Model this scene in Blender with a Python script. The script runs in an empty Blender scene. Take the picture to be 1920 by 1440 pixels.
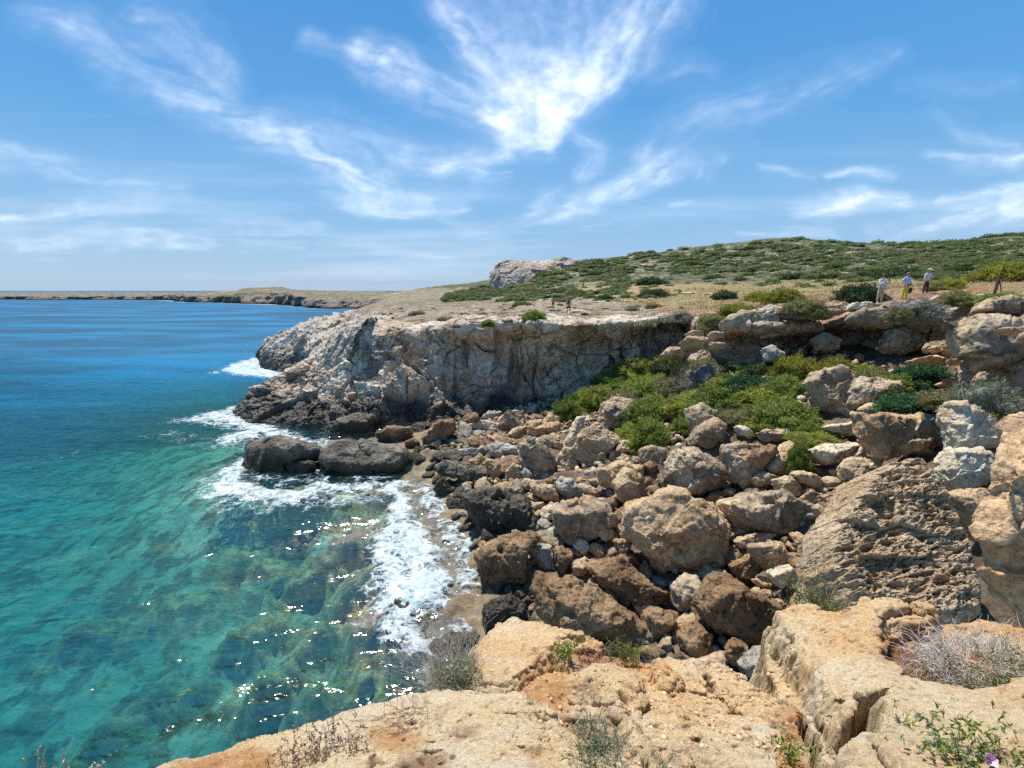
import bpy, math, random
import numpy as np
from mathutils import Vector, Matrix

SC = bpy.context.scene
COL = SC.collection
R = math.radians
rng = np.random.default_rng(7)
random.seed(7)

# ---------------------------------------------------------------- camera
FPX, EYE = 870.0, 12.0                       # focal length in px of the 1920 wide frame, eye height above the sea
PITCH = math.atan(175.0 / FPX)
cam = bpy.data.cameras.new("camera")
cam.sensor_width = 36.0
cam.lens = 36.0 * FPX / 1920.0
cam.clip_start = 0.05
cam.clip_end = 120000.0
camo = bpy.data.objects.new("camera", cam)
COL.objects.link(camo)
camo.location = (0, 0, EYE)
camo.rotation_euler = (math.pi / 2 - PITCH, 0, 0)
SC.camera = camo

# ---------------------------------------------------------------- world, sun, exposure
SUN_EL, SUN_AZ = 65.0, -32.0                   # azimuth clockwise from +Y (straight ahead)
world = bpy.data.worlds.new("World")
SC.world = world
world.use_nodes = True
wn = world.node_tree
bg = wn.nodes["Background"]
sky = wn.nodes.new("ShaderNodeTexSky")
sky.sky_type = 'NISHITA'
sky.sun_disc = False
sky.sun_elevation = R(SUN_EL)
sky.sun_rotation = R(SUN_AZ)
sky.altitude = 0
sky.air_density = 1.1
sky.dust_density = 0.4
sky.ozone_density = 3.5
# clearer, bluer air than the model's: tint by elevation, no yellow band at the horizon
_tc = wn.nodes.new("ShaderNodeTexCoord")
_sx = wn.nodes.new("ShaderNodeSeparateXYZ")
wn.links.new(_tc.outputs["Generated"], _sx.inputs[0])
_rp = wn.nodes.new("ShaderNodeValToRGB")
wn.links.new(_sx.outputs[2], _rp.inputs[0])
_stops = [(0.0, (4.4, 5.7, 7.4)), (0.06, (3.2, 5.3, 7.7)), (0.16, (2.0, 4.7, 7.9)), (0.30, (1.15, 3.8, 7.7)), (0.50, (0.70, 2.95, 7.0)), (1.0, (0.45, 1.9, 5.0))]
_cr = _rp.color_ramp
for _i, (_p0, _c0) in enumerate(_stops):
    _e = _cr.elements[_i] if _i < 2 else _cr.elements.new(_p0)
    _e.position = _p0
    _e.color = (*[v / 10 for v in _c0], 1)
_sc = wn.nodes.new("ShaderNodeVectorMath"); _sc.operation = 'SCALE'; _sc.inputs[3].default_value = 10
wn.links.new(_rp.outputs[0], _sc.inputs[0])
_mx = wn.nodes.new("ShaderNodeMix"); _mx.data_type = 'RGBA'; _mx.inputs[0].default_value = 0.92
wn.links.new(sky.outputs[0], _mx.inputs[6]); wn.links.new(_sc.outputs[0], _mx.inputs[7])
wn.links.new(_mx.outputs[2], bg.inputs[0])
bg.inputs[1].default_value = 0.08
sl = bpy.data.lights.new("sun", 'SUN')
sl.energy = 5.0
sl.angle = R(0.55)
sl.color = (1.0, 0.955, 0.88)
so = bpy.data.objects.new("sun", sl)
COL.objects.link(so)
sd = Vector((math.sin(R(SUN_AZ)) * math.cos(R(SUN_EL)), math.cos(R(SUN_AZ)) * math.cos(R(SUN_EL)), math.sin(R(SUN_EL))))
so.rotation_euler = sd.to_track_quat('Z', 'Y').to_euler()
so.location = (0, 0, 60)
SC.view_settings.view_transform = 'Standard'
SC.view_settings.look = 'None'
SC.view_settings.gamma = 1
SC.view_settings.exposure = 0.38
SC.cycles.max_bounces = 6
SC.cycles.diffuse_bounces = 3
SC.cycles.glossy_bounces = 2
SC.cycles.transparent_max_bounces = 12
SC.cycles.caustics_reflective = False
SC.cycles.caustics_refractive = False
SC.cycles.sample_clamp_indirect = 3
SC.cycles.use_denoising = False

# ---------------------------------------------------------------- numpy noise
_P = np.random.default_rng(11).permutation(256).astype(np.int64)
_P = np.concatenate([_P, _P, _P])
_G = np.random.default_rng(12).normal(size=(256, 3))
_G /= np.linalg.norm(_G, axis=1)[:, None]
_G = _G.astype(np.float32)
_V = np.random.default_rng(13).random((256, 4)).astype(np.float32)


def _h(i, j, k):
    return _P[_P[_P[i & 255] + (j & 255)] + (k & 255)]


def perlin(P):
    P = np.asarray(P, dtype=np.float32)
    I = np.floor(P).astype(np.int64)
    F = (P - I).astype(np.float32)
    u = F * F * F * (F * (F * 6 - 15) + 10)
    out = 0
    for a in (0, 1):
        wa = u[:, 0] if a else 1 - u[:, 0]
        for b in (0, 1):
            wb = wa * (u[:, 1] if b else 1 - u[:, 1])
            for c in (0, 1):
                w = wb * (u[:, 2] if c else 1 - u[:, 2])
                g = _G[_h(I[:, 0] + a, I[:, 1] + b, I[:, 2] + c)]
                out = out + w * (g[:, 0] * (F[:, 0] - a) + g[:, 1] * (F[:, 1] - b) + g[:, 2] * (F[:, 2] - c))
    return out * 1.6


def fbm(P, octv=5, gain=0.5, ridge=False):
    P = np.asarray(P, dtype=np.float32)
    s, a, t = 0, 1.0, 0
    for o in range(octv):
        n = perlin(P * (2.03 ** o) + 17.3 * o)
        if ridge:
            n = 1 - 2 * np.abs(n)
        s = s + a * n
        t += a
        a *= gain
    return s / t


def worley(P):
    """F1, F2 and a random value of the nearest cell"""
    P = np.asarray(P, dtype=np.float32)
    I = np.floor(P).astype(np.int64)
    F = (P - I).astype(np.float32)
    f1 = np.full(len(P), 9.0, np.float32); f2 = f1.copy(); cid = np.zeros((len(P), 4), np.float32)
    for a in (-1, 0, 1):
        for b in (-1, 0, 1):
            for c in (-1, 0, 1):
                r = _V[_h(I[:, 0] + a, I[:, 1] + b, I[:, 2] + c)]
                d = np.sqrt((a + r[:, 0] - F[:, 0]) ** 2 + (b + r[:, 1] - F[:, 1]) ** 2 + (c + r[:, 2] - F[:, 2]) ** 2)
                near = d < f1
                f2 = np.where(near, f1, np.minimum(f2, d))
                cid[near] = r[near]
                f1 = np.where(near, d, f1)
    return f1, f2, cid


_NRM = np.random.default_rng(14).normal(size=(256, 3)).astype(np.float32)
_NRM /= np.linalg.norm(_NRM, axis=1)[:, None]


def facets(P):
    """random flat cleavage planes: (height offset in cell units, distance to the cell border, cell random)"""
    P = np.asarray(P, dtype=np.float32)
    I = np.floor(P).astype(np.int64)
    F = (P - I).astype(np.float32)
    f1 = np.full(len(P), 9.0, np.float32); f2 = f1.copy()
    vec = np.zeros((len(P), 3), np.float32); hh = np.zeros(len(P), np.int64)
    for a in (-1, 0, 1):
        for b in (-1, 0, 1):
            for c in (-1, 0, 1):
                h = _h(I[:, 0] + a, I[:, 1] + b, I[:, 2] + c)
                r = _V[h]
                v = np.stack([F[:, 0] - a - r[:, 0], F[:, 1] - b - r[:, 1], F[:, 2] - c - r[:, 2]], 1)
                d = np.sqrt((v * v).sum(1))
                near = d < f1
                f2 = np.where(near, f1, np.minimum(f2, d))
                vec[near] = v[near]; hh[near] = h[near]
                f1 = np.where(near, d, f1)
    off = (vec * _NRM[hh]).sum(1)
    return off, f2 - f1, _V[hh, 3]


def sst(a, b, x):
    t = np.clip((x - a) / (b - a), 0, 1)
    return t * t * (3 - 2 * t)


# ---------------------------------------------------------------- picture geometry
CP, SP = math.cos(PITCH), math.sin(PITCH)


def pdir(px, py):
    """direction of pixel (1920 x 1440), scaled so that its y is 1"""
    a = (np.asarray(px, float) - 960) / FPX
    b = (720 - np.asarray(py, float)) / FPX
    den = CP + b * SP
    return a / den, (-SP + b * CP) / den            # x per metre of y, z per metre of y


def P3(px, py, Y):
    s, t = pdir(px, py)
    return np.stack([s * Y, np.broadcast_to(Y, np.shape(s)) * 1.0, EYE + t * Y], -1)


def atz(px, py, z):
    s, t = pdir(px, py)
    Y = (z - EYE) / t
    return np.stack([s * Y, Y, np.broadcast_to(z, np.shape(Y)) * 1.0], -1)


class RBF:
    """thin plate height field over (x / y, log y)"""
    def __init__(self, pts, smooth=1e-3):
        pts = np.array(pts, float)
        self.c = self.tr(pts[:, 0], pts[:, 1])
        n = len(pts)
        K = self.k(self.c, self.c) + np.eye(n) * smooth
        Pm = np.c_[np.ones(n), self.c]
        A = np.zeros((n + 3, n + 3)); A[:n, :n] = K; A[:n, n:] = Pm; A[n:, :n] = Pm.T
        self.w = np.linalg.solve(A, np.r_[pts[:, 2], 0, 0, 0])

    @staticmethod
    def tr(x, y):
        return np.c_[x / y, np.log(y)]

    @staticmethod
    def k(a, b):
        d2 = ((a[:, None, :] - b[None, :, :]) ** 2).sum(-1)
        return 0.5 * d2 * np.log(d2 + 1e-9)

    def __call__(self, x, y):
        sh = np.shape(x)
        q = self.tr(np.ravel(x), np.ravel(y))
        out = np.empty(len(q))
        for i in range(0, len(q), 40000):
            out[i:i + 40000] = self.k(q[i:i + 40000], self.c) @ self.w[:-3]
        out += self.w[-3] + q @ self.w[-2:]
        return out.reshape(sh)


def hit(f, px, py, y0=3.0, y1=320.0, n=500):
    """first crossing of a pixel's ray with the height field f"""
    s, t = pdir(px, py)
    Y = np.geomspace(y0, y1, n)
    d = (EYE + t * Y) - f(s * Y, Y)
    k = np.where(d < 0)[0]
    i = k[0] if len(k) else n - 1
    if i > 0 and len(k):
        a = d[i - 1] / (d[i - 1] - d[i]); y = Y[i - 1] + a * (Y[i] - Y[i - 1])
    else:
        y = Y[i]
    return np.array([s * y, y, EYE + t * y])


# ---------------------------------------------------------------- mesh helpers
def mesh_np(name, V, F, mats=(), smooth=True, attrs=None, midx=None):
    V = np.ascontiguousarray(V, np.float32); F = np.ascontiguousarray(F, np.int32)
    me = bpy.data.meshes.new(name)
    me.vertices.add(len(V)); me.vertices.foreach_set("co", V.ravel())
    k = F.shape[1]
    me.loops.add(F.size); me.loops.foreach_set("vertex_index", F.ravel())
    me.polygons.add(len(F))
    me.polygons.foreach_set("loop_start", np.arange(0, F.size, k, dtype=np.int32))
    me.polygons.foreach_set("loop_total", np.full(len(F), k, np.int32))
    if smooth:
        me.polygons.foreach_set("use_smooth", np.ones(len(F), bool))
    for m in mats:
        me.materials.append(m)
    if midx is not None:
        me.polygons.foreach_set("material_index", np.ascontiguousarray(midx, np.int32))
    for k_, v in (attrs or {}).items():
        at = me.attributes.new(k_, 'FLOAT', 'POINT')
        at.data.foreach_set("value", np.ascontiguousarray(v, np.float32))
    me.update(calc_edges=True)
    return me


def link(name, me, parent=None, label=None, cat=None, group=None, kind=None, loc=None):
    o = bpy.data.objects.new(name, me)
    COL.objects.link(o)
    if parent is not None:
        o.parent = parent
    if label: o["label"] = label
    if cat: o["category"] = cat
    if group: o["group"] = group
    if kind: o["kind"] = kind
    if loc is not None: o.location = loc
    return o


def gridF(nu, nv):
    i = np.arange(nu * nv).reshape(nv, nu)
    return np.stack([i[:-1, :-1], i[:-1, 1:], i[1:, 1:], i[1:, :-1]], -1).reshape(-1, 4)


def grid_normals(V, nu, nv):
    G = V.reshape(nv, nu, 3)
    N = np.cross(np.gradient(G, axis=1), np.gradient(G, axis=0)).reshape(-1, 3)
    return N / (np.linalg.norm(N, axis=1)[:, None] + 1e-9)


def catmull(C, t, axis=0):
    """C control array along axis 0, t in [0, n-1]"""
    C = np.moveaxis(C, axis, 0)
    n = len(C)
    i = np.clip(np.floor(t).astype(int), 0, n - 2); f = t - i
    def g(k):
        return C[np.clip(k, 0, n - 1)]
    f = f.reshape((-1,) + (1,) * (C.ndim - 1))
    a, b, c, d = g(i - 1), g(i), g(i + 1), g(i + 2)
    out = 0.5 * ((2 * b) + (-a + c) * f + (2 * a - 5 * b + 4 * c - d) * f * f + (-a + 3 * b - 3 * c + d) * f ** 3)
    return np.moveaxis(out, 0, axis)


def seg_dist(X, Y, poly, closed=True):
    P = np.array(poly, float)
    n = len(P)
    best = np.full(X.shape, 1e9)
    for i in range(n if closed else n - 1):
        a, b = P[i], P[(i + 1) % n]
        d = b - a
        t = np.clip(((X - a[0]) * d[0] + (Y - a[1]) * d[1]) / (d @ d + 1e-12), 0, 1)
        best = np.minimum(best, np.hypot(X - a[0] - t * d[0], Y - a[1] - t * d[1]))
    return best


def sdf(X, Y, poly):
    """signed distance, positive inside"""
    P = np.array(poly, float)
    ins = np.zeros(X.shape, bool)
    n = len(P)
    for i in range(n):
        a, b = P[i], P[(i + 1) % n]
        c = (a[1] > Y) != (b[1] > Y)
        if abs(b[1] - a[1]) > 1e-12:
            ins ^= c & (X < (b[0] - a[0]) * (Y - a[1]) / (b[1] - a[1]) + a[0])
    d = seg_dist(X, Y, poly)
    return np.where(ins, d, -d)


# ---------------------------------------------------------------- node helpers
class NT:
    def __init__(self, name):
        self.m = bpy.data.materials.new(name)
        self.m.use_nodes = True
        self.t = self.m.node_tree
        self.b = self.t.nodes["Principled BSDF"]
        self.b.inputs["Specular IOR Level"].default_value = 0.25
        self.out = self.t.nodes["Material Output"]

    def n(self, ty, ins=None, **kw):
        nd = self.t.nodes.new("ShaderNode" + ty)
        for k, v in kw.items():
            setattr(nd, k, v)
        for k, v in (ins or {}).items():
            self.set(nd.inputs[k], v)
        return nd

    def set(self, sock, v):
        if isinstance(v, bpy.types.NodeSocket):
            self.t.links.new(v, sock)
        else:
            if sock.type == 'RGBA' and len(v) == 3:
                v = (*v, 1)
            sock.default_value = v

    def pos(self, scale=(1, 1, 1), rot=(0, 0, 0), src='Position'):
        if src == 'Position':
            s = self.n("NewGeometry").outputs["Position"]
        else:
            s = self.n("TexCoord").outputs[src]
        mp = self.n("Mapping", {"Vector": s, "Scale": scale, "Rotation": rot})
        return mp.outputs[0]

    def noise(self, vec, scale, detail=4, rough=0.55, dist=0.0):
        return self.n("TexNoise", {"Vector": vec, "Scale": scale, "Detail": detail, "Roughness": rough, "Distortion": dist}).outputs[0]

    def vor(self, vec, scale, feature='F1', rand=1.0):
        nd = self.n("TexVoronoi", feature=feature)
        self.set(nd.inputs["Vector"], vec); self.set(nd.inputs["Scale"], scale)
        self.set(nd.inputs["Randomness"], rand)
        return nd.outputs["Distance"]

    def ramp(self, fac, stops, interp='LINEAR'):
        nd = self.n("ValToRGB", {"Fac": fac})
        cr = nd.color_ramp
        cr.interpolation = interp
        while len(cr.elements) > 1:
            cr.elements.remove(cr.elements[-1])
        for i, (p, c) in enumerate(stops):
            e = cr.elements[0] if i == 0 else cr.elements.new(p)
            e.position = p
            e.color = (*c, 1) if len(c) == 3 else c
        return nd.outputs[0]

    def mr(self, v, a, b, c=0.0, d=1.0, smooth=True):
        nd = self.n("MapRange", {"Value": v, "From Min": a, "From Max": b, "To Min": c, "To Max": d})
        nd.interpolation_type = 'SMOOTHSTEP' if smooth else 'LINEAR'
        return nd.outputs[0]

    def math(self, op, a, b=0.0, clamp=False):
        nd = self.n("Math", operation=op, use_clamp=clamp)
        self.set(nd.inputs[0], a); self.set(nd.inputs[1], b)
        return nd.outputs[0]

    def mix(self, f, a, b, mode='MIX'):
        nd = self.n("Mix", data_type='RGBA', blend_type=mode)
        self.set(nd.inputs[0], f); self.set(nd.inputs[6], a); self.set(nd.inputs[7], b)
        return nd.outputs[2]

    def vscale(self, col, f):
        nd = self.n("VectorMath", operation='SCALE')
        self.set(nd.inputs[0], col); self.set(nd.inputs[3], f)
        return nd.outputs[0]

    def attr(self, name):
        return self.n("Attribute", attribute_name=name).outputs["Fac"]

    def posz(self):
        return self.n("SeparateXYZ", {0: self.n("NewGeometry").outputs["Position"]}).outputs[2]

    def bump(self, h, dist, strength=1.0, nrm=None):
        nd = self.n("Bump", {"Height": h, "Distance": dist, "Strength": strength})
        if nrm is not None:
            self.set(nd.inputs["Normal"], nrm)
        return nd.outputs[0]


def rock_mat(name, cols, sc=1.0, grey=(0.30, 0.29, 0.28), greyamt=0.45, stain=(0.07, 0.055, 0.045), stainamt=0.4,
             bump=0.06, pits=0.0, cracks=0.3, wet=True, lichen=0.0, streak=0.0, extra=None, wetz=1.1, micro=0.012):
    """weathered limestone; sc = metres of the main colour patches"""
    q = NT(name)
    grey = (grey[0] * 1.12, grey[1] * 1.02, grey[2] * 0.86)
    p = q.pos()
    big = q.noise(p, 0.55 / sc, 5, 0.6, 0.4)
    col = q.ramp(big, [(0.30, cols[0]), (0.47, cols[1]), (0.62, cols[2])])
    if extra:
        col = extra(q, p, col)
    g = q.mr(q.noise(q.pos(rot=(0.5, 0.9, 0.3)), 0.9 / sc, 6, 0.65), 0.50 - 0.08 * greyamt, 0.64 - 0.1 * greyamt)
    col = q.mix(q.math('MULTIPLY', g, min(1.0, greyamt * 1.6)), col, grey)
    fine = q.noise(p, 7.0 / sc, 9, 0.72)
    col = q.mix(q.mr(fine, 0.35, 0.62, 0.0, 1.0), q.vscale(col, 0.66), q.vscale(col, 1.18))
    if streak:
        sp = q.pos(scale=(1.0, 1.0, 0.16))
        st = q.noise(sp, 0.9 / sc, 6, 0.65, 0.3)
        col = q.mix(q.math('MULTIPLY', q.mr(st, 0.50, 0.64), streak), col, stain)
    st = q.noise(q.pos(rot=(0.2, 0.1, 1.3)), 2.1 / sc, 7, 0.7)
    col = q.mix(q.math('MULTIPLY', q.mr(st, 0.56, 0.70), stainamt), col, stain)
    wv = q.n("VectorMath", {0: p}, operation='ADD')
    wn_ = q.n("TexNoise", {"Vector": p, "Scale": 1.6 / sc, "Detail": 4})
    q.set(wv.inputs[1], q.vscale(wn_.outputs[1], 0.7 * sc))
    cr = q.vor(wv.outputs[0], 0.75 / sc, 'DISTANCE_TO_EDGE')
    crk = q.mr(cr, 0.0, 0.035, 1.0, 0.0)
    gate = q.mr(q.noise(p, 0.8 / sc, 2), 0.45, 0.6)
    crk = q.math('MULTIPLY', crk, q.math('MULTIPLY', gate, cracks))
    col = q.mix(crk, col, q.vscale(stain, 0.6) if not isinstance(stain, tuple) else tuple(c * 0.6 for c in stain))
    h = q.noise(q.pos(), 2.2 / sc, 12, 0.62)
    h2 = q.math('SUBTRACT', h, q.math('MULTIPLY', crk, 0.25))
    if pits:
        pv = q.vor(wv.outputs[0], 5.5 / sc, 'SMOOTH_F1')
        pg = q.mr(q.noise(p, 1.4 / sc, 3), 0.42, 0.58)
        pt = q.math('MULTIPLY', q.mr(pv, 0.05, 0.42, 1.0, 0.0), pg)
        h2 = q.math('SUBTRACT', h2, q.math('MULTIPLY', pt, pits * 0.4))
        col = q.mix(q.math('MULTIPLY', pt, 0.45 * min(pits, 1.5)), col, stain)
    if lichen:
        ln = q.noise(q.pos(rot=(1, 0.4, 0.1)), 1.1 / sc, 5, 0.6)
        col = q.mix(q.math('MULTIPLY', q.mr(ln, 0.63, 0.68), lichen), col, (0.42, 0.20, 0.03))
    if wet:
        z = q.math('ADD', q.posz(), q.math('MULTIPLY', q.math('SUBTRACT', q.noise(p, 0.7, 5), 0.5), 3.0))
        w = q.mr(z, wetz - 0.8, wetz + 0.8, 1.0, 0.0)
        col = q.mix(q.math('MULTIPLY', w, 0.88), col, q.mix(fine, (0.012, 0.011, 0.010), (0.07, 0.06, 0.05)))
        q.set(q.b.inputs["Roughness"], q.mr(w, 0.0, 1.0, 0.95, 0.5))
    else:
        q.b.inputs["Roughness"].default_value = 0.95
    n1 = q.bump(h2, bump * 3.8 * sc, 1.0)
    mic = q.noise(q.pos(), 26 / sc, 8, 0.7)
    n2 = q.bump(mic, micro * 2, 0.9, n1)
    q.set(q.b.inputs["Normal"], n2)
    q.set(q.b.inputs["Base Color"], col)
    return q.m
# ================================================================ HEIGHT FIELDS
def cp(px, py, z):
    return tuple(atz(px, py, z))


def cy(px, py, Y):
    return tuple(P3(px, py, Y))


# cove floor: sea bed, talus slope
cove_pts = [cp(*a) for a in [
    (780, 890, -.1), (830, 935, 0.0), (890, 1000, .1), (905, 1080, .1), (900, 1170, .1), (700, 895, -.3), (600, 880, -.5), (470, 890, -.6),
    (800, 1000, -.35), (840, 1100, -.3), (780, 1180, -.5), (760, 950, -.5), (840, 1200, -.3), (820, 1260, -.8), (900, 1190, .1), (940, 1250, .1),
    (820, 860, .3), (900, 900, .8), (950, 820, .9), (900, 790, .6), (1000, 775, 1.2), (1080, 755, 2.0), (1150, 740, 2.8), (1200, 700, 4.3),
    (1260, 680, 5.2), (1100, 850, 1.9), (1000, 900, 1.0), (1200, 900, 2.4), (1100, 980, 1.4), (1250, 1000, 2.0), (1100, 1150, .5),
    (1000, 1100, .4), (1000, 1190, .1), (1300, 1200, .9), (1300, 1080, 1.8), (1500, 1120, 2.8), (1450, 800, 5.0), (1350, 860, 3.8), (1400, 730, 6.0),
    (1400, 700, 6.5), (1600, 705, 7.1), (1600, 850, 5.3), (1400, 960, 3.2), (1550, 960, 4.2), (1700, 900, 5.6), (1850, 790, 7.8), (1900, 730, 8.5),
    (1700, 1100, 4.0), (2000, 900, 7.0), (1850, 1000, 6.0), (2400, 850, 8.5), (1750, 750, 7.0), (1200, 1400, .8), (1000, 1400, -.5), (1500, 1400, 1.8), (1900, 1400, 4.0),
    (2300, 1400, 5.0), (700, 960, -1.3), (600, 1050, -2.6), (500, 1200, -3.6), (300, 1300, -4.6), (0, 1200, -6), (200, 950, -7), (0, 800, -10),
    (420, 850, -5), (450, 720, -8), (0, 650, -15), (300, 620, -15), (0, 1440, -5.5), (640, 1440, -3), (-400, 1440, -6), (-400, 900, -10),
    (640, 1180, -2.6), (700, 1300, -2.2), (-300, 580, -16), (500, 590, -16), (1100, 700, -2), (900, 700, -4), (700, 740, -5), (1350, 640, 5.5)]]
cove_rbf = RBF(cove_pts)

MOUNDS = [  # submerged rocks: px, py, half length, half width, height, angle (deg, world)
    (630, 1035, 3.4, 1.1, 2.3, 22), (665, 1090, 2.0, 1.0, 1.7, 30), (470, 1120, 1.7, 1.0, 1.8, 10), (445, 1010, 2.2, .8, 1.3, -10),
    (690, 1195, 1.35, 1.1, 2.1, 60), (500, 1215, 1.4, .85, 1.8, 35), (570, 1160, 1.5, .8, 1.6, 30), (560, 1260, 1.0, .7, 1.7, 50), (430, 1390, 1.5, .9, 1.8, 30),
    (80, 1320, 1.2, .8, 1.5, 0), (300, 1180, 1.6, .9, 1.5, 10), (180, 1230, 1.3, .6, 1.2, 25), (560, 955, 2.6, 1.0, 1.6, 15), (680, 950, 2.0, 1.0, .9, 20),
    (330, 1060, 2.2, 1.0, 1.4, 0), (140, 1080, 2.6, 1.0, 1.6, 10), (760, 1250, .9, .6, 1.5, 40), (250, 1400, 1.1, .6, 1.0, 40), (520, 1330, 0.9, 0.6, 1.2, 30),
    (500, 905, 2.2, .8, 0.55, 10), (690, 910, 2.0, .5, .3, 0), (810, 1010, 1.5, .7, .15, 60), (850, 1190, 1.0, .5, .35, 60)]


def mound(x, y):
    m = np.zeros(np.shape(x)); r = np.zeros(np.shape(x))
    P0 = np.stack([np.ravel(x), np.ravel(y), np.zeros(np.size(x))], 1)
    wob = (fbm(P0 * 0.9, 5, 0.6) * 0.7).reshape(np.shape(x))
    for px, py, a, b, h, an in MOUNDS:
        h = h * 1.05
        c = atz(px, py, -1.0)
        ca, sa = math.cos(R(an)), math.sin(R(an))
        u = ((x - c[0]) * ca + (y - c[1]) * sa) / a
        v = (-(x - c[0]) * sa + (y - c[1]) * ca) / b
        d = np.sqrt(u * u + v * v) + wob
        k = sst(1.45, 0.15, d)
        m = np.maximum(m, k * h); r = np.maximum(r, sst(1.3, .95, d))
    return m, r


def cove_z(x, y):
    z = cove_rbf(x, y)
    return z


# land above the cliffs and the hill
land_pts = [cy(*a) for a in [
    (650, 608, 50), (700, 603, 49), (760, 606, 48), (830, 600, 48), (940, 592, 47), (1010, 592, 46.5), (1061, 596, 46.5), (1150, 594, 47.5), (1250, 590, 48),
    (1320, 590, 44), (1400, 590, 34), (1500, 583, 33), (1600, 572, 31.5), (1650, 568, 30), (1740, 568, 30), (1860, 556, 23.5), (1920, 553, 20), (2100, 550, 18),
    (720, 583, 100), (760, 579, 110), (800, 575, 120), (850, 564, 150), (1066, 588, 51), (900, 585, 60), (750, 592, 60), (700, 592, 64), (800, 578, 90), (850, 563, 140), (900, 553, 180), (1000, 562, 90), (1100, 552, 90),
    (1300, 562, 60), (1300, 541, 90), (1500, 548, 60), (1500, 526, 90), (1450, 570, 42), (1700, 556, 34), (1800, 552, 30), (1745, 545, 36), (1900, 533, 42), (1900, 508, 80), (2200, 530, 42),
    (925, 548, 190), (1000, 504, 206), (1100, 490, 212), (1250, 472, 222), (1500, 446, 232), (1600, 455, 232), (1700, 458, 232), (1920, 440, 222), (2300, 432, 222),
    (1100, 522, 168), (1300, 506, 168), (1500, 494, 160), (1700, 484, 160), (1920, 474, 140), (1300, 526, 130), (1600, 518, 110), (2300, 490, 140),
    (820, 556, 230), (700, 560, 330), (880, 554, 300)]]
land_pts += [(*P3(px, 545, Y)[:2], z) for px, Y, z in [
    (690, 80, 7.9), (730, 80, 8.3), (800, 80, 8.7), (870, 80, 9.1), (950, 80, 9.7), (760, 65, 8.8), (850, 65, 9.1), (900, 100, 9.6), (760, 200, 6.5), (850, 200, 8.6), (720, 260, 4.0), (560, 95, -5), (620, 125, -5), (590, 80, -2), (640, 200, -5), (640, 320, -3), (520, 75, -6), (560, 60, -5), (500, 60, -6), (300, 80, -10), (300, 200, -12), (690, 110, 7.4), (670, 95, 7.2), (720, 160, 7.5),
    (640, 80, 7.3), (620, 70, 6.5), (600, 52, 3),
    (925, 300, 8), (1000, 320, 25), (1500, 330, 33), (1920, 330, 38), (2300, 330, 38), (800, 300, 8), (300, 340, -5)]]
land_rbf = RBF(land_pts)


def land_z(x, y):
    return land_rbf(x, y)


def land_detail(x, y):
    """rolling ledges and rubble, metres"""
    P0 = np.c_[np.ravel(x), np.ravel(y), np.zeros(np.size(x))]
    Y = np.ravel(y)
    big = fbm(P0 / 22.0, 4) * 1.5 * sst(60, 150, Y) * sst(11.5, 16, np.ravel(land_rbf(x, y)))
    med = fbm(P0 / 5.0 + 5, 4)
    terr = fbm(P0 / 3.0 * [1, 2.2, 1] + 9, 4)
    terr = np.floor(terr * 4) / 4 + 0.25 * sst(0.2, 0.8, (terr * 4) % 1)
    fine = fbm(P0 / 0.7 + 3, 4)
    z = big + med * 0.25 + terr * 0.38 + fine * 0.07
    return z.reshape(np.shape(x))


# ================================================================ FOREGROUND LEDGE
ledge_pts = [cp(*a) for a in [
    (300, 1440, 10.15), (640, 1335, 10.1), (540, 1375, 10.12), (760, 1300, 10.1), (870, 1270, 10.05), (930, 1185, 9.9), (1000, 1182, 9.88), (1100, 1200, 9.9), (1200, 1225, 9.85), (1260, 1300, 10.0),
    (960, 1440, 10.45), (700, 1440, 10.35), (1300, 1235, 9.9), (1400, 1250, 9.9), (1470, 1300, 9.95), (1200, 1440, 10.4), (1450, 1440, 10.35), (1100, 1340, 10.2), (1350, 1350, 10.15),
    (1560, 1440, 10.5), (1500, 1180, 10.15), (1600, 1160, 10.25), (1750, 1165, 10.3), (1900, 1175, 10.35), (1700, 1300, 10.4), (1900, 1330, 10.5), (1900, 1440, 10.62), (2200, 1300, 10.6), (1600, 1300, 10.35),
    (2400, 1500, 10.7), (3200, 1300, 10.9), (4200, 1350, 11.1), (4200, 1700, 11.2), (2200, 1180, 10.5), (900, 1700, 10.7), (1600, 1700, 10.8), (200, 1700, 10.4), (-100, 1500, 10.1), (2300, 1700, 10.9)]]
ledge_rbf = RBF(ledge_pts, 1e-2)
EDGE = [(-400, 1660), (60, 1520), (305, 1444), (425, 1418), (540, 1381), (640, 1336), (700, 1332), (745, 1312), (800, 1290), (860, 1262), (880, 1225), (915, 1196), (935, 1181), (960, 1172), (1000, 1181), (1030, 1176), (1060, 1182),
        (1110, 1203), (1150, 1222), (1200, 1242), (1235, 1236), (1262, 1222), (1300, 1234), (1340, 1234), (1365, 1250), (1400, 1262), (1425, 1282), (1462, 1298), (1452, 1240), (1436, 1180), (1470, 1174), (1500, 1165), (1560, 1156), (1640, 1162),
        (1720, 1160), (1860, 1168), (1930, 1180), (2050, 1190), (2600, 1190), (4800, 1250), (4800, 2000), (-400, 2000)]
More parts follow.
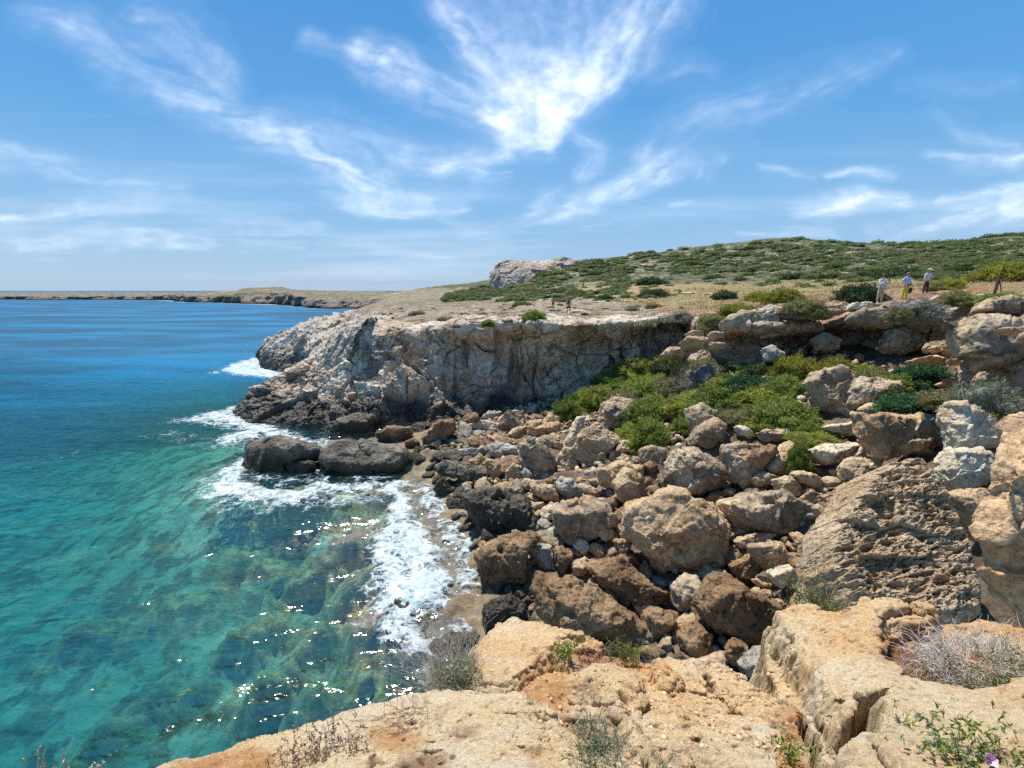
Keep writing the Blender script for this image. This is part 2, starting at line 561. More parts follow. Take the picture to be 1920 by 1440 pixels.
SLABS = [  # (polygon px, raise m, edge ragged px)
    ([(868, 1262), (880, 1225), (915, 1190), (935, 1175), (960, 1165), (1060, 1178), (1150, 1220), (1130, 1228), (1100, 1222), (1060, 1226), (1072, 1240), (1068, 1254), (1040, 1248), (1000, 1268), (970, 1292), (945, 1304), (920, 1296), (880, 1288)], .07),
    ([(-400, 1700), (60, 1480), (290, 1430), (640, 1330), (745, 1308), (880, 1292), (935, 1303), (962, 1300), (985, 1315), (1005, 1335), (1040, 1365), (1090, 1392), (1140, 1415), (1190, 1460), (1150, 1800), (-400, 1800)], .05),
    ([(1080, 1330), (1110, 1338), (1150, 1345), (1190, 1345), (1215, 1365), (1240, 1380), (1300, 1395), (1360, 1390), (1400, 1410), (1440, 1440), (1470, 1500), (1250, 1500), (1210, 1440), (1185, 1400), (1160, 1362), (1110, 1350), (1060, 1348), (1070, 1335)], .07),
    ([(1105, 1255), (1150, 1250), (1200, 1280), (1210, 1320), (1200, 1342), (1170, 1330), (1130, 1322), (1070, 1318), (1060, 1300), (1090, 1280)], .05),
    ([(1222, 1260), (1250, 1262), (1283, 1286), (1262, 1290), (1240, 1290), (1225, 1275)], .07),
    ([(1345, 1290), (1400, 1285), (1460, 1310), (1500, 1350), (1502, 1390), (1478, 1385), (1430, 1350), (1370, 1320)], .035),
    ([(1438, 1176), (1500, 1160), (1640, 1158), (1760, 1162), (1730, 1200), (1660, 1205), (1650, 1245), (1692, 1300), (1690, 1322), (1760, 1366), (1830, 1362), (1930, 1352), (4800, 1360), (4800, 1900), (1590, 1900), (1575, 1440), (1545, 1370), (1505, 1310), (1470, 1250)], .15),
    ([(1700, 1345), (1760, 1366), (1930, 1352), (4800, 1370), (4800, 1900), (1700, 1900), (1640, 1430), (1600, 1380), (1640, 1360)], .04)]
CAVES = [([(1458, 1292), (1480, 1310), (1515, 1345), (1548, 1395), (1562, 1450), (1518, 1450), (1508, 1395), (1485, 1345), (1455, 1306)], .55), ([(1630, 1372), (1655, 1378), (1636, 1400), (1634, 1440), (1560, 1445), (1568, 1410), (1590, 1392)], .40), ([(1526, 1160), (1560, 1156), (1582, 1184), (1570, 1196), (1520, 1182)], .10)]
SOIL = [([(1000, 1270), (1060, 1262), (1075, 1290), (1060, 1330), (1010, 1335), (985, 1312), (965, 1300)], 0), ([(1655, 1205), (1740, 1200), (1800, 1260), (1930, 1300), (1930, 1352), (1830, 1362), (1760, 1366), (1690, 1322), (1692, 1300), (1650, 1245)], 1),
        ([(1075, 1228), (1150, 1225), (1160, 1248), (1085, 1250)], 1), ([(1030, 1352), (1160, 1356), (1190, 1420), (1140, 1415), (1060, 1380)], 1), ([(1440, 1350), (1500, 1340), (1505, 1400), (1470, 1395)], 0),
        ([(1450, 1390), (1500, 1395), (1570, 1500), (1450, 1500)], 0), ([(330, 1448), (400, 1428), (470, 1424), (520, 1440), (530, 1470), (430, 1520), (340, 1520)], 0), ([(700, 1400), (760, 1380), (800, 1410), (760, 1440)], 0)]


def build_ledge(mat):
    pxs = np.r_[np.linspace(-330, 2330, 980), np.linspace(2345, 4600, 150)]; nu, nv = len(pxs), 560; pys = np.concatenate([np.linspace(1120, 1450, 400), np.linspace(1451, 1950, 160)])
    X_, Y_ = np.meshgrid(pxs, pys)
    px, py = X_.ravel(), Y_.ravel()
    s, t = pdir(px, py)
    # intersect rays with the base surface by fixed point iteration
    Y = (10.2 - EYE) / t
    for _ in range(25):
        z = ledge_rbf(s * Y, Y)
        Y = 0.5 * Y + 0.5 * (np.clip(z, 9.6, 11.2) - EYE) / t
    x = s * Y; z = ledge_rbf(x, Y)
    P0 = np.c_[x, Y, z]
    rag = fbm(P0 * 3.2, 6, 0.6) * 17 + fbm(P0 * 16, 3) * 6
    X, Yp = px + rag, py + rag[::-1] * 0.0 + fbm(P0 * 3.0 + 40, 6, 0.6) * 13
    dz = np.zeros(len(px))
    s1_, s2_, s3_ = fbm(P0 * 6 + 3, 5, .6) * 16, fbm(P0 * 5 + 33, 5, .6) * 20, fbm(P0 * 5 + 63, 5, .6) * 24
    for k, (poly, h) in enumerate(SLABS):
        d = sdf(X, Yp, poly)
        lip = (sst(-2, 2.0, d + s1_ * .4) + sst(-2, 3, d - 6 + s2_ * .7) + sst(-2, 3, d - 13 + s3_)) / 3
        dz += h * lip * (0.9 + 0.1 * sst(0, 50, d))
        soft = sst(-45, 0, d) * (d < 0)
        dz += -0.015 * soft
    for poly, h in CAVES:
        d = sdf(X, Yp, poly)
        dz -= h * sst(-2, 5, d)
    soil = np.zeros(len(px)); litter = np.zeros(len(px))
    for poly, k in SOIL:
        d = sst(-16, 18, sdf(X, Yp, poly) + s3_ * 1.3)
        if k: litter = np.maximum(litter, d)
        else: soil = np.maximum(soil, d)
    sm = np.maximum(soil, litter)
    # relief
    Nz = fbm(P0 * 1.7, 5) * 0.055 + fbm(P0 * 7 + 3, 5, 0.6) * 0.014
    Ra = fbm(P0 * 9 + 8, 4, 0.6, ridge=True)
    rough_zone = sst(-0.15, 0.3, fbm(P0 * 1.5 + 30, 3) + 0.45 * sst(960, 1080, px) * sst(1560, 1400, px))
    Nz += Ra * 0.012 * (0.3 + 0.7 * rough_zone)
    # ragged strata: stepped noise
    tn = fbm(P0 * [1.4, 3.2, 1] + 60, 5, 0.55) * 5
    step = (np.floor(tn) + sst(0.55, 0.95, tn % 1))
    Nz += step * 0.016 * (0.35 + 0.65 * rough_zone)
    # dissolution pits
    wp = P0 + 0.05 * np.c_[fbm(P0 * 6, 3), fbm(P0 * 6 + 9, 3), fbm(P0 * 6 + 4, 3)]
    f1, f2, c = worley(wp * [11, 11, 0.1])
    pit = sst(0.42, 0.12, f1) * (c[:, 3] > 0.55) * rough_zone
    f1b, _, cb = worley(wp * [26, 26, 0.1] + 5)
    pitb = sst(0.42, 0.15, f1b) * (cb[:, 3] > 0.55) * (0.45 + 0.7 * rough_zone)
    f1c, _, cc = worley(P0 * [4.2, 4.2, 0.1] + 15)
    pitc = sst(0.5, 0.2, f1c + 0.15 * fbm(P0 * 12, 3)) * (cc[:, 3] > 0.7) * rough_zone
    Nz -= (pit * 0.036 + pitb * 0.016 + pitc * 0.036)
    flat_ = sst(.03, .09, dz) * (1 - sst(1000, 1100, px) * sst(1420, 1380, px))
    Nz = Nz * (1 - 0.45 * flat_)
    Nz = Nz * (1 - 0.75 * sm) + sm * fbm(P0 * 22, 4) * 0.006
    pebb, _, pc = worley(P0 * [38, 38, 38])
    Nz += sst(0.36, 0.05, pebb) * 0.010 * (pc[:, 3] > 0.6) * np.clip(sm + rough_zone * 0.6, 0, 1)
    z2 = z + dz + Nz
    # beyond the edge the rock drops away
    d = sdf(px + rag * 0.7, Yp, EDGE)
    d = d + s1_ * .35
    out = np.clip(-d, 0, None) / FPX * Y * 1.4
    drop = np.minimum(out * 7 + np.where(out > 0, 0.03, 0) + s2_ * .006 * (out > 0.01), 10.5)
    z2 = z2 - drop + (out > 0) * fbm(P0 * 5, 4) * np.minimum(out, .3)
    z2 -= 0.02 * sst(14, 0, d) ** 2
    V = np.c_[x, Y, z2]
    V[:, :2] += (np.c_[fbm(P0 * 9 + 1, 3), fbm(P0 * 9 + 77, 3)] * 0.02)
    # carve the upright faces too
    Nn = grid_normals(V, nu, nv)
    Nn[Nn[:, 2] < 0] *= -1
    st_ = 1 - Nn[:, 2] ** 2
    V += Nn * (st_ * (fbm(V * [5, 5, 9], 5, 0.6) * 0.05 + fbm(V * [3, 3, 22], 4, 0.6, ridge=True) * 0.015))[:, None]
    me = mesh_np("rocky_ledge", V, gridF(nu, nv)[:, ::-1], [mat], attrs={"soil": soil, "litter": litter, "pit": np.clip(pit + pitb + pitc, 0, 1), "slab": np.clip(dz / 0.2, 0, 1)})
    o = link("rocky_ledge", me, kind="structure")
    build_ledge.V = V.reshape(nv, nu, 3); build_ledge.pxs = pxs; build_ledge.pys = pys
    return o


def ledge_at(px, py):
    """the ledge's real surface point seen at that pixel"""
    if not hasattr(ledge_at, "uv"):
        V = build_ledge.V.reshape(-1, 3).astype(float) - [0, 0, EYE]
        zc = V[:, 1] * CP - V[:, 2] * SP
        up = V[:, 1] * SP + V[:, 2] * CP
        ledge_at.uv = np.c_[960 + FPX * V[:, 0] / zc, 720 - FPX * up / zc]
    d = ((ledge_at.uv - [px, py]) ** 2).sum(1)
    V = build_ledge.V.reshape(-1, 3)
    c = np.where(d < 9.0)[0]
    k = c[np.argmin(V[c, 1])] if len(c) else int(np.argmin(d))
    return V[k].astype(float)


def ledge_par(px, py):
    i = int(np.clip(np.searchsorted(build_ledge.pxs, px), 0, len(build_ledge.pxs) - 1))
    j = int(np.clip(np.searchsorted(build_ledge.pys, py), 0, len(build_ledge.pys) - 1))
    return build_ledge.V[j, i].astype(float)


q = NT("ledge_limestone")
p = q.pos()
a = q.noise(p, 1.1, 6, 0.6, 0.3)
col = q.ramp(a, [(0.34, (0.64, 0.345, 0.14)), (0.44, (0.68, 0.45, 0.225)), (0.54, (0.70, 0.52, 0.30)), (0.66, (0.71, 0.60, 0.42))])
b = q.noise(q.pos(rot=(0, 0, 1)), 3.5, 8, 0.7)
col = q.mix(q.mr(b, 0.55, 0.68), col, (0.66, 0.55, 0.40))
b2 = q.noise(q.pos(rot=(0, .4, 2)), 6.0, 8, 0.7)
col = q.mix(q.math('MULTIPLY', q.mr(b2, 0.55, 0.68), 0.7), col, (0.34, 0.26, 0.19))
fine = q.noise(p, 55, 8, 0.7)
soilc = q.ramp(q.noise(p, 9, 6, 0.7), [(0.3, (0.36, 0.16, 0.06)), (0.5, (0.54, 0.28, 0.11)), (0.7, (0.62, 0.39, 0.20))])
litc = q.ramp(q.noise(p, 30, 8, 0.75, 0.5), [(0.32, (0.12, 0.06, 0.035)), (0.5, (0.33, 0.18, 0.10)), (0.68, (0.50, 0.34, 0.22))])
col = q.mix(q.attr("soil"), col, soilc)
col = q.mix(q.attr("litter"), col, litc)
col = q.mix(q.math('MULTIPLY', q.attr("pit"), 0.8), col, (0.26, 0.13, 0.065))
col = q.mix(q.mr(fine, 0.35, 0.6), q.vscale(col, 0.78), q.vscale(col, 1.10))
q.set(q.b.inputs["Base Color"], col)
q.b.inputs["Roughness"].default_value = 0.95
h = q.noise(p, 14, 12, 0.7)
n1 = q.bump(h, 0.05, 1.0)
n2 = q.bump(q.noise(p, 90, 6, 0.7), 0.006, 0.9, n1)
q.set(q.b.inputs["Normal"], n2)
M_LEDGE = q.m
build_ledge(M_LEDGE)
# ================================================================ COVE FLOOR
def fan(s0, s1, nu, y0, y1, nv):
    s = np.linspace(s0, s1, nu); y = np.geomspace(y0, y1, nv)
    S, Y = np.meshgrid(s, y)
    return (S * Y).ravel(), Y.ravel()


M_BED = NT("sea_bed_and_slope")
q = M_BED
p = q.pos()
n_ = q.noise(p, 1.2, 6, 0.6)
land_c = q.ramp(n_, [(0.3, (0.09, 0.062, 0.042)), (0.5, (0.18, 0.13, 0.09)), (0.7, (0.29, 0.22, 0.155))])
sand = q.ramp(q.noise(p, .35, 5, 0.6), [(0.35, (0.30, 0.38, 0.27)), (0.6, (0.52, 0.57, 0.42))])
weed = q.ramp(q.noise(p, 1.0, 8, 0.7), [(0.3, (0.07, 0.06, 0.03)), (0.5, (0.24, 0.175, 0.08)), (0.68, (0.46, 0.34, 0.17))])
shelf = q.ramp(q.noise(p, 1.4, 8, 0.7), [(0.3, (0.14, 0.10, 0.05)), (0.5, (0.28, 0.21, 0.12)), (0.7, (0.42, 0.34, 0.22))])
patch = q.mr(q.noise(q.pos(scale=(1, .85, 1), rot=(0, 0, .4)), 0.62, 7, 0.64, 0.2), 0.46, 0.56)
bed = q.mix(patch, sand, weed)
moss = q.ramp(q.noise(p, 2.2, 9, 0.72), [(0.32, (0.16, 0.12, 0.05)), (0.5, (0.52, 0.37, 0.16)), (0.66, (0.75, 0.60, 0.32))])
bed = q.mix(q.attr("rock"), bed, moss)
z = q.posz()
bed = q.mix(q.mr(z, -1.3, -0.4), bed, shelf)
col = q.mix(q.mr(z, 0.15, 0.7), bed, land_c)
q.set(q.b.inputs["Base Color"], col)
q.b.inputs["Roughness"].default_value = 0.9
q.set(q.b.inputs["Normal"], q.bump(q.noise(p, 2.5, 12, 0.7), 0.35, 0.9))
s_b = np.linspace(-3.4, 2.0, 860); y_b = np.concatenate([np.geomspace(5.0, 75, 500), np.geomspace(76, 61000, 40)])
S_, Y_ = np.meshgrid(s_b, y_b)
x, y = (S_ * Y_).ravel(), Y_.ravel()
z = cove_z(x, np.minimum(y, 75.0))
z = z + (np.where(x / y < .2, -16.5, np.minimum(z, -3.)) - z) * sst(54, 72, y)
P0 = np.c_[x, y, z]
m, rk = mound(x, y)
z0_ = z.copy()
wet_ = sst(0.3, -0.6, z)
z = z + m * (.85 + .3 * fbm(P0 / 1.1 + 9, 4)); z = np.where(z0_ < -.7, -.3 - np.abs(z + .3) * np.where(z > -.3, .25, 1.0), z)
z = z + fbm(P0 / 2.2, 5) * 0.55 * (0.35 + 0.65 * sst(0, 2, np.abs(z))) + fbm(P0 / 0.5, 4) * 0.12
f1, f2, c = worley(P0 / 1.5)
c = c * (y < 76)[:, None] + .5 * (y >= 76)[:, None]
z = z + (c[:, 0] - .5) * sst(0, .25, f2 - f1) * 0.5 * (1 - wet_ * 0.7)
z = np.where(z0_ < -.7, np.minimum(z, -.22), z)
z = z - 0.6 * sst(.5, 1.6, z) * sst(25, 19, y)
# keep the open water open
BEDZ = (x, y, z)
me = mesh_np("seabed", np.c_[x, y, z], gridF(860, 540)[:, ::-1], [M_BED.m], attrs={"rock": np.clip(rk * 1.4, 0, 1)})
link("seabed", me, kind="structure")

# ================================================================ CLIFFS
def cliff_patch(name, rows, mat, nu, nv, amp, block=2.2, blockamp=0.5, fineamp=0.12, weights=None, knob=0.0):
    """rows: control rows (bottom to top), each a list of (px, py, Y)"""
    C = np.array([[P3(*c) for c in r] for r in rows])            # rows, cols, 3
    tv = np.linspace(0, C.shape[0] - 1, nv); tu = np.linspace(0, C.shape[1] - 1, nu)
    G = catmull(catmull(C, tv, 0), tu, 1)
    V = G.reshape(-1, 3)
    N = grid_normals(V, nu, nv)
    if (N[:, 1].mean()) > 0:
        N = -N
    tt = np.repeat(tv, nu)
    w = np.ones(len(V)) if weights is None else np.interp(tt, np.arange(len(weights)), weights)
    wp = V + 0.6 * np.c_[fbm(V / 2, 3), fbm(V / 2 + 9, 3), fbm(V / 2 + 4, 3)]
    f1, f2, c = worley(wp / block)
    e = f2 - f1
    o1, e1, r1_ = facets(wp * [1, 1, .6] / block)
    o2, e2, r2_ = facets(wp * [1, 1, .7] / (block * .42) + 7)
    o3, e3, r3_ = facets(wp / (block * .17) + 3)
    d = o1 * sst(0, .06, e1) * blockamp * 1.0 + (r1_ - .5) * blockamp * .55 * sst(0, .06, e1) - sst(.05, 0, e1) * blockamp * .45
    d += o2 * sst(0, .08, e2) * blockamp * .38 + (r2_ - .5) * blockamp * .2 - sst(.05, 0, e2) * blockamp * .12
    d += o3 * sst(0, .1, e3) * blockamp * .15
    lump = fbm(V / 6.0 + 3, 3)
    d += lump * amp
    rid = fbm(V * [1, 1, 0.45] / 1.6 + 5, 5, 0.55, ridge=True)
    d += rid * amp * 0.35
    d += fbm(V / 0.5, 5, 0.65, ridge=True) * fineamp
    V = V + N * (d * w)[:, None]
    me = mesh_np(name, V, gridF(nu, nv), [mat])
    return link(name, me, kind="structure"), V.reshape(nv, nu, 3)


M_CLIFF = rock_mat("cliff_limestone", [(0.38, 0.23, 0.135), (0.56, 0.42, 0.29), (0.68, 0.59, 0.48)], sc=2.6, grey=(0.62, 0.57, 0.52), greyamt=0.5,
                   stain=(0.07, 0.058, 0.052), stainamt=0.62, bump=0.06, cracks=0.7, streak=0.75, wetz=2.0)
M_HEAD = rock_mat("headland_limestone", [(0.42, 0.36, 0.29), (0.54, 0.47, 0.385), (0.60, 0.54, 0.46)], sc=2.2, grey=(0.44, 0.40, 0.355), greyamt=0.5,
                  stain=(0.085, 0.07, 0.06), stainamt=0.5, bump=0.06, cracks=0.6, streak=0.2, wetz=2.6)
M_LEDGER = rock_mat("overhang_limestone", [(0.36, 0.19, 0.105), (0.44, 0.285, 0.18), (0.50, 0.38, 0.28)], sc=2.0, grey=(0.38, 0.35, 0.32), greyamt=0.5,
                    stain=(0.085, 0.06, 0.045), stainamt=0.55, bump=0.05, cracks=0.6, streak=0.45, wet=False)

# main wall from the seaward tip to the inner corner of the cove; rows from below the waterline up over the rim
cols = ["tip"]
b0 = [(446, 800, 45), (470, 815, 42), (520, 835, 40.5), (570, 850, 39), (640, 850, 38.6), (720, 840, 40), (800, 830, 40.8), (880, 825, 41.3), (950, 815, 42), (1020, 800, 42.6), (1080, 780, 43), (1150, 755, 43.5), (1220, 730, 44), (1290, 710, 44), (1360, 705, 40)]
b1 = [(449, 778, 44.8), (480, 790, 42.6), (530, 806, 41), (580, 815, 39.8), (645, 818, 39.4), (720, 800, 41.0), (800, 792, 41.6), (880, 785, 42.0), (950, 778, 43), (1020, 765, 43.6), (1080, 748, 44), (1150, 722, 44.5), (1220, 690, 45), (1290, 672, 44.6), (1360, 665, 40.5)]
b2 = [(452, 765, 45.2), (482, 765, 43.8), (535, 775, 42.4), (585, 780, 41.4), (648, 775, 41.4), (722, 758, 42.4), (800, 750, 43), (880, 745, 43.6), (950, 738, 44.6), (1020, 725, 45.2), (1080, 712, 45.8), (1150, 695, 46.3), (1222, 672, 46.2), (1290, 660, 45.0), (1360, 650, 40.8)]
b3 = [(456, 755, 45.8), (486, 745, 44.8), (540, 742, 44), (590, 738, 43.4), (648, 730, 42.8), (722, 712, 43), (800, 705, 43.3), (880, 705, 44), (950, 700, 45), (1020, 690, 46.0), (1080, 680, 46.4), (1150, 668, 46.6), (1225, 655, 46.2), (1290, 645, 45.2), (1360, 635, 41)]
b4 = [(462, 748, 46.4), (492, 728, 45.6), (548, 715, 45.4), (598, 697, 45), (648, 678, 43.6), (724, 662, 43.4), (802, 656, 43.6), (880, 652, 43.8), (950, 650, 43.6), (1020, 648, 44.0), (1080, 646, 44.6), (1150, 640, 45.2), (1228, 632, 45.4), (1292, 628, 45.0), (1360, 620, 41)]
b5 = [(470, 742, 47), (500, 716, 46.4), (552, 692, 46.6), (604, 660, 46.2), (650, 634, 44.3), (726, 626, 43.7), (804, 624, 43.7), (878, 614, 43.4), (945, 610, 42.9), (1015, 612, 42.8), (1075, 614, 43.2), (1150, 610, 44.0), (1232, 605, 44.6), (1295, 606, 44.6), (1356, 604, 41)]
b6 = [(480, 738, 48), (508, 711, 47.2), (556, 684, 48), (612, 643, 47.5), (654, 614, 45.2), (728, 612, 44.4), (806, 613, 44.3), (876, 600, 43.9), (945, 597, 43.2), (1015, 600, 43.1), (1070, 603, 43.4), (1150, 601, 44.2), (1235, 597, 44.9), (1298, 598, 44.8), (1352, 598, 41.5)]
b7 = [(500, 745, 51), (525, 720, 50), (570, 690, 50.5), (622, 638, 50), (662, 606, 47.5), (732, 607, 46.4), (808, 608, 46.2), (874, 596, 45.6), (945, 593.5, 44.8), (1015, 596, 44.8), (1066, 598.5, 45.2), (1150, 596.5, 46), (1238, 593, 46.8), (1300, 594, 46.6), (1350, 594, 43.4)]
b8 = [(540, 790, 56), (560, 740, 54), (600, 680, 55), (640, 630, 55), (680, 606, 52), (740, 607, 50), (812, 607, 50), (872, 597, 49), (945, 594, 48), (1015, 596, 48), (1062, 597.5, 48.4), (1150, 595, 49.4), (1240, 592, 50), (1300, 592.5, 50), (1348, 592, 47)]
for r_, dY in ((b3, 1.2), (b4, 2.4), (b5, 3.2), (b6, 3.6), (b7, 3.6), (b8, 3.2)):
    for i_, w_ in zip(range(2, 9), (.5, .9, 1, 1, .9, .6, .3)):
        r_[i_] = (r_[i_][0], r_[i_][1], r_[i_][2] + dY * w_)
for i_ in range(7, 14):
    b5[i_] = (b5[i_][0], b5[i_][1] + 2, b5[i_][2] - .7); b6[i_] = (b6[i_][0], b6[i_][1], b6[i_][2] - .5)
    b4[i_] = (b4[i_][0], b4[i_][1] - 6, b4[i_][2] + 1.0)
cliff_patch("cliff", [b0, b1, b2, b3, b4, b5, b6, b7, b8], M_CLIFF, 900, 430, 0.85, 3.0, 1.0, 0.16, weights=[1, 1, 1, 1, .9, .55, .3, .4, .3])

# back headland lobe
h0 = [(505, 715, 76), (505, 712, 70), (560, 725, 66), (620, 740, 64), (700, 740, 62)]
h1 = [(490, 688, 76), (500, 694, 71), (560, 705, 67), (620, 710, 65), (700, 700, 63)]
h2 = [(489, 672, 77), (500, 674, 72), (560, 680, 69), (620, 680, 66), (700, 660, 63)]
h3 = [(494, 656, 78), (510, 648, 74), (560, 645, 71), (620, 645, 67), (700, 630, 63)]
h4 = [(508, 643, 79), (525, 633, 76), (568, 620, 73), (625, 618, 69), (700, 605, 65)]
h5 = [(525, 634, 81), (545, 621, 78), (590, 607, 77), (640, 603, 74), (700, 597, 69)]
h6 = [(560, 628, 90), (580, 612, 88), (610, 600, 87), (650, 592, 86), (705, 588, 80)]
h7 = [(600, 640, 105), (620, 615, 104), (650, 600, 103), (680, 589, 102), (720, 583, 100)]
cliff_patch("headland", [h0, h1, h2, h3, h4, h5, h6, h7], M_HEAD, 420, 260, 0.9, 3.2, 0.8, 0.14)
# the seaward slope in front of it is paler
s0 = [(575, 700, 50), (600, 705, 47), (640, 700, 46), (660, 690, 45.6)]
s1 = [(572, 672, 52), (598, 672, 49), (638, 672, 46), (662, 660, 45.6)]
s2 = [(580, 650, 56), (604, 648, 51), (642, 640, 47.4), (666, 630, 45.8)]
s3 = [(596, 634, 62), (622, 628, 56), (656, 616, 49.6), (690, 610, 47)]
s4 = [(620, 622, 68), (646, 614, 62), (680, 604, 55), (710, 604, 50)]
s5 = [(650, 612, 75), (680, 602, 70), (706, 596, 64), (740, 600, 56)]
cliff_patch("headland", [s0, s1, s2, s3, s4, s5], M_HEAD, 200, 150, 0.6, 2.2, 0.6, 0.12)

# right hand wall with the overhanging ledges
r0 = [(1280, 700, 41), (1350, 715, 34), (1440, 730, 31.5), (1540, 730, 30.5), (1620, 735, 30), (1700, 740, 27.8), (1780, 740, 24), (1850, 740, 19), (1930, 745, 16), (2080, 760, 13.5), (2300, 800, 11)]
r1 = [(1275, 668, 42), (1350, 686, 35), (1440, 692, 32.4), (1540, 692, 31.6), (1620, 697, 31), (1700, 700, 28.8), (1780, 697, 25), (1850, 696, 19.6), (1930, 696, 16.4), (2080, 710, 14), (2300, 740, 11.4)]
r2 = [(1278, 655, 42.6), (1350, 668, 36.2), (1440, 672, 33.8), (1540, 676, 33.4), (1620, 678, 32), (1700, 676, 29.6), (1780, 674, 26), (1850, 674, 19.7), (1930, 672, 16.2), (2080, 680, 14), (2300, 700, 11.3)]
r3 = [(1285, 642, 42.6), (1352, 650, 36.4), (1440, 652, 34.2), (1540, 656, 34), (1620, 650, 31.4), (1700, 648, 29), (1780, 650, 25.8), (1850, 650, 19.4), (1930, 645, 15.8), (2080, 650, 13.8), (2300, 660, 11.2)]
r4 = [(1292, 626, 42), (1354, 634, 35.6), (1440, 634, 33.8), (1540, 636, 33.4), (1620, 628, 31.2), (1700, 624, 29), (1780, 628, 25.4), (1848, 622, 20), (1930, 615, 16.6), (2080, 620, 14), (2300, 620, 11.2)]
r5 = [(1296, 610, 41.4), (1355, 616, 34.6), (1440, 618, 32.6), (1540, 616, 32.4), (1620, 606, 31.2), (1700, 604, 29.4), (1790, 604, 25.6), (1846, 590, 21), (1930, 585, 17.4), (2080, 590, 14.6), (2300, 600, 11.5)]
r6 = [(1298, 600, 41.6), (1354, 602, 34.4), (1440, 600, 32.4), (1540, 601, 32.4), (1622, 588, 30.8), (1702, 587, 29), (1790, 582, 25.8), (1846, 566, 21.6), (1930, 562, 18), (2080, 564, 15), (2300, 572, 12)]
r7 = [(1300, 596, 43), (1352, 596, 36), (1440, 591, 34), (1540, 592, 33.6), (1630, 578, 31.6), (1706, 575, 29.8), (1794, 568, 27), (1852, 558, 23), (1932, 556, 19.4), (2080, 556, 16.4), (2300, 560, 13)]
r8 = [(1300, 592, 47), (1350, 592, 40), (1440, 586, 38), (1540, 582, 37), (1640, 568, 34.5), (1710, 566, 32.5), (1800, 560, 30), (1860, 553, 26), (1934, 551, 22), (2080, 550, 19), (2300, 550, 15)]
for i_ in range(1, 7):
    r6[i_] = (r6[i_][0], r6[i_][1], r6[i_][2] - 1.0); r5[i_] = (r5[i_][0], r5[i_][1], r5[i_][2] - 1.5); r4[i_] = (r4[i_][0], r4[i_][1] - 4, r4[i_][2] + .7)
cliff_patch("cliff", [r0, r1, r2, r3, r4, r5, r6, r7, r8], M_LEDGER, 760, 380, 0.45, 2.4, 0.62, 0.10, weights=[1, 1, 1, 1, .9, .6, .4, .4, .3])

# ================================================================ PLATEAU AND HILL
q = NT("plateau_and_hill")
p = q.pos()
yy = q.n("SeparateXYZ", {0: q.n("NewGeometry").outputs[0]})
far = q.mr(yy.outputs[1], 75, 120)
rock = q.ramp(q.noise(p, 0.45, 8, 0.68), [(0.32, (0.38, 0.25, 0.15)), (0.45, (0.50, 0.38, 0.26)), (0.6, (0.56, 0.48, 0.38))])
rock = q.mix(q.mr(q.noise(q.pos(scale=(.35, 1, 1)), 1.5, 10, 0.7), 0.49, 0.57), rock, (0.17, 0.145, 0.10))
soil = q.ramp(q.noise(p, 0.3, 6, 0.6), [(0.35, (0.44, 0.22, 0.10)), (0.5, (0.52, 0.33, 0.17)), (0.66, (0.44, 0.33, 0.17))])
grass = q.ramp(q.noise(q.pos(scale=(1, .5, 1)), 1.2, 8, 0.7), [(0.35, (0.27, 0.21, 0.09)), (0.5, (0.44, 0.33, 0.16)), (0.65, (0.52, 0.42, 0.21))])
scrub = q.ramp(q.noise(p, 0.6, 8, 0.7), [(0.35, (0.055, 0.072, 0.028)), (0.5, (0.115, 0.125, 0.05)), (0.66, (0.24, 0.21, 0.12))])
hrock = q.ramp(q.noise(p, 0.9, 8, 0.7), [(0.35, (0.25, 0.21, 0.17)), (0.5, (0.42, 0.37, 0.32)), (0.65, (0.52, 0.49, 0.45))])
col = q.mix(q.attr("soil"), rock, soil)
col = q.mix(q.attr("grass"), col, grass)
hill = q.mix(q.mr(q.noise(q.pos(scale=(.8, .8, 1)), 0.22, 9, 0.72, 0.4), 0.39, 0.47), hrock, scrub)
col = q.mix(q.attr("hill"), col, hill)
col = q.mix(q.mr(q.noise(p, 3.0, 8, 0.7), 0.38, 0.6), q.vscale(col, 0.74), q.vscale(col, 1.12))
q.set(q.b.inputs["Base Color"], col)
q.b.inputs["Roughness"].default_value = 0.95
q.set(q.b.inputs["Normal"], q.bump(q.noise(p, 1.6, 12, 0.7), 0.9, 1.0))
M_LAND = q.m
nu, nv = 900, 620
SRIM = np.array([P3(a[0], a[1], a[2])[:2] for a in b7] + [P3(a[0], a[1], a[2])[:2] for a in r7[1:]])
sx = SRIM[:, 0] / SRIM[:, 1]
order = np.argsort(sx)
s = np.linspace(-0.62, 1.75, nu)
y0 = np.interp(s, sx[order], SRIM[order, 1]) + 0.2
tt = np.linspace(0, 1, nv)
Y = y0[None, :] * (340.0 / y0[None, :]) ** tt[:, None]
X = s[None, :] * Y
x, y = X.ravel(), Y.ravel()
zb = land_z(x, y)
z = zb + land_detail(x, y) * (0.15 + 0.85 * sst(0, 0.035, np.repeat(tt, nu)))
z -= 0.25 * sst(0.02, 0.0, np.repeat(tt, nu))
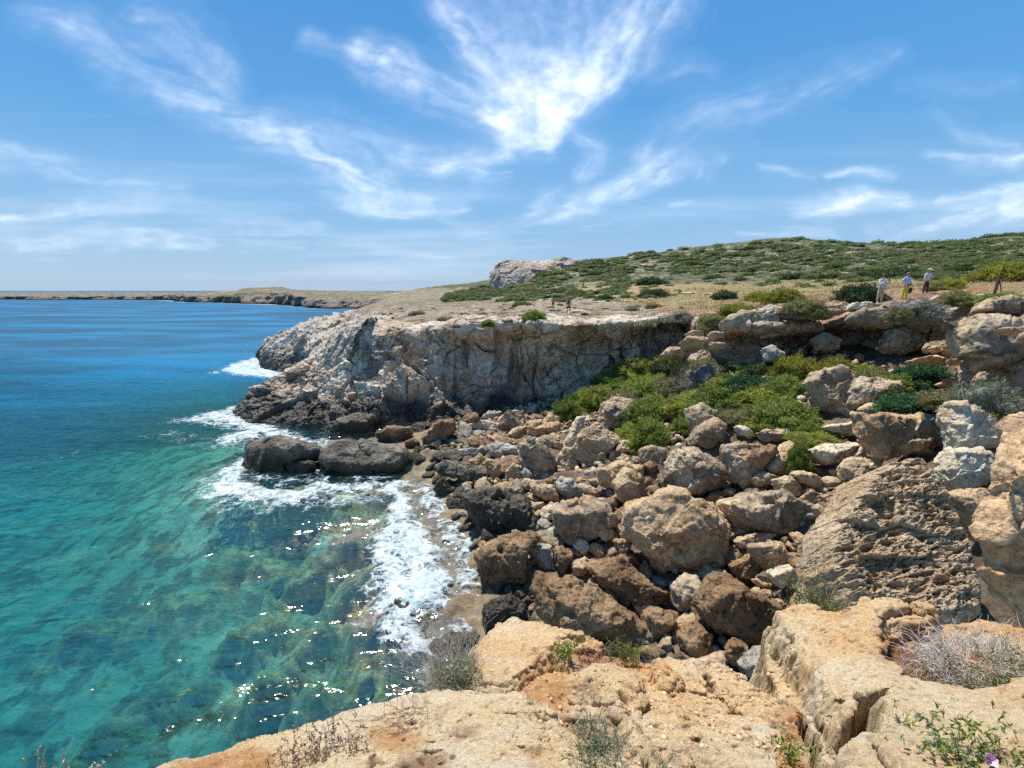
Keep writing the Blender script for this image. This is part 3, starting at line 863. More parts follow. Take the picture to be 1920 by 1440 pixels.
# back to pixels to lay out the surface kinds (bands measured on the ground)
dist = y
hillm = sst(0, 1, (zb - 12.6) / 2.2 + fbm(np.c_[x, y, 0 * x] / 9, 4) * 0.8) * sst(66, 100, y) + sst(60, 110, y) * sst(5, -5, x) * 0.5
hillm = np.clip(hillm, 0, 1)
nz = fbm(np.c_[x, y, 0 * x] / 7, 4)
grassm = sst(0.0, 0.35, nz + 0.5 * sst(9.5, 11.0, zb) * sst(5, 16, x) - 0.25) * sst(46, 60, y) * (1 - hillm * .7) + sst(14, 22, x) * sst(48, 60, y) * (1 - hillm)
soilm = sst(-0.1, 0.3, fbm(np.c_[x, y, 0 * x] / 4 + 20, 4) + 0.5 * sst(12, 18, x) - 0.15)
me = mesh_np("plateau", np.c_[x, y, z], gridF(nu, nv)[:, ::-1], [M_LAND], attrs={"hill": hillm, "grass": np.clip(grassm, 0, 1), "soil": soilm})
link("hillside", me, kind="structure")
LX = (s, y0, nu, nv, z.reshape(nv, nu))


def land_q(x, y):
    """real surface height of the land mesh"""
    s_ = x / y
    i = (s_ - LX[0][0]) / (LX[0][-1] - LX[0][0]) * (nuL - 1)
    i = int(np.clip(round(i), 0, nuL - 1))
    t_ = math.log(max(y, 1) / LX[1][i]) / math.log(340.0 / LX[1][i])
    j = int(np.clip(round(t_ * (nvL - 1)), 0, nvL - 1))
    return float(LX[4][j, i])


nuL, nvL = nu, nv

# crag at the end of the hill
M_CRAG = rock_mat("crag_limestone", [(0.34, 0.24, 0.17), (0.46, 0.36, 0.28), (0.54, 0.47, 0.39)], sc=9, grey=(0.36, 0.345, 0.34), greyamt=0.6,
                  stain=(0.10, 0.08, 0.07), stainamt=0.5, bump=0.06, cracks=0.5, streak=0.4, wet=False)
k0 = [(952, 560, 205), (932, 556, 196), (925, 556, 192), (945, 550, 188), (985, 536, 186), (1030, 520, 188), (1080, 512, 194)]
k1 = [(948, 541, 208), (927, 540, 198), (924, 541, 193), (945, 535, 189), (985, 524, 187), (1030, 512, 189), (1080, 503, 195)]
k2 = [(944, 520, 210), (924, 522, 199), (925, 521, 195), (947, 518, 191), (985, 511, 190), (1030, 504, 192), (1080, 497, 198)]
k3 = [(950, 506, 212), (926, 508, 203), (929, 505, 199), (950, 504, 195), (985, 500, 194), (1030, 497, 197), (1080, 493, 203)]
k4 = [(960, 495, 216), (938, 497, 208), (938, 495, 204), (955, 493.5, 201), (985, 491, 202), (1030, 490.5, 205), (1080, 488, 210)]
k5 = [(985, 494, 226), (960, 494, 220), (958, 493, 216), (965, 492.5, 214), (990, 490.5, 214), (1030, 490, 216), (1080, 488, 220)]
cliff_patch("crag", [k0, k1, k2, k3, k4, k5], M_CRAG, 220, 110, 1.0, 8, 1.1, 0.35)

# ================================================================ FAR SHORE
q = NT("far_shore")
p = q.pos()
base = q.ramp(q.noise(q.pos(scale=(.35, 1, 1)), 0.05, 9, 0.7), [(0.38, (0.10, 0.10, 0.06)), (0.50, (0.27, 0.21, 0.14)), (0.62, (0.42, 0.34, 0.24))])
sp = q.mr(q.noise(p, 0.14, 8, 0.75), 0.48, 0.56)
base = q.mix(sp, base, (0.12, 0.13, 0.075))
zz = q.math('ADD', q.posz(), q.math('MULTIPLY', q.noise(p, 0.03, 5), 3.0))
cl = q.ramp(q.noise(p, 0.25, 8, 0.7), [(0.35, (0.12, 0.095, 0.085)), (0.55, (0.30, 0.235, 0.18)), (0.7, (0.42, 0.34, 0.26))])
base = q.mix(q.attr("face"), base, cl)
base = q.mix(q.mr(q.posz(), 0.5, 2.2, 1.0, 0.0), base, (0.05, 0.04, 0.035))
q.set(q.b.inputs["Base Color"], base)
q.b.inputs["Roughness"].default_value = 0.95
q.set(q.b.inputs["Normal"], q.bump(q.noise(p, 0.25, 10, 0.7), 3.0, 1.0))
M_FAR = q.m
# px, waterline Y, z of the cliff edge, skyline py, skyline Y
FS = [(-500, 800, 3.5, 549, 1150), (-200, 720, 4.0, 549, 1050), (0, 655, 4.5, 549.5, 900), (100, 640, 4.5, 549, 900), (200, 640, 4.5, 549, 900), (300, 620, 5, 549, 880), (350, 500, 5.5, 549, 820), (400, 480, 5.5, 548, 780), (440, 450, 6, 546, 720), (458, 440, 7, 541.5, 700), (500, 420, 7.5, 540.5, 690),
      (530, 400, 8, 540, 680), (545, 375, 8, 544, 680), (600, 330, 5.5, 546, 640), (650, 322, 5.5, 547, 620), (690, 310, 5.5, 547.5, 600), (740, 300, 6, 548, 600), (780, 300, 7, 547.5, 590), (815, 300, 8, 543.5, 590), (850, 300, 8, 541, 590), (880, 300, 8, 542, 590), (920, 300, 8, 545, 590), (1000, 300, 8, 546, 590), (1100, 300, 8, 548, 590)]
rows = []
def zrow(f):
    return [f(*a) for a in FS]
def mk(px, Y, z):
    s_, _ = pdir(px, 548); return np.array([s_ * Y, Y, z])
C = np.array([
    zrow(lambda px, Yw, ze, ps, Ys: mk(px, Yw - 6, -6)),
    zrow(lambda px, Yw, ze, ps, Ys: mk(px, Yw, 0.0)),
    zrow(lambda px, Yw, ze, ps, Ys: mk(px, Yw + 4, ze * .55)),
    zrow(lambda px, Yw, ze, ps, Ys: mk(px, Yw + 9, ze)),
    zrow(lambda px, Yw, ze, ps, Ys: mk(px, Yw + 35, ze + 0.8)),
    zrow(lambda px, Yw, ze, ps, Ys: mk(px, Yw + (Ys - Yw) * .5, (ze + 1.2) * .6 + .4 * P3(px, ps, Ys)[2])),
    zrow(lambda px, Yw, ze, ps, Ys: P3(px, ps, Ys)),
    zrow(lambda px, Yw, ze, ps, Ys: mk(px, Ys + 250, -5))])
nu, nv = 1000, 130
tv = np.concatenate([np.linspace(0, 3, 45), np.linspace(3.05, 6, 70), np.linspace(6.05, 7, 15)])
V = catmull(catmull(C, tv, 0), np.linspace(0, len(FS) - 1, nu), 1).reshape(-1, 3)
tvv = np.repeat(tv, nu)
V[:, 1] += fbm(V / 22, 5) * 16 * (tvv < 4.5) + fbm(V * [1, .3, 1] / 60 + 4, 4) * 14 * (tvv < 4)
V[:, 2] += (fbm(V / 14 + 3, 4) * 0.9 + fbm(V / 4 + 3, 4) * 0.45 + np.clip(fbm(V / 8 + 12, 3), 0, 1) * 1.2) * sst(1.3, 3.4, tvv)
me = mesh_np("far_shore", V, gridF(nu, nv)[:, ::-1], [M_FAR], attrs={"face": sst(1.0, 1.4, tvv) * sst(3.6, 3.0, tvv + 0.0)})
link("far_shore", me, kind="structure")

# ================================================================ WATER
q = NT("sea_water")
p = q.pos()
d = q.attr("depth")
foam_a = q.attr("foam")
# body colour: blue offshore, green near the rocks
near = q.attr("near")
body = q.mix(near, (0.001, 0.150, 0.31), (0.001, 0.120, 0.135))
pt = q.noise(q.pos(scale=(.35, 1, 1), rot=(0, 0, 0.25)), 0.045, 5, 0.6)
body = q.mix(q.mr(pt, 0.40, 0.62), q.vscale(body, 0.55), q.vscale(body, 1.25))
fade = q.attr("far")
body = q.mix(q.math('MULTIPLY', fade, .7), body, (0.004, 0.20, 0.36))
tr = q.n("CombineXYZ", {0: q.math('POWER', 2.718, q.math('MULTIPLY', d, -0.21)), 1: q.math('POWER', 2.718, q.math('MULTIPLY', d, -0.034)), 2: q.math('POWER', 2.718, q.math('MULTIPLY', d, -0.055))})
tb = q.n("BsdfTransparent", {0: tr.outputs[0]})
df = q.n("BsdfDiffuse", {0: body})
murk = q.math('SUBTRACT', 1.0, q.math('POWER', 2.718, q.math('MULTIPLY', d, -0.095)))
# waves
pw = q.pos(scale=(0.42, 1.0, 1.0), rot=(0, 0, R(-24)))
w1 = q.noise(pw, 0.55, 2, 0.5, 0.6)
w2 = q.noise(q.pos(scale=(0.5, 1.0, 1.0), rot=(0, 0, R(-14))), 1.9, 2, 0.5, 0.4)
w3 = q.noise(q.pos(scale=(0.6, 1.0, 1.0), rot=(0, 0, R(-35))), 6.0, 1.5, 0.5, 0.3)
hgt = q.math('ADD', q.math('MULTIPLY', w1, 1.1), q.math('ADD', q.math('MULTIPLY', w2, 0.5), q.math('MULTIPLY', w3, 0.07)))
nrm = q.bump(hgt, 0.26, 1.0)
nrmd = q.bump(hgt, 1.0, 1.0)
gl = q.n("BsdfGlossy", {0: (1, 1, 1), "Roughness": q.attr("rgh"), "Normal": nrm})
fr = q.n("Fresnel", {"IOR": 1.33, "Normal": nrm})
under = q.n("MixShader", {0: murk, 1: tb.outputs[0], 2: df.outputs[0]})
q.set(df.inputs["Normal"], nrmd)
frc = q.math('MINIMUM', q.math('MULTIPLY', fr.outputs[0], 0.55), 0.13)
surf = q.n("MixShader", {0: frc, 1: under.outputs[0], 2: gl.outputs[0]})
# foam: patchy, laced with cells
fn = q.noise(q.pos(scale=(.7, 1, 1), rot=(0, 0, R(-25))), 1.1, 9, 0.72, 0.8)
wv = q.n("VectorMath", {0: p}, operation='ADD')
q.set(wv.inputs[1], q.vscale(q.n("TexNoise", {"Vector": p, "Scale": 0.9, "Detail": 5}).outputs[1], 1.6))
lace = q.vor(wv.outputs[0], 1.5, 'DISTANCE_TO_EDGE')
lace2 = q.vor(wv.outputs[0], 4.2, 'DISTANCE_TO_EDGE')
lc = q.math('ADD', q.mr(lace, 0.0, 0.22, 0.34, 0.0), q.mr(lace2, 0.0, 0.25, 0.22, 0.0))
val = q.math('ADD', q.math('ADD', q.math('MULTIPLY', foam_a, .86), q.math('MULTIPLY', q.math('SUBTRACT', fn, 0.5), 2.3)), lc)
ff = q.mr(val, 0.60, 1.25)
gate = q.mr(foam_a, 0.04, 0.25)
ff = q.math('MULTIPLY', ff, gate)
# whitecaps far out
wc = q.noise(q.pos(scale=(.3, 1, 1), rot=(0, 0, R(-10))), 0.55, 6, 0.7)
wcap = q.math('MULTIPLY', q.mr(wc, 0.735, 0.76), 0.7)
ff = q.math('MAXIMUM', ff, wcap)
fb = q.n("BsdfDiffuse", {0: q.ramp(q.noise(p, 1.6, 9, 0.75, 0.6), [(0.36, (0.24, 0.35, 0.37)), (0.47, (0.46, 0.53, 0.54)), (0.58, (0.62, 0.65, 0.66))])})
q.set(fb.inputs["Normal"], q.bump(q.noise(p, 2.2, 7, 0.65), 0.25, 0.8))
fin = q.n("MixShader", {0: ff, 1: surf.outputs[0], 2: fb.outputs[0]})
q.t.links.new(fin.outputs[0], q.out.inputs[0])
M_SEA = q.m
nu, nv = 900, 620
s = np.linspace(-3.4, 2.0, nu)
yv = np.concatenate([np.geomspace(5.0, 70, 440), np.geomspace(71, 60000, 180)])
S, Yg = np.meshgrid(s, yv)
x, y = (S * Yg).ravel(), Yg.ravel()
inr = y < 74
dep = np.full(len(x), 16.0)
zc = cove_rbf(x[inr], y[inr]); mm, _ = mound(x[inr], y[inr])
dep[inr] = np.clip(-(zc + mm), 0.02, 16)
dep = np.where(y > 60, np.interp(y, [60, 74], [0, 1]) * 16 + (1 - np.interp(y, [60, 74], [0, 1])) * dep, dep)
foam = np.zeros(len(x))
P0 = np.c_[x, y, 0 * x]
wx = x + fbm(P0 / 1.6, 5) * 0.9; wy = y + fbm(P0 / 1.6 + 40, 5) * 0.9


def fline(pts, w, a, pw=1.0):
    """foam along a line: pts in px on the water, w in metres"""
    global foam
    P = [atz(px, py, 0)[:2] for px, py in pts]
    dd = seg_dist(wx[inr2], wy[inr2], P, closed=False)
    foam[inr2] = np.maximum(foam[inr2], a * np.clip(1 - dd / w, 0, 1) ** pw)


def fpoly(pts, soft, a):
    global foam
    P = [atz(px, py, 0)[:2] for px, py in pts]
    dd = sdf(wx[inr2], wy[inr2], P)
    foam[inr2] = np.maximum(foam[inr2], a * sst(-soft, soft, dd))


inr2 = y < 100
fpoly([(415, 695), (440, 680), (470, 672), (500, 668), (530, 690), (540, 720), (480, 706), (440, 704)], 1.0, 1.05)
fline([(405, 698), (450, 690), (520, 700)], 3.0, .55)
fpoly([(345, 790), (380, 778), (420, 768), (450, 760), (470, 790), (520, 800), (600, 830), (560, 826), (500, 822), (450, 806), (420, 800), (380, 797)], 1.2, 1.0)
fline([(330, 788), (380, 780), (450, 765)], 2.0, .62)
fpoly([(400, 822), (430, 812), (470, 804), (500, 808), (480, 828), (440, 835), (410, 832)], 1.0, .95)
fline([(300, 815), (380, 825), (450, 840)], 2.2, .38)
fpoly([(400, 915), (412, 888), (450, 860), (470, 870), (455, 900), (500, 915), (560, 922), (620, 890), (612, 905), (660, 905), (720, 905), (700, 918), (640, 925), (600, 930), (560, 940), (500, 945), (450, 942), (415, 935)], 0.45, 1.0)
fline([(385, 905), (400, 930), (450, 948), (520, 948), (600, 940), (700, 930), (760, 905)], 1.6, .62)
fline([(470, 890), (540, 905), (620, 880), (700, 895)], 1.6, .55)
fpoly([(720, 905), (745, 900), (770, 925), (775, 960), (800, 985), (815, 1010), (822, 1040), (845, 1060), (850, 1095), (838, 1130), (810, 1150), (770, 1165), (735, 1170), (715, 1200), (708, 1160), (690, 1120), (680, 1100), (700, 1060), (690, 1040), (700, 1010), (720, 980), (735, 950)], 0.55, .98)
fpoly([(745, 930), (775, 985), (800, 1020), (815, 1060), (835, 1080), (830, 1120), (790, 1140), (760, 1130), (770, 1080), (760, 1040), (750, 990), (735, 960)], 0.5, 1.3)
fpoly([(660, 1115), (690, 1060), (680, 1030), (720, 980), (760, 1000), (800, 1100), (760, 1150), (700, 1150)], 0.9, .60)
fpoly([(780, 895), (830, 920), (880, 980), (915, 1010), (905, 1080), (890, 1180), (905, 1240), (860, 1250), (820, 1240), (850, 1150), (860, 1080), (830, 1010), (790, 940)], 0.4, .72)
fpoly([(838, 940), (870, 960), (912, 1010), (880, 1030), (850, 1000)], 0.3, .72)
fpoly([(720, 1165), (760, 1160), (790, 1200), (830, 1200), (830, 1240), (780, 1235), (740, 1210), (712, 1200)], 0.3, 1.0)
fpoly([(710, 1190), (830, 1180), (900, 1240), (800, 1290), (720, 1240)], 0.4, .55)
fline([(600, 850), (640, 845), (700, 840)], 1.0, 1.0)
fline([(560, 830), (600, 826), (640, 832)], 1.0, .9)
fline([(860, 935), (900, 1000), (905, 1080), (880, 1140), (905, 1200)], .5, .6)
fline([(660, 1165), (700, 1150), (720, 1120)], .8, .6)
fline([(108, 862), (130, 858), (148, 848)], .35, .8)
# surf line along the far shore
Pf = [(mk(a[0], a[1] - 3, 0)[:2]) for a in FS if a[0] >= 300]
sel = (y > 200) & (y < 900)
ds = seg_dist(x[sel], y[sel], Pf, closed=False)
foam[sel] = np.maximum(foam[sel], np.clip(1.15 - ds / 16.0, 0, 1) * (0.45 + 0.75 * fbm(P0[sel] / 40, 4)))
nearw = np.zeros(len(x))
nearw[inr] = sst(-9.5, -4.0, zc) * sst(70, 44, y[inr])
farw = sst(200, 420, y) * sst(3000, 700, y) * sst(-260, -20, x)
zw = np.where(y < 200, (fbm(P0 * [.45, 1, 1] / 3.2 + 7, 4) * 0.16 + fbm(P0 * [.4, 1, 1] / 9 + 7, 3) * 0.16), 0) * sst(0.1, 1.5, dep)
zw = zw * sst(200, 120, y)
zw += np.clip(foam - .3, 0, 1) * 0.16 * (1 + fbm(P0 / 1.3, 4)) * (y < 74)
me = mesh_np("sea", np.c_[x, y, zw], gridF(nu, nv)[:, ::-1], [M_SEA], attrs={"depth": dep, "foam": np.clip(foam, 0, 1.4), "near": nearw, "far": farw, "rgh": np.interp(y, [8, 20, 45, 90], [.085, .10, .14, .25])})
link("water", me, kind="structure")

# ================================================================ CLOUDS (a thin cirrus layer 2.5 km up)
CZ = 2500.0
s = np.linspace(-1.5, 1.5, 620)
el = np.concatenate([np.linspace(0.62, 0.14, 300), np.geomspace(0.139, 0.012, 170)])   # tan of elevation per metre of y
S, E = np.meshgrid(s, el)
Y = (CZ - EYE) / E
X = S * Y
# picture position of each point (for the streak directions the layer plane is used)
b_ = (E * CP + SP) / (CP - E * SP)
bpx = 960 + FPX * S * (CP + b_ * SP)
bpy_ = 720 - FPX * b_
U = np.c_[(X / 1000).ravel(), (Y / 1000).ravel(), np.zeros(X.size)]
U[:, 1] = np.log(U[:, 1]) * 6
U[:, 0] = (S * 7).ravel()
A = np.zeros(X.size)
px_, py_ = bpx.ravel(), bpy_.ravel()
sx_ = np.c_[px_ / 200, py_ / 200, np.zeros(X.size)]
wob = np.c_[fbm(U * 0.7, 4), fbm(U * 0.7 + 31, 4)]
gx, gy = px_ + wob[:, 0] * 42, py_ + wob[:, 1] * 30


def cl(pts, w, a, stretch=1.0):
    """a wisp along a line; pts (px, py), w half width px, a strength"""
    global A
    P = np.array(pts, float)
    best = np.zeros(len(gx))
    acc = 0.0
    wl = np.atleast_1d(w) * np.ones(len(P)); al = np.atleast_1d(a) * np.ones(len(P))
    for i in range(len(P) - 1):
        a0, b0_ = P[i], P[i + 1]
        dv = b0_ - a0
        t = np.clip(((gx - a0[0]) * dv[0] + (gy - a0[1]) * dv[1]) / (dv @ dv), 0, 1)
        ln_ = math.hypot(*dv)
        dd = np.hypot(gx - a0[0] - t * dv[0], gy - a0[1] - t * dv[1])
        ww = 1.2 * (wl[i] + t * (wl[i + 1] - wl[i])); aa = al[i] + t * (al[i + 1] - al[i])
        m_ = dd < 2.6 * ww
        al_ = (acc + ((gx - a0[0]) * dv[0] + (gy - a0[1]) * dv[1]) / ln_)[m_]
        ac_ = (((gx - a0[0]) * -dv[1] + (gy - a0[1]) * dv[0]) / ln_)[m_]
        k_ = P[0, 0] * .013 + P[0, 1] * .07
        fb_ = fbm(np.c_[al_ / 150, ac_ / 26 + al_ / 260, np.full(len(al_), k_)], 5, 0.62)
        v_ = aa[m_] * np.exp(-(dd[m_] / ww[m_]) ** 2) * np.clip(.72 + 1.25 * fb_, 0, 1.25)
        best[m_] = np.maximum(best[m_], v_)
        acc += ln_
    A = 1 - (1 - A) * (1 - np.clip(best, 0, 1))


for tx, st_ in ((835, .6), (905, .85), (975, .9), (1050, .9), (1120, .85), (1195, .7), (1260, .4)):
    st_ *= .21
    cl([(tx, -70), ((tx + 1040) / 2 + 6, 90), (1040 + (tx - 1040) * .18, 190), (1036, 262)], [48, 42, 26, 12], [st_, st_ * .95, .8, .55])
cl([(900, 150), (980, 190), (1060, 200)], [40, 44, 36], [.25, .35, .4])
cl([(670, 90), (740, 120), (800, 165), (880, 200), (940, 215)], [22, 26, 34, 34, 34], [.8, .75, .6, .5, .7])
cl([(1250, -20), (1190, 60), (1120, 120), (1060, 180)], [50, 45, 45, 40], [.5, .55, .6, .6])
cl([(820, 0), (880, 60), (930, 120), (960, 190)], [24, 30, 34, 34], [.4, .6, .6, .6])
cl([(900, 220), (960, 250), (1030, 268)], [18, 22, 14], [.7, .7, .8])
cl([(580, 75), (620, 90), (660, 100)], [14, 12, 10], [.35, .4, .3])
cl([(60, 30), (160, 60), (230, 110), (320, 160), (400, 190)], [28, 34, 38, 34, 20], [.22, .34, .36, .36, .5])
cl([(250, 20), (330, 50), (400, 120), (430, 170)], [30, 36, 30, 22], [.2, .3, .3, .25])
cl([(320, 200), (440, 230), (540, 262), (620, 300), (690, 350), (760, 385), (860, 390)], [20, 26, 26, 26, 22, 18, 14], [.3, .4, .55, .7, .65, .45, .5])
cl([(520, 230), (640, 240), (700, 270), (730, 320)], [30, 36, 34, 26], [.2, .25, .3, .3])
cl([(610, 362), (680, 378), (760, 402)], [10, 12, 10], [.35, .45, .4])
cl([(760, 290), (830, 310), (880, 300), (950, 280)], [22, 24, 20, 14], [.4, .5, .5, .4])
cl([(860, 300), (900, 330), (950, 330)], [16, 18, 12], [.35, .35, .35])
cl([(1050, 400), (1110, 372), (1180, 345), (1240, 318), (1290, 296)], [14, 18, 20, 22, 16], [.35, .5, .6, .6, .35])
cl([(1090, 270), (1120, 290), (1100, 320)], [16, 20, 14], [.4, .35, .4])
cl([(1190, 300), (1215, 275), (1230, 265)], [16, 12, 10], [.4, .4, .3])
cl([(1310, 320), (1345, 295)], [14, 12], [.35, .45])
cl([(1000, 400), (1040, 370), (1060, 360)], [14, 14, 12], [.35, .45, .3])
cl([(820, 420), (920, 440), (1020, 412), (1060, 395)], [8, 10, 10, 8], [.25, .3, .3, .3])
cl([(1270, 250), (1330, 220), (1430, 190), (1560, 150), (1680, 95)], [30, 36, 36, 30, 22], [.16, .26, .24, .2, .14])
cl([(1230, 140), (1300, 130), (1340, 140)], [22, 24, 18], [.15, .22, .18])
cl([(1260, 386), (1300, 380)], [7, 6], [.4, .35])
cl([(1430, 315), (1480, 320), (1520, 332)], [8, 9, 7], [.3, .4, .3])
cl([(1550, 330), (1600, 322), (1680, 330)], [8, 10, 7], [.45, .5, .4])
cl([(1500, 395), (1560, 390), (1620, 372), (1690, 380)], [14, 18, 18, 14], [.45, .6, .6, .4])
cl([(1640, 432), (1750, 425), (1850, 400), (1960, 375)], [12, 16, 22, 24], [.4, .5, .55, .6])
cl([(1770, 375), (1850, 365), (1960, 345)], [8, 14, 18], [.4, .55, .6])
cl([(1740, 300), (1820, 300), (1960, 298)], [10, 14, 12], [.35, .45, .45])
cl([(1760, 215), (1800, 245), (1900, 270)], [14, 18, 18], [.15, .2, .25])
cl([(1380, 440), (1450, 438), (1560, 436)], [6, 8, 8], [.3, .4, .35])
cl([(-60, 290), (30, 290), (120, 320), (200, 345), (340, 355)], [26, 26, 26, 20, 14], [.3, .35, .35, .28, .2])
cl([(-60, 405), (60, 408), (150, 392), (290, 378)], [14, 14, 14, 12], [.45, .5, .42, .28])
cl([(40, 460), (180, 440), (300, 448), (420, 462), (570, 462)], [8, 12, 10, 7, 6], [.2, .35, .4, .3, .3])
cl([(-60, 450), (100, 470), (400, 430), (600, 425)], [14, 16, 12, 10], [.25, .25, .2, .2])
cl([(600, 455), (700, 470), (850, 478), (960, 460)], [5, 8, 8, 8], [.2, .3, .3, .25])
cl([(1090, 430), (1130, 424)], [6, 5], [.25, .3])
cl([(1700, 160), (1830, 150), (1900, 150)], [18, 18, 16], [.08, .12, .12])
# fibres
ca, sa = math.cos(0.55), math.sin(0.55)
Ur = np.c_[(sx_[:, 0] * ca + sx_[:, 1] * sa) * 1.0, (-sx_[:, 0] * sa + sx_[:, 1] * ca) * 2.2, sx_[:, 2]]
fib = fbm(Ur * 1.7 + np.c_[wob * 1.6, 0 * wob[:, :1]], 6, 0.6)
fib2 = fbm(sx_ * 5 + 11 + wob.mean(1)[:, None], 5, 0.62)
band = fbm(np.c_[px_ / 520, py_ / 45, 0 * px_] + 3, 4) * sst(200, 430, py_)
A = A * np.clip(0.70 + 0.85 * fib + 1.0 * fib2 + .5 * fbm(sx_ * 1.6 + 5 + wob, 3) if False else 0.92 + 0.35 * fib + 0.7 * fib2, 0.0, 1.2)
A = np.clip(A, 0, 1) ** 1.2 * .80
A = A + np.clip(band + 0.02, 0, 1) * 0.28 * (1 - A) * sst(545, 500, py_) + 0.04 * sst(150, 400, py_)
low = sst(250, 545, py_)
A = np.clip(A + 0.0 * low, 0, 0.97)
edge = sst(1.5, 1.35, np.abs(S.ravel())) * sst(0.62, 0.58, E.ravel()) * sst(0.012, 0.02, E.ravel())
A *= edge
F = gridF(len(s), len(el))
keep = A[F].max(1) > 0.012
F = F[keep]
used = np.unique(F); rm = -np.ones(len(A), int); rm[used] = np.arange(len(used))
q = NT("cirrus")
al = q.attr("alpha")
tb = q.n("BsdfTransparent")
tl = q.n("BsdfTranslucent", {0: (0.66, 0.67, 0.68)})
mx = q.n("MixShader", {0: al, 1: tb.outputs[0], 2: tl.outputs[0]})
q.t.links.new(mx.outputs[0], q.out.inputs[0])
Vc = np.c_[X.ravel(), Y.ravel(), np.full(X.size, CZ)][used]
me = mesh_np("clouds", Vc, rm[F][:, ::-1], [q.m], attrs={"alpha": A[used]})
link("clouds", me, kind="stuff", label="thin white cirrus wisps spread over the blue sky", cat="clouds")
# ================================================================ BOULDERS
import re
def ico(n):
    import bmesh
    bm = bmesh.new()
    bmesh.ops.create_icosphere(bm, subdivisions=n, radius=1.0)
    V = np.array([v.co[:] for v in bm.verts]); F = np.array([[v.index for v in f.verts] for f in bm.faces])
    bm.free()
    return V / np.linalg.norm(V, axis=1)[:, None], F


ICO = {n: ico(n) for n in (1, 2, 3, 4, 5, 6, 7)}
MR = {}

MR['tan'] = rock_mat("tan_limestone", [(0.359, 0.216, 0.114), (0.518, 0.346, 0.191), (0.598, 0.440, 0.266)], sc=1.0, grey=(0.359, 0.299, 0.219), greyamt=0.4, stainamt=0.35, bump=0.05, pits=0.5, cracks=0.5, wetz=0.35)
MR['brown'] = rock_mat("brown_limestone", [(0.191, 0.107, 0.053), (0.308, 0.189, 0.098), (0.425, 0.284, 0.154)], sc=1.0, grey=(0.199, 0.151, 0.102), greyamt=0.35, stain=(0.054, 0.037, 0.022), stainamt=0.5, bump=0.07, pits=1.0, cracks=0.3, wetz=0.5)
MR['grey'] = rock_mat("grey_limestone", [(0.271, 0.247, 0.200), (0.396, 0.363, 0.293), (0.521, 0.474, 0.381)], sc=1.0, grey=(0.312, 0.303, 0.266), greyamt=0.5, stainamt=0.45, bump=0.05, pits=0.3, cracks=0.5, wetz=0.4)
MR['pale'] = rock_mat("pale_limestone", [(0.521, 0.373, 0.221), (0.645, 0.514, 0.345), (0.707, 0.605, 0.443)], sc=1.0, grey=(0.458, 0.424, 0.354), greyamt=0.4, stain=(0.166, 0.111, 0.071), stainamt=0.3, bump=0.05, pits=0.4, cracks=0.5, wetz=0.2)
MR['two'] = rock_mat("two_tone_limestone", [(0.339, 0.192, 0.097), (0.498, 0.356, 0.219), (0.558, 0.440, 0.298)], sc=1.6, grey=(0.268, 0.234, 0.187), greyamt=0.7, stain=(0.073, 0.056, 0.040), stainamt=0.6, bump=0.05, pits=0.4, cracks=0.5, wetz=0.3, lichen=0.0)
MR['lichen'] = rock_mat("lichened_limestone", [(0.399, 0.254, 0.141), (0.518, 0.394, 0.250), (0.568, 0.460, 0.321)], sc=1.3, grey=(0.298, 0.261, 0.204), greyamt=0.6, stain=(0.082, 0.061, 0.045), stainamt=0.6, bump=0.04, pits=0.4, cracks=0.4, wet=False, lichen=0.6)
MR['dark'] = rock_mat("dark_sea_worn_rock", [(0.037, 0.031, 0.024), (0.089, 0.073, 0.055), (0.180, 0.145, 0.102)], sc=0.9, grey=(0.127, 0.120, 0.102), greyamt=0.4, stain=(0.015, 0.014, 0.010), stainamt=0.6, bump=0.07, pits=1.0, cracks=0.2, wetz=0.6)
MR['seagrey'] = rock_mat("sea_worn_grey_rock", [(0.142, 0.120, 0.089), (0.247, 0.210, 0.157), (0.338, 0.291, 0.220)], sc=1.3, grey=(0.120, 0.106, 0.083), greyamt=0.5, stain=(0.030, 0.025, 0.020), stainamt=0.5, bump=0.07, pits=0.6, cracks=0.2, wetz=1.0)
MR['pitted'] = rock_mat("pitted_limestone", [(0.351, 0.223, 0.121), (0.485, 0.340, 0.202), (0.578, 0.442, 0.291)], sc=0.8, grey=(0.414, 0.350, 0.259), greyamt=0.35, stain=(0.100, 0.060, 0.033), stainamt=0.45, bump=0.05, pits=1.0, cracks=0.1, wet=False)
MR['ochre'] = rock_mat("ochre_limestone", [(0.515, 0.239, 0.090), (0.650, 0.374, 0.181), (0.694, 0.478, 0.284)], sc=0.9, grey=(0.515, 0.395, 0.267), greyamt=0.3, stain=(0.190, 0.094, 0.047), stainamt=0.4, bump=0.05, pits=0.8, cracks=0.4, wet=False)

RIGHT = np.array([1.0, 0, 0]); UP = np.array([0, SP, CP]); FWD = np.array([0, CP, -SP])
EYEV = np.array([0, 0, EYE])
HEROES = []       # outlines, for keeping rubble away


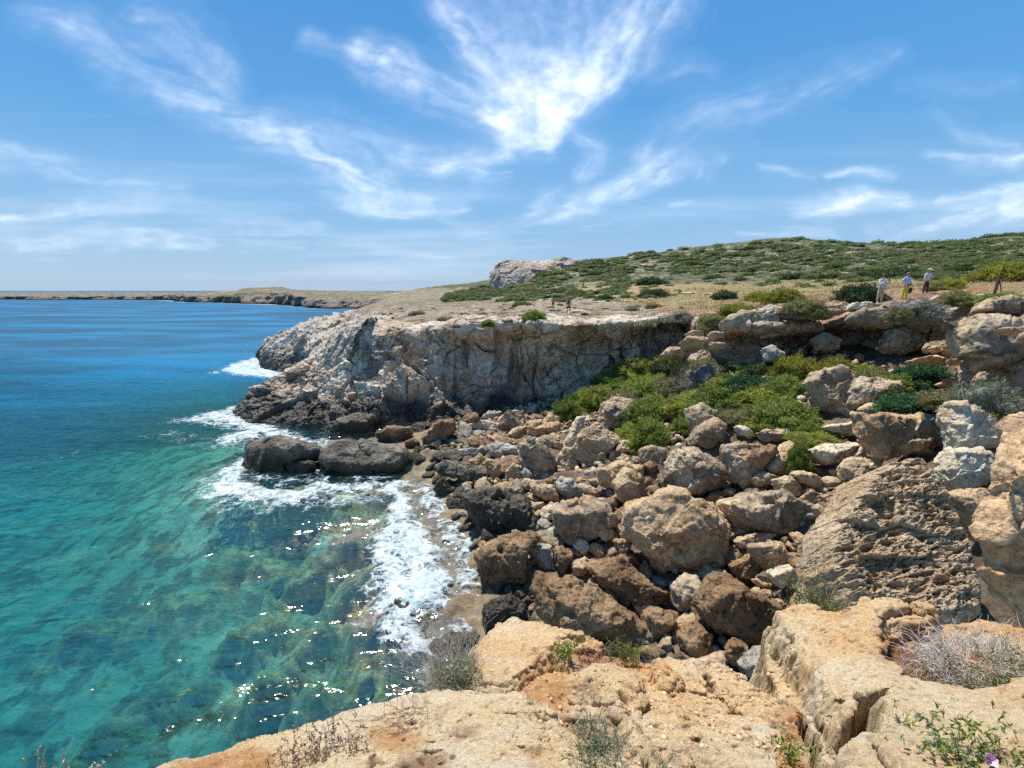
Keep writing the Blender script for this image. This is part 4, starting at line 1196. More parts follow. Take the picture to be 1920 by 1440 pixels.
def rock_noise(V, N, s, style, seed, r):
    Q = V + seed * 3.7
    wob = np.c_[fbm(Q / s * 1.1, 3), fbm(Q / s * 1.1 + 9, 3), fbm(Q / s * 1.1 + 4, 3)] * s * 0.25
    d = fbm(Q / s * 0.9, 3) * 0.07 * s
    o1, e1, r1_ = facets((Q + wob * .4) / (0.8 * s))
    d = d + (o1 * .20 * sst(0, .04, e1) + (r1_ - .5) * .06 * sst(0, .05, e1) - sst(.035, 0, e1) * .025) * s
    o1, e1, r1_ = facets((Q + wob * .3) / (0.30 * s) + 5)
    d = d + (o1 * .075 * sst(0, .06, e1) + (r1_ - .5) * .02 - sst(.03, 0, e1) * .008) * s
    o1, e1, r1_ = facets(Q / (0.11 * s) + 9)
    d = d + o1 * .022 * s
    d = d + fbm(Q / s * 3.0, 5, .6, ridge=True) * 0.016 * s
    d = d + fbm(Q / s * 9, 4, .6) * 0.009 * s
    if style in ('pitted',):
        st = np.array([1.0, 1.0, 1.9])
        f1, f2, c = worley((Q + wob * .5) * st / (0.11 * s))
        d = d - sst(.55, .15, f1) * 0.050 * s * (0.15 + 0.85 * (c[:, 0] > .35))
        d = d * .45 + fbm(Q * st / s * 6, 5, .62, ridge=True) * 0.022 * s
        f1, f2, c = worley((Q + wob * .5) * st / (0.045 * s))
        d = d - sst(.5, .1, f1) * 0.018 * s * (c[:, 0] > .3)
    if style in ('brown', 'dark', 'seagrey', 'ochre'):
        d = d + fbm(Q * [1, 1, 1.6] / s * 4.5 + 3, 5, .62, ridge=True) * (0.032 if style != 'dark' else 0.085) * s
    if style == 'dark':
        f1, f2, c = worley(Q / (0.22 * s))
        d = d - sst(.5, .1, f1) * 0.10 * s * (c[:, 0] > .3)
    if style == 'layer':
        ax = np.array([0.25, 0.1, 0.95]); h = Q @ ax / s * 7 + fbm(Q / s, 3) * 1.2
        d = d + (np.abs((h % 1) - .5) - .25) * 0.07 * s
    return d


def boulder(outline, style, label, thick=1.0, Y=None, dz=0.0, lv=None, mat=None, seed=None, name="boulder", cat="boulder", group=None, org=None, facets=4, ground=None, kmin=26, kind=None, noise=1.0, tilt=11, flatface=False):
    P = np.array(outline, float)
    if org:
        P = np.array(org) + P / (1920 / 560.0)
    HEROES.append(P)
    seed = len(HEROES) if seed is None else seed
    rg = np.random.default_rng(seed)
    # area centroid
    x, y = P[:, 0], P[:, 1]; x2, y2 = np.roll(x, -1), np.roll(y, -1)
    cr = x * y2 - x2 * y; Ar = cr.sum() / 2
    c = np.array([((x + x2) * cr).sum(), ((y + y2) * cr).sum()]) / (6 * Ar)
    w, h = np.ptp(x), np.ptp(y)
    if Y is None:
        b = hit(ground or cove_z, c[0], y.max() - 0.12 * h)
        Yb = b[1]
        zc = (b - EYEV) @ FWD
        s_m = math.sqrt(abs(Ar)) / FPX * zc
        Y = Yb + 0.25 * s_m * thick + dz
    C = P3(c[0], c[1], Y)
    zc = (C - EYEV) @ FWD
    k = zc / FPX
    s_m = math.sqrt(abs(Ar) / math.pi) * k
    # the outline is laid on a plane through C that leans away from the viewer by tilt
    ta = R(tilt)
    E1 = RIGHT; E2 = UP * math.cos(ta) + FWD * math.sin(ta); F_ = FWD * math.cos(ta) - UP * math.sin(ta)
    rr = np.stack([P3(a_, b_, 1.0) - EYEV for a_, b_ in P])
    hitp = EYEV + rr * (((C - EYEV) @ F_) / (rr @ F_))[:, None] - C
    Lp = np.c_[hitp @ E1, hitp @ E2]
    D = s_m * thick
    if lv is None:
        wpx = max(w, h)
        lv = 7 if wpx > 230 else 6 if wpx > 70 else 5 if wpx > 28 else 4
    S, Fc = ICO[lv]
    rot = Matrix.Rotation(rg.uniform(0, 6), 3, Vector(rg.normal(size=3)))
    S = S @ np.array(rot)
    th = np.arctan2(S[:, 1], S[:, 0])
    # polygon radius by angle
    TA = np.linspace(-math.pi, math.pi, 721)
    Rt = np.zeros(721)
    for i in range(len(Lp)):
        a, b_ = Lp[i], Lp[(i + 1) % len(Lp)]
        dx, dy = np.cos(TA), np.sin(TA)
        e = b_ - a
        den = dx * e[1] - dy * e[0]
        den = np.where(np.abs(den) < 1e-12, 1e-12, den)
        t = (a[0] * e[1] - a[1] * e[0]) / den
        u = (a[0] * dy - a[1] * dx) / den
        ok = (t > 0) & (u >= -1e-6) & (u <= 1 + 1e-6)
        Rt = np.where(ok, np.maximum(Rt, t), Rt)
    Rt[Rt == 0] = s_m
    ker = np.hanning(13); ker /= ker.sum()
    Rt = np.convolve(np.r_[Rt[-7:-1], Rt, Rt[1:7]], ker, 'same')[6:-6]
    Rr = np.interp(th, TA, Rt)
    rho = np.hypot(S[:, 0], S[:, 1])
    n_ = 3.6
    t0 = 1.0 / (((rho / Rr) ** n_ + (np.abs(S[:, 2]) / D) ** n_) ** (1 / n_))
    W = S[:, :1] * E1 + S[:, 1:2] * E2 + S[:, 2:3] * F_
    Pw = Lp[:, :1] * E1 + Lp[:, 1:2] * E2
    ts = [t0]
    planes = [np.array([rg.normal() * .2, -0.30 + rg.normal() * .15, 1.0]), np.array([rg.normal() * .35, -1.0, -0.30 + rg.normal() * .2]), np.array([rg.normal() * .9, -1.0, -0.1 + rg.normal() * .25])]
    if flatface:
        planes = [np.array([-.15, -.62, .78])]
    for _ in range(facets):
        planes.append(np.array([rg.normal() * 1.0, -abs(rg.normal()) * .8, rg.normal() * .8]))
    for _ in range(2):
        planes.append(np.array([rg.normal() * .7, abs(rg.normal()) + .3, rg.normal() * .6 + .3]))
    for n in planes:
        n = n / np.linalg.norm(n)
        sup = (Pw @ n).max()
        hh = max(sup * rg.uniform(.97, 1.02), 0) + D * abs(n @ F_) * rg.uniform(.26, .55)
        den = W @ n
        ts.append(np.where(den > 1e-4, hh / np.maximum(den, 1e-4), 1e9))
    T = np.array(ts)
    tm = T.min(0)
    t = tm * (((T / tm) ** -kmin).sum(0)) ** (-1 / kmin)
    # keep the outline itself
    t = t * 1.0
    V = W * t[:, None]
    fn_ = np.cross(V[Fc[:, 1]] - V[Fc[:, 0]], V[Fc[:, 2]] - V[Fc[:, 0]])
    N = np.zeros_like(V)
    for i_ in range(3):
        np.add.at(N, Fc[:, i_], fn_)
    N /= np.linalg.norm(N, axis=1)[:, None] + 1e-12
    sil = 1.0
    if flatface:
        n0 = planes[0] / np.linalg.norm(planes[0])
        N = N + 3.0 * n0 * sst(.2, .8, N @ n0)[:, None]; N /= np.linalg.norm(N, axis=1)[:, None]
    d = rock_noise(V + C * 0.37, N, s_m, style, seed, rg) * noise
    V = V + N * (d * sil)[:, None]
    if (name == "boulder" or ground is not None) and False:
        pass
    me = mesh_np(name, V, Fc, [MR[mat or ('tan' if style == 'layer' else style)]])
    o = link(name, me, label=label, cat=cat, group=group, loc=tuple(C), kind=kind)
    return o


A5, A6, A7, A8, A3, A2, A4, A1 = (800, 780), (1360, 700), (800, 1020), (1360, 1020), (1360, 420), (900, 420), (400, 780), (400, 420)
G = "boulders tumbled over the slope below the cliff"
HL = [
    # (outline, origin, style, label, kwargs)
    ([(1290, 600), (1400, 540), (1560, 480), (1640, 478), (1780, 570), (1880, 640), (1915, 800), (1900, 920), (1700, 990), (1580, 1020), (1480, 960), (1340, 820), (1280, 740)], A5, 'tan', "largest flat topped golden boulder in the middle of the boulder slope", dict(thick=.95)),
    ([(305, 900), (350, 830), (430, 790), (560, 760), (690, 755), (720, 800), (650, 850), (655, 960), (640, 1060), (520, 1110), (420, 1100), (330, 1020)], A5, 'brown', "big rounded dark brown boulder at the surf edge under a pale wedge stone", {}),
    ([(630, 830), (700, 815), (800, 840), (825, 900), (825, 990), (760, 995), (690, 920), (640, 870)], A5, 'grey', "smooth pale grey wedge stone leaning on the round brown boulder by the surf", dict(thick=.7)),
    ([(370, 1220), (480, 1160), (560, 1155), (640, 1230), (645, 1300), (560, 1340), (450, 1300), (440, 1360), (370, 1370), (360, 1290)], A5, 'dark', "black wet rock in the surf just beyond the foreground ledge", {}),
    ([(665, 280), (715, 180), (850, 215), (950, 205), (1100, 290), (1300, 440), (1400, 530), (1370, 700), (1250, 700), (1000, 600), (780, 540), (690, 400)], A7, 'brown', "long brown boulder with a notched top, lying just behind the foreground ledge", dict(thick=.8)),
    ([(1040, 980), (1150, 930), (1260, 895), (1330, 980), (1450, 1080), (1590, 1130), (1580, 1220), (1450, 1210), (1330, 1200), (1220, 1130), (1110, 1070)], A5, 'brown', "rough tan slab sloping down below the largest flat boulder", dict(thick=1.0)),
    ([(790, 600), (880, 550), (1040, 530), (1150, 560), (1240, 680), (1200, 720), (1100, 720), (1050, 820), (930, 825), (860, 760), (830, 690)], A5, 'two', "angular two tone boulder of tan and dark grey left of the largest flat boulder", {}),
    ([(1200, 420), (1270, 330), (1340, 345), (1400, 440), (1390, 540), (1280, 560), (1215, 530)], A5, 'tan', "square golden block above the upper corner of the largest flat boulder", {}),
    ([(1100, 340), (1260, 280), (1390, 330), (1390, 400), (1300, 380), (1200, 430), (1200, 470), (1110, 440)], A5, 'tan', "low tan rock behind the square golden block", dict(thick=.7)),
    ([(820, 430), (860, 390), (920, 400), (990, 460), (990, 510), (900, 530), (840, 490)], A5, 'grey', "smooth oval pale grey stone among brown rocks above the two tone boulder", dict(thick=.8)),
    ([(660, 440), (700, 415), (810, 450), (840, 500), (870, 560), (790, 550), (700, 510)], A5, 'tan', "tan block directly left of the smooth oval grey stone", {}),
    ([(595, 190), (660, 130), (750, 190), (820, 260), (825, 370), (760, 420), (680, 400), (610, 310)], A5, 'two', "tall dark grey faced boulder with a pointed top, left part of the slope", {}),
    ([(930, 210), (1010, 90), (1060, 65), (1180, 110), (1250, 160), (1190, 230), (1060, 320), (990, 300)], A5, 'tan', "tilted tan slab with raised face right of a pale upright fin", dict(thick=.7)),
    ([(880, 190), (940, 80), (960, 0), (1020, 0), (1010, 90), (950, 200), (900, 240)], A5, 'pale', "narrow pale upright rock fin pointing skyward at the slope top", dict(thick=.8)),
    ([(830, 290), (880, 200), (940, 210), (980, 300), (950, 360), (850, 360)], A5, 'tan', "tan rock at the foot of the pale upright fin", {}),
    ([(700, 160), (760, 125), (830, 170), (830, 210), (770, 225)], A5, 'two', "small rounded rock between the dark faced boulder and the pale fin", {}),
    ([(1215, 230), (1240, 170), (1300, 150), (1390, 170), (1400, 220), (1330, 250)], A5, 'tan', "flat tan stone right of the tilted slab, below the bushes", dict(thick=.8)),
    ([(1370, 220), (1440, 190), (1530, 220), (1540, 270), (1500, 320), (1400, 320), (1370, 280)], A5, 'two', "shaded blocky rock below the bushes, left of the big pinkish boulder", {}),
    ([(1520, 400), (1530, 320), (1600, 230), (1700, 220), (1800, 250), (1890, 320), (1900, 420), (1860, 490), (1740, 510), (1640, 480), (1540, 470)], A5, 'two', "big pinkish boulder with a rounded grey flank above the largest flat boulder", {}),
    ([(50, 320), (130, 280), (250, 300), (380, 370), (395, 430), (330, 450), (200, 400), (100, 380)], A5, 'seagrey', "long dark pitted rock sloping to the head of the surf inlet", dict(thick=.8)),
    ([(230, 500), (350, 480), (500, 480), (640, 520), (680, 620), (720, 700), (680, 760), (560, 770), (420, 760), (320, 680), (270, 600)], A5, 'dark', "black reef rock with yellow lichen spots beside the surf", dict(thick=1.1)),
    ([(1340, 1400), (1360, 1340), (1460, 1260), (1540, 1250), (1565, 1310), (1500, 1380), (1400, 1430)], A1, 'brown', "layered tan slab leaning to the left beside the long grey shore rock", dict(thick=.9)),
    ([(390, 200), (450, 165), (560, 200), (600, 240), (540, 280), (460, 280), (400, 250)], A5, 'grey', "grey topped rounded rock left of the dark faced tall boulder", {}),
    ([(270, 290), (340, 240), (380, 270), (380, 330), (320, 330)], A5, 'tan', "small bright tan rock above the long dark pitted rock", {}),
    ([(380, 270), (450, 290), (500, 360), (440, 410), (390, 370)], A5, 'tan', "upright tan rock right of the small bright tan rock", {}),
    ([(505, 360), (560, 300), (600, 330), (610, 410), (550, 420)], A5, 'tan', "tan rock squeezed against the foot of the dark faced tall boulder", {}),
    ([(255, 60), (360, 35), (480, 45), (450, 100), (300, 90)], A5, 'pale', "flat tan slab at the cliff foot on top of the rubble", dict(thick=1.2)),
    ([(510, 130), (560, 80), (650, 60), (640, 120), (570, 150)], A5, 'tan', "tan rock between two rounded blocks at the top of the rubble", {}),
    ([(645, 60), (740, 40), (860, 50), (840, 100), (700, 140), (650, 120)], A5, 'tan', "broad tan block below the bushes at the cliff foot", {}),
    ([(1070, 740), (1120, 715), (1200, 730), (1210, 780), (1140, 800)], A5, 'pale', "small notched pale stone right of the two tone boulder", {}),
    ([(1200, 800), (1270, 780), (1310, 830), (1290, 890), (1230, 880)], A5, 'tan', "small orange tan block tucked under the largest flat boulder", {}),
    ([(930, 940), (1020, 905), (1060, 960), (1000, 1030), (940, 1020)], A5, 'tan', "small tan block behind the long notched brown boulder", {}),
    ([(820, 860), (870, 830), (940, 880), (930, 940), (870, 1020), (830, 960)], A5, 'brown', "dark brown rock between the pale wedge stone and the small tan block", {}),
    ([(1590, 1100), (1640, 1030), (1720, 1020), (1780, 1100), (1760, 1220), (1660, 1260), (1590, 1230)], A5, 'two', "upright grey topped rock in the dark gap below the largest flat boulder", {}),
    ([(1770, 1040), (1850, 990), (1915, 990), (1935, 1040), (1800, 1080)], A5, 'grey', "low grey rock in shade at the lower right of the largest flat boulder", {}),
    ([(1390, 440), (1450, 410), (1580, 440), (1590, 500), (1560, 590), (1400, 600)], A7, 'brown', "dark brown rock in shade beside the end of the long notched boulder", {}),
    ([(1625, 600), (1650, 530), (1740, 500), (1810, 560), (1850, 680), (1780, 740), (1690, 720), (1640, 660)], A7, 'brown', "rounded rock with slanting layers just above the foreground ledge", dict(thick=.9)),
    ([(1309, 1142), (1325, 1099), (1345, 1083), (1378, 1081), (1404, 1105), (1444, 1128), (1448, 1166), (1446, 1205), (1400, 1205), (1360, 1185), (1320, 1170)], None, 'brown', "large rough brown boulder directly left of the foreground slab corner", {}),
    ([(-20, 830), (150, 770), (290, 755), (400, 800), (510, 840), (590, 950), (570, 1010), (420, 990), (300, 1010), (140, 1010), (60, 985), (0, 900)], A6, 'two', "big golden boulder with a white patch, right of the largest flat boulder", {}),
    ([(60, 1080), (180, 1030), (330, 1030), (260, 1100), (80, 1120)], A6, 'tan', "shaded rock supporting the boulder with the white patch", {}),
    ([(1614, 890), (1640, 872), (1678, 855), (1710, 849), (1733, 852), (1748, 875), (1777, 916), (1797, 954), (1815, 992), (1832, 1035), (1840, 1090), (1850, 1150), (1780, 1165), (1700, 1165), (1620, 1160), (1570, 1140), (1561, 1096), (1540, 1060), (1538, 1030), (1540, 980), (1575, 940)], None, 'pitted', "giant leaning slab riddled with hollows behind the right foreground slab", dict(thick=.45, facets=0, kmin=20, Y=10.0, tilt=42, flatface=True)),
    ([(840, 240), (900, 270), (1050, 280), (1250, 275), (1400, 310), (1460, 480), (1400, 520), (1290, 520), (1180, 510), (1060, 550), (960, 540), (880, 400)], A6, 'tan', "broad triangular slab standing above the giant hollowed slab", dict(thick=.6)),
    ([(860, 230), (940, 195), (1000, 195), (1070, 220), (1150, 210), (1150, 270), (1050, 280), (880, 280)], A6, 'tan', "low tan rock behind the top edge of the triangular slab", {}),
    ([(1415, 190), (1530, 200), (1640, 260), (1720, 330), (1800, 400), (1770, 480), (1640, 490), (1540, 500), (1450, 500), (1415, 330)], A6, 'pale', "tall cream coloured slab right of the triangular slab", dict(thick=.6)),
    ([(1380, 620), (1430, 520), (1530, 480), (1640, 490), (1700, 570), (1660, 700), (1600, 730), (1480, 770), (1400, 680)], A6, 'pale', "white rounded boulder in the gap right of the giant hollowed slab", dict(thick=.7)),
    ([(1460, 780), (1520, 740), (1630, 740), (1640, 900), (1620, 1080), (1560, 1020), (1500, 880)], A6, 'tan', "narrow shaded rock below the white rounded boulder", dict(thick=.7)),
    ([(540, 1010), (600, 945), (700, 930), (800, 950), (780, 1000), (740, 1080), (750, 1160), (830, 1210), (830, 1260), (760, 1260), (620, 1180), (580, 1080)], A3, 'two', "left half of the split grey and tan boulder amid green bushes", {}),
    ([(750, 1070), (800, 1010), (960, 990), (1090, 1020), (1120, 1100), (1110, 1160), (940, 1160), (840, 1200), (760, 1180)], A3, 'lichen', "big block with orange lichen along its top amid green bushes", {}),
    ([(350, 1210), (420, 1165), (490, 1210), (515, 1270), (440, 1290)], A3, 'grey', "pointed bluish grey rock at the lower edge of the bushes", {}),
    ([(620, 1300), (700, 1290), (830, 1275), (860, 1320), (800, 1360), (680, 1340)], A3, 'pale', "flat pale stone left of the triangular slab", {}),
    ([(205, 380), (280, 358), (440, 360), (485, 400), (420, 430), (260, 440)], A6, 'tan', "flat stone with a dark underside below the bushes", dict(thick=1.0)),
    ([(60, 345), (100, 330), (160, 365), (190, 410), (150, 430), (90, 390)], A6, 'pale', "white sunlit stone below the bushes", {}),
    ([(-20, 470), (60, 450), (150, 450), (250, 460), (290, 500), (240, 600), (180, 660), (120, 740), (50, 700), (0, 640)], A6, 'two', "broad brown and grey boulder above the boulder with the white patch", {}),
    ([(255, 620), (330, 510), (400, 430), (425, 470), (430, 640), (330, 660)], A6, 'tan', "finger shaped rock rising to a point between boulders", {}),
    ([(120, 680), (230, 630), (340, 660), (300, 700), (180, 730)], A6, 'tan', "low tan rock in front of the finger shaped rock", {}),
    ([(310, 680), (420, 660), (470, 740), (460, 800), (350, 770)], A6, 'tan', "squared tan block just behind the boulder with the white patch", {}),
    ([(420, 650), (470, 625), (560, 650), (630, 710), (620, 750), (540, 730), (480, 700)], A6, 'tan', "low reddish tan rock right of the squared tan block", {}),
    ([(550, 490), (640, 460), (850, 455), (850, 500), (760, 560), (640, 590), (590, 560)], A6, 'pale', "thick flat stone with a sunlit top left of the triangular slab foot", {}),
    ([(745, 600), (830, 540), (1000, 550), (940, 620), (880, 680), (770, 690)], A6, 'tan', "wedge shaped tan stone touching the giant hollowed slab", {}),
    ([(715, 740), (770, 710), (820, 740), (820, 800), (760, 830), (720, 800)], A6, 'tan', "small cube like block beside the giant hollowed slab", {}),
    ([(620, 790), (720, 750), (720, 810), (660, 840)], A6, 'tan', "small tan stone left of the cube like block", {}),
    ([(140, 1110), (310, 1080), (430, 1170), (440, 1240), (280, 1270), (200, 1200)], A6, 'two', "dark slanted slab in shade below the boulder with the white patch", dict(thick=.7)),
    ([(280, 1290), (410, 1230), (480, 1300), (480, 1380), (340, 1370)], A6, 'pale', "bright pale block catching the sun beneath the dark slanted slab", {}),
    ([(30, 1240), (180, 1160), (220, 1240), (170, 1320), (80, 1320)], A6, 'brown', "shaded brown rock left of the bright pale block", {}),
    ([(465, 380), (560, 330), (640, 350), (730, 430), (720, 490), (560, 470)], A8, 'grey', "grey rock with a grassy tuft just behind the foreground slab", {}),
    ([(540, 290), (600, 240), (680, 280), (650, 340), (560, 320)], A8, 'tan', "small tan rock left of the giant hollowed slab base", {}),
    ([(5, 690), (60, 600), (130, 640), (130, 700), (50, 790)], A8, 'brown', "small knobbly brown rock in the gap above the ledge", {}),
    ([(100, 780), (200, 670), (310, 680), (340, 760), (380, 850), (320, 900), (180, 870)], A8, 'grey', "pale grey speckled block wedged under the right foreground slab", {}),
    ([(250, 730), (330, 720), (390, 850), (280, 800)], A8, 'brown', "brown stone pinned between the pale grey speckled block and the slab", {}),
    ([(500, 1200), (620, 1130), (700, 1130), (690, 1200), (640, 1260), (560, 1300)], A6, 'brown', "brown rock against the left flank of the giant hollowed slab", {}),
    ([(560, 860), (600, 840), (640, 880), (620, 930), (580, 920)], A6, 'pale', "small pale stone at the shoulder of the boulder with the white patch", {}),
    # shore
    ([(215, 200), (240, 155), (340, 150), (370, 120), (480, 140), (620, 180), (710, 215), (700, 270), (600, 290), (500, 310), (500, 370), (300, 400), (220, 410), (200, 380), (230, 280)], A4, 'seagrey', "long black sided sea rock with surf around its seaward end", dict(thick=.9, noise=.8)),
    ([(690, 270), (760, 180), (860, 150), (1100, 180), (1240, 200), (1270, 290), (1230, 360), (1050, 400), (850, 370), (720, 320)], A4, 'seagrey', "whale backed pale grey shore rock between the black sea rock and the rubble", dict(thick=.9, noise=.7)),
    ([(475, 310), (520, 285), (650, 290), (668, 320), (640, 370), (590, 390), (585, 430), (530, 430), (520, 395), (490, 370)], A4, 'dark', "black mushroom shaped rock standing in the foam", dict(thick=.9, facets=1)),
    ([(1160, 1180), (1190, 1170), (1215, 1195), (1250, 1190), (1310, 1225), (1310, 1330), (1320, 1370), (1240, 1330), (1190, 1270)], A4, 'dark', "small ragged brown rock alone in the white surf", dict(thick=.9, facets=1)),
    ([(760, 1360), (780, 1300), (830, 1250), (960, 1210), (1030, 1230), (1040, 1300), (1000, 1380), (850, 1410)], A1, 'seagrey', "dark rounded rock at the base of the main cliff", {}),
    ([(1060, 1290), (1130, 1250), (1200, 1270), (1190, 1320), (1080, 1330)], A1, 'seagrey', "small dark rock right of the dark rounded one at the cliff base", {}),
    ([(1050, 1350), (1130, 1300), (1280, 1310), (1280, 1370), (1160, 1410), (1060, 1410)], A1, 'brown', "low brown layered rock at the cliff base beside the whale backed rock", dict(thick=.9)),
    ([(1415, 470), (1440, 420), (1480, 390), (1530, 470), (1540, 530), (1460, 520)], A4, 'dark', "small black jagged rock at the head of the surf inlet", {}),
    ([(1230, 170), (1290, 140), (1330, 170), (1300, 220), (1240, 220)], A4, 'brown', "small brown stone at the landward end of the whale backed rock", {}),
    ([(60, 600), (200, 540), (300, 540), (360, 560), (330, 680), (240, 760), (100, 720)], (790, 1030), 'seagrey', "flat greenish brown rock awash beside the foreground ledge", dict(thick=.8)),
    # among the bushes
    ([(780, 1150), (860, 1115), (950, 1130), (1010, 1190), (1010, 1240), (930, 1300), (850, 1310), (800, 1230)], A2, 'two', "tan boulder with cracked shaded face left of the low bushes", {}),
    ([(1335, 1180), (1400, 1160), (1480, 1180), (1530, 1240), (1500, 1260), (1430, 1330), (1350, 1350), (1340, 1260)], A2, 'lichen', "tall boulder with an orange lichened crown in front of the bushes", {}),
    ([(1690, 150), (1730, 90), (1850, 10), (1910, 60), (1900, 140), (1800, 210), (1700, 190)], A5, 'two', "rounded purplish boulder leaning against the orange crowned one", {}),
    ([(0, 1250), (60, 1200), (140, 1210), (130, 1260), (20, 1270)], A2, 'grey', "small grey rock at the cliff base, left end of the rubble", {}),
    ([(110, 1270), (180, 1195), (280, 1200), (285, 1240), (180, 1300)], A2, 'two', "rounded grey rock at the cliff base above the flat tan slab", {}),
    ([(390, 1300), (440, 1210), (510, 1250), (500, 1330), (420, 1340)], A2, 'tan', "tan block in front of the small bush by the cliff base", {}),
    ([(300, 1280), (400, 1250), (410, 1330), (350, 1380), (305, 1350)], A2, 'tan', "tan block left of the block in front of the small bush", {}),
    ([(1060, 1060), (1090, 1030), (1140, 1020), (1150, 1050), (1080, 1080)], A2, 'grey', "pale grey stone poking out of the green bushes", {}),
    # the ledges under the rim
    ([(1320, 705), (1350, 692), (1430, 690), (1430, 728), (1350, 742)], A2, 'tan', "upper left flat slab stacked at the corner of the cliffs", dict(Y=31.6, thick=1.4)),
    ([(1468, 705), (1500, 697), (1560, 698), (1562, 738), (1480, 745)], A2, 'tan', "upper right flat slab stacked at the corner of the cliffs", dict(Y=31.4, thick=1.4)),
    ([(1280, 765), (1330, 730), (1400, 735), (1460, 742), (1440, 790), (1310, 800)], A2, 'tan', "broad layered slab below the stacked pair at the cliff corner", dict(Y=31.2, thick=1.2)),
    ([(1450, 770), (1500, 765), (1570, 772), (1575, 812), (1460, 812)], A2, 'tan', "lowest right slab of the stack at the cliff corner", dict(Y=31.0, thick=1.3)),
    ([(1160, 840), (1210, 800), (1290, 790), (1310, 850), (1250, 860), (1180, 862)], A2, 'tan', "ragged rock left of the stacked slabs, above the bushes", dict(Y=33, thick=1.0)),
    ([(1352, 604), (1375, 592), (1400, 586), (1440, 581), (1480, 582), (1515, 592), (1537, 602), (1522, 618), (1485, 627), (1430, 630), (1395, 624), (1358, 620)], None, 'lichen', "long rounded overhanging block on the rim left of the people", dict(Y=32.2, thick=.55, facets=2)),
    ([(790, 600), (800, 565), (900, 550), (1200, 548), (1310, 570), (1300, 600), (1180, 640), (1050, 655), (880, 650), (790, 625)], A3, 'two', "long overhanging ledge rock beneath the three standing people", dict(Y=28.6, thick=.55, facets=2)),
    ([(500, 580), (600, 545), (700, 495), (785, 530), (795, 565), (700, 595), (600, 612)], A3, 'layer', "layered brown rock rising toward the ledge where the person stands", dict(Y=30.5, thick=.8)),
    ([(785, 550), (800, 515), (900, 508), (1010, 528), (1000, 552), (880, 556)], A3, 'pale', "sunlit cream slab under the feet of the person in the pale jacket", dict(Y=29.0, thick=1.0)),
    ([(1310, 488), (1350, 467), (1450, 452), (1520, 470), (1512, 500), (1380, 507)], A3, 'grey', "white lens shaped rock lying among grey bushes on the rim", dict(Y=27.5, thick=1.2)),
    ([(1600, 575), (1620, 520), (1645, 492), (1750, 478), (1920, 480), (1990, 490), (1990, 680), (1900, 660), (1840, 595), (1780, 585)], A3, 'two', "grey faced block at the right end of the rim below the post", dict(Y=17.8, thick=.6, facets=2)),
    ([(1500, 850), (1490, 700), (1560, 625), (1700, 605), (1850, 620), (2000, 660), (2050, 900), (1840, 915), (1740, 925), (1600, 885)], A3, 'two', "huge shaded brown rock face over a dark hollow at the right", dict(Y=17.0, thick=.6, facets=2)),
    ([(1735, 672), (1830, 668), (1905, 700), (1860, 712), (1770, 700)], A3, 'ochre', "thin ochre slab on top of the huge shaded rock face", dict(Y=15.2, thick=1.0)),
    ([(240, 800), (290, 780), (370, 830), (360, 885), (260, 885)], A3, 'grey', "small bluish grey rock at the foot of the overhang left of centre", dict(Y=30.0)),
    ([(560, 740), (620, 700), (730, 760), (720, 815), (600, 815)], A3, 'two', "dark rounded rock in the shade of the overhang", dict(Y=29.8)),
    ([(1000, 800), (1030, 680), (1190, 640), (1300, 660), (1290, 800), (1130, 842)], A3, 'two', "big smooth bulging rock under the ledge where people stand", dict(Y=28.4, thick=.6)),
    ([(1280, 795), (1310, 760), (1400, 752), (1400, 800), (1300, 825)], A3, 'two', "brown rounded rock on top of the ochre slab pile", dict(Y=22.6, thick=1.0)),
    ([(1305, 800), (1340, 783), (1405, 808), (1350, 832)], A3, 'ochre', "small orange pointed slab in the slab pile under the rim", dict(Y=21.6)),
    ([(1400, 782), (1460, 765), (1502, 790), (1492, 840), (1430, 832)], A3, 'ochre', "pale ochre block at the right of the slab pile under the rim", dict(Y=21.6)),
    ([(1240, 862), (1340, 845), (1430, 888), (1380, 902), (1280, 887)], A3, 'ochre', "wide sunlit ochre slab at the bottom of the slab pile", dict(Y=21.2, thick=1.2)),
    ([(1430, 872), (1490, 845), (1512, 905), (1450, 902)], A3, 'ochre', "squarish ochre stone at the lower right of the slab pile", dict(Y=20.6)),
    ([(1168, 882), (1230, 865), (1275, 885), (1230, 900), (1180, 898)], A3, 'ochre', "small ochre stone at the lower left of the slab pile", dict(Y=21.8)),
    ([(1350, 1035), (1430, 995), (1520, 1000), (1540, 1030), (1440, 1062)], A3, 'ochre', "ochre rock in the shade of the dark hollow, between bushes", {}),
    # right pillar
    ([(1905, 800), (1920, 785), (1975, 765), (2080, 780), (2100, 1000), (2060, 1165), (1990, 1170), (1930, 1160), (1895, 1130), (1872, 1090), (1860, 1040), (1848, 1010), (1850, 945), (1866, 915), (1880, 880), (1896, 840)], None, 'ochre', "tall rough ochre pillar of rock at the right edge behind the grey shrub", dict(Y=6.4, thick=.3, facets=2, noise=.7, tilt=8)),
    # foreground stones
    ([(1655, 900), (1790, 850), (1920, 830), (2000, 900), (2000, 1000), (1840, 960), (1760, 910)], A8, 'pale', "pale grey rock poking from behind the grey shrub at the right edge", dict(Y=2.35, thick=.6)),
]
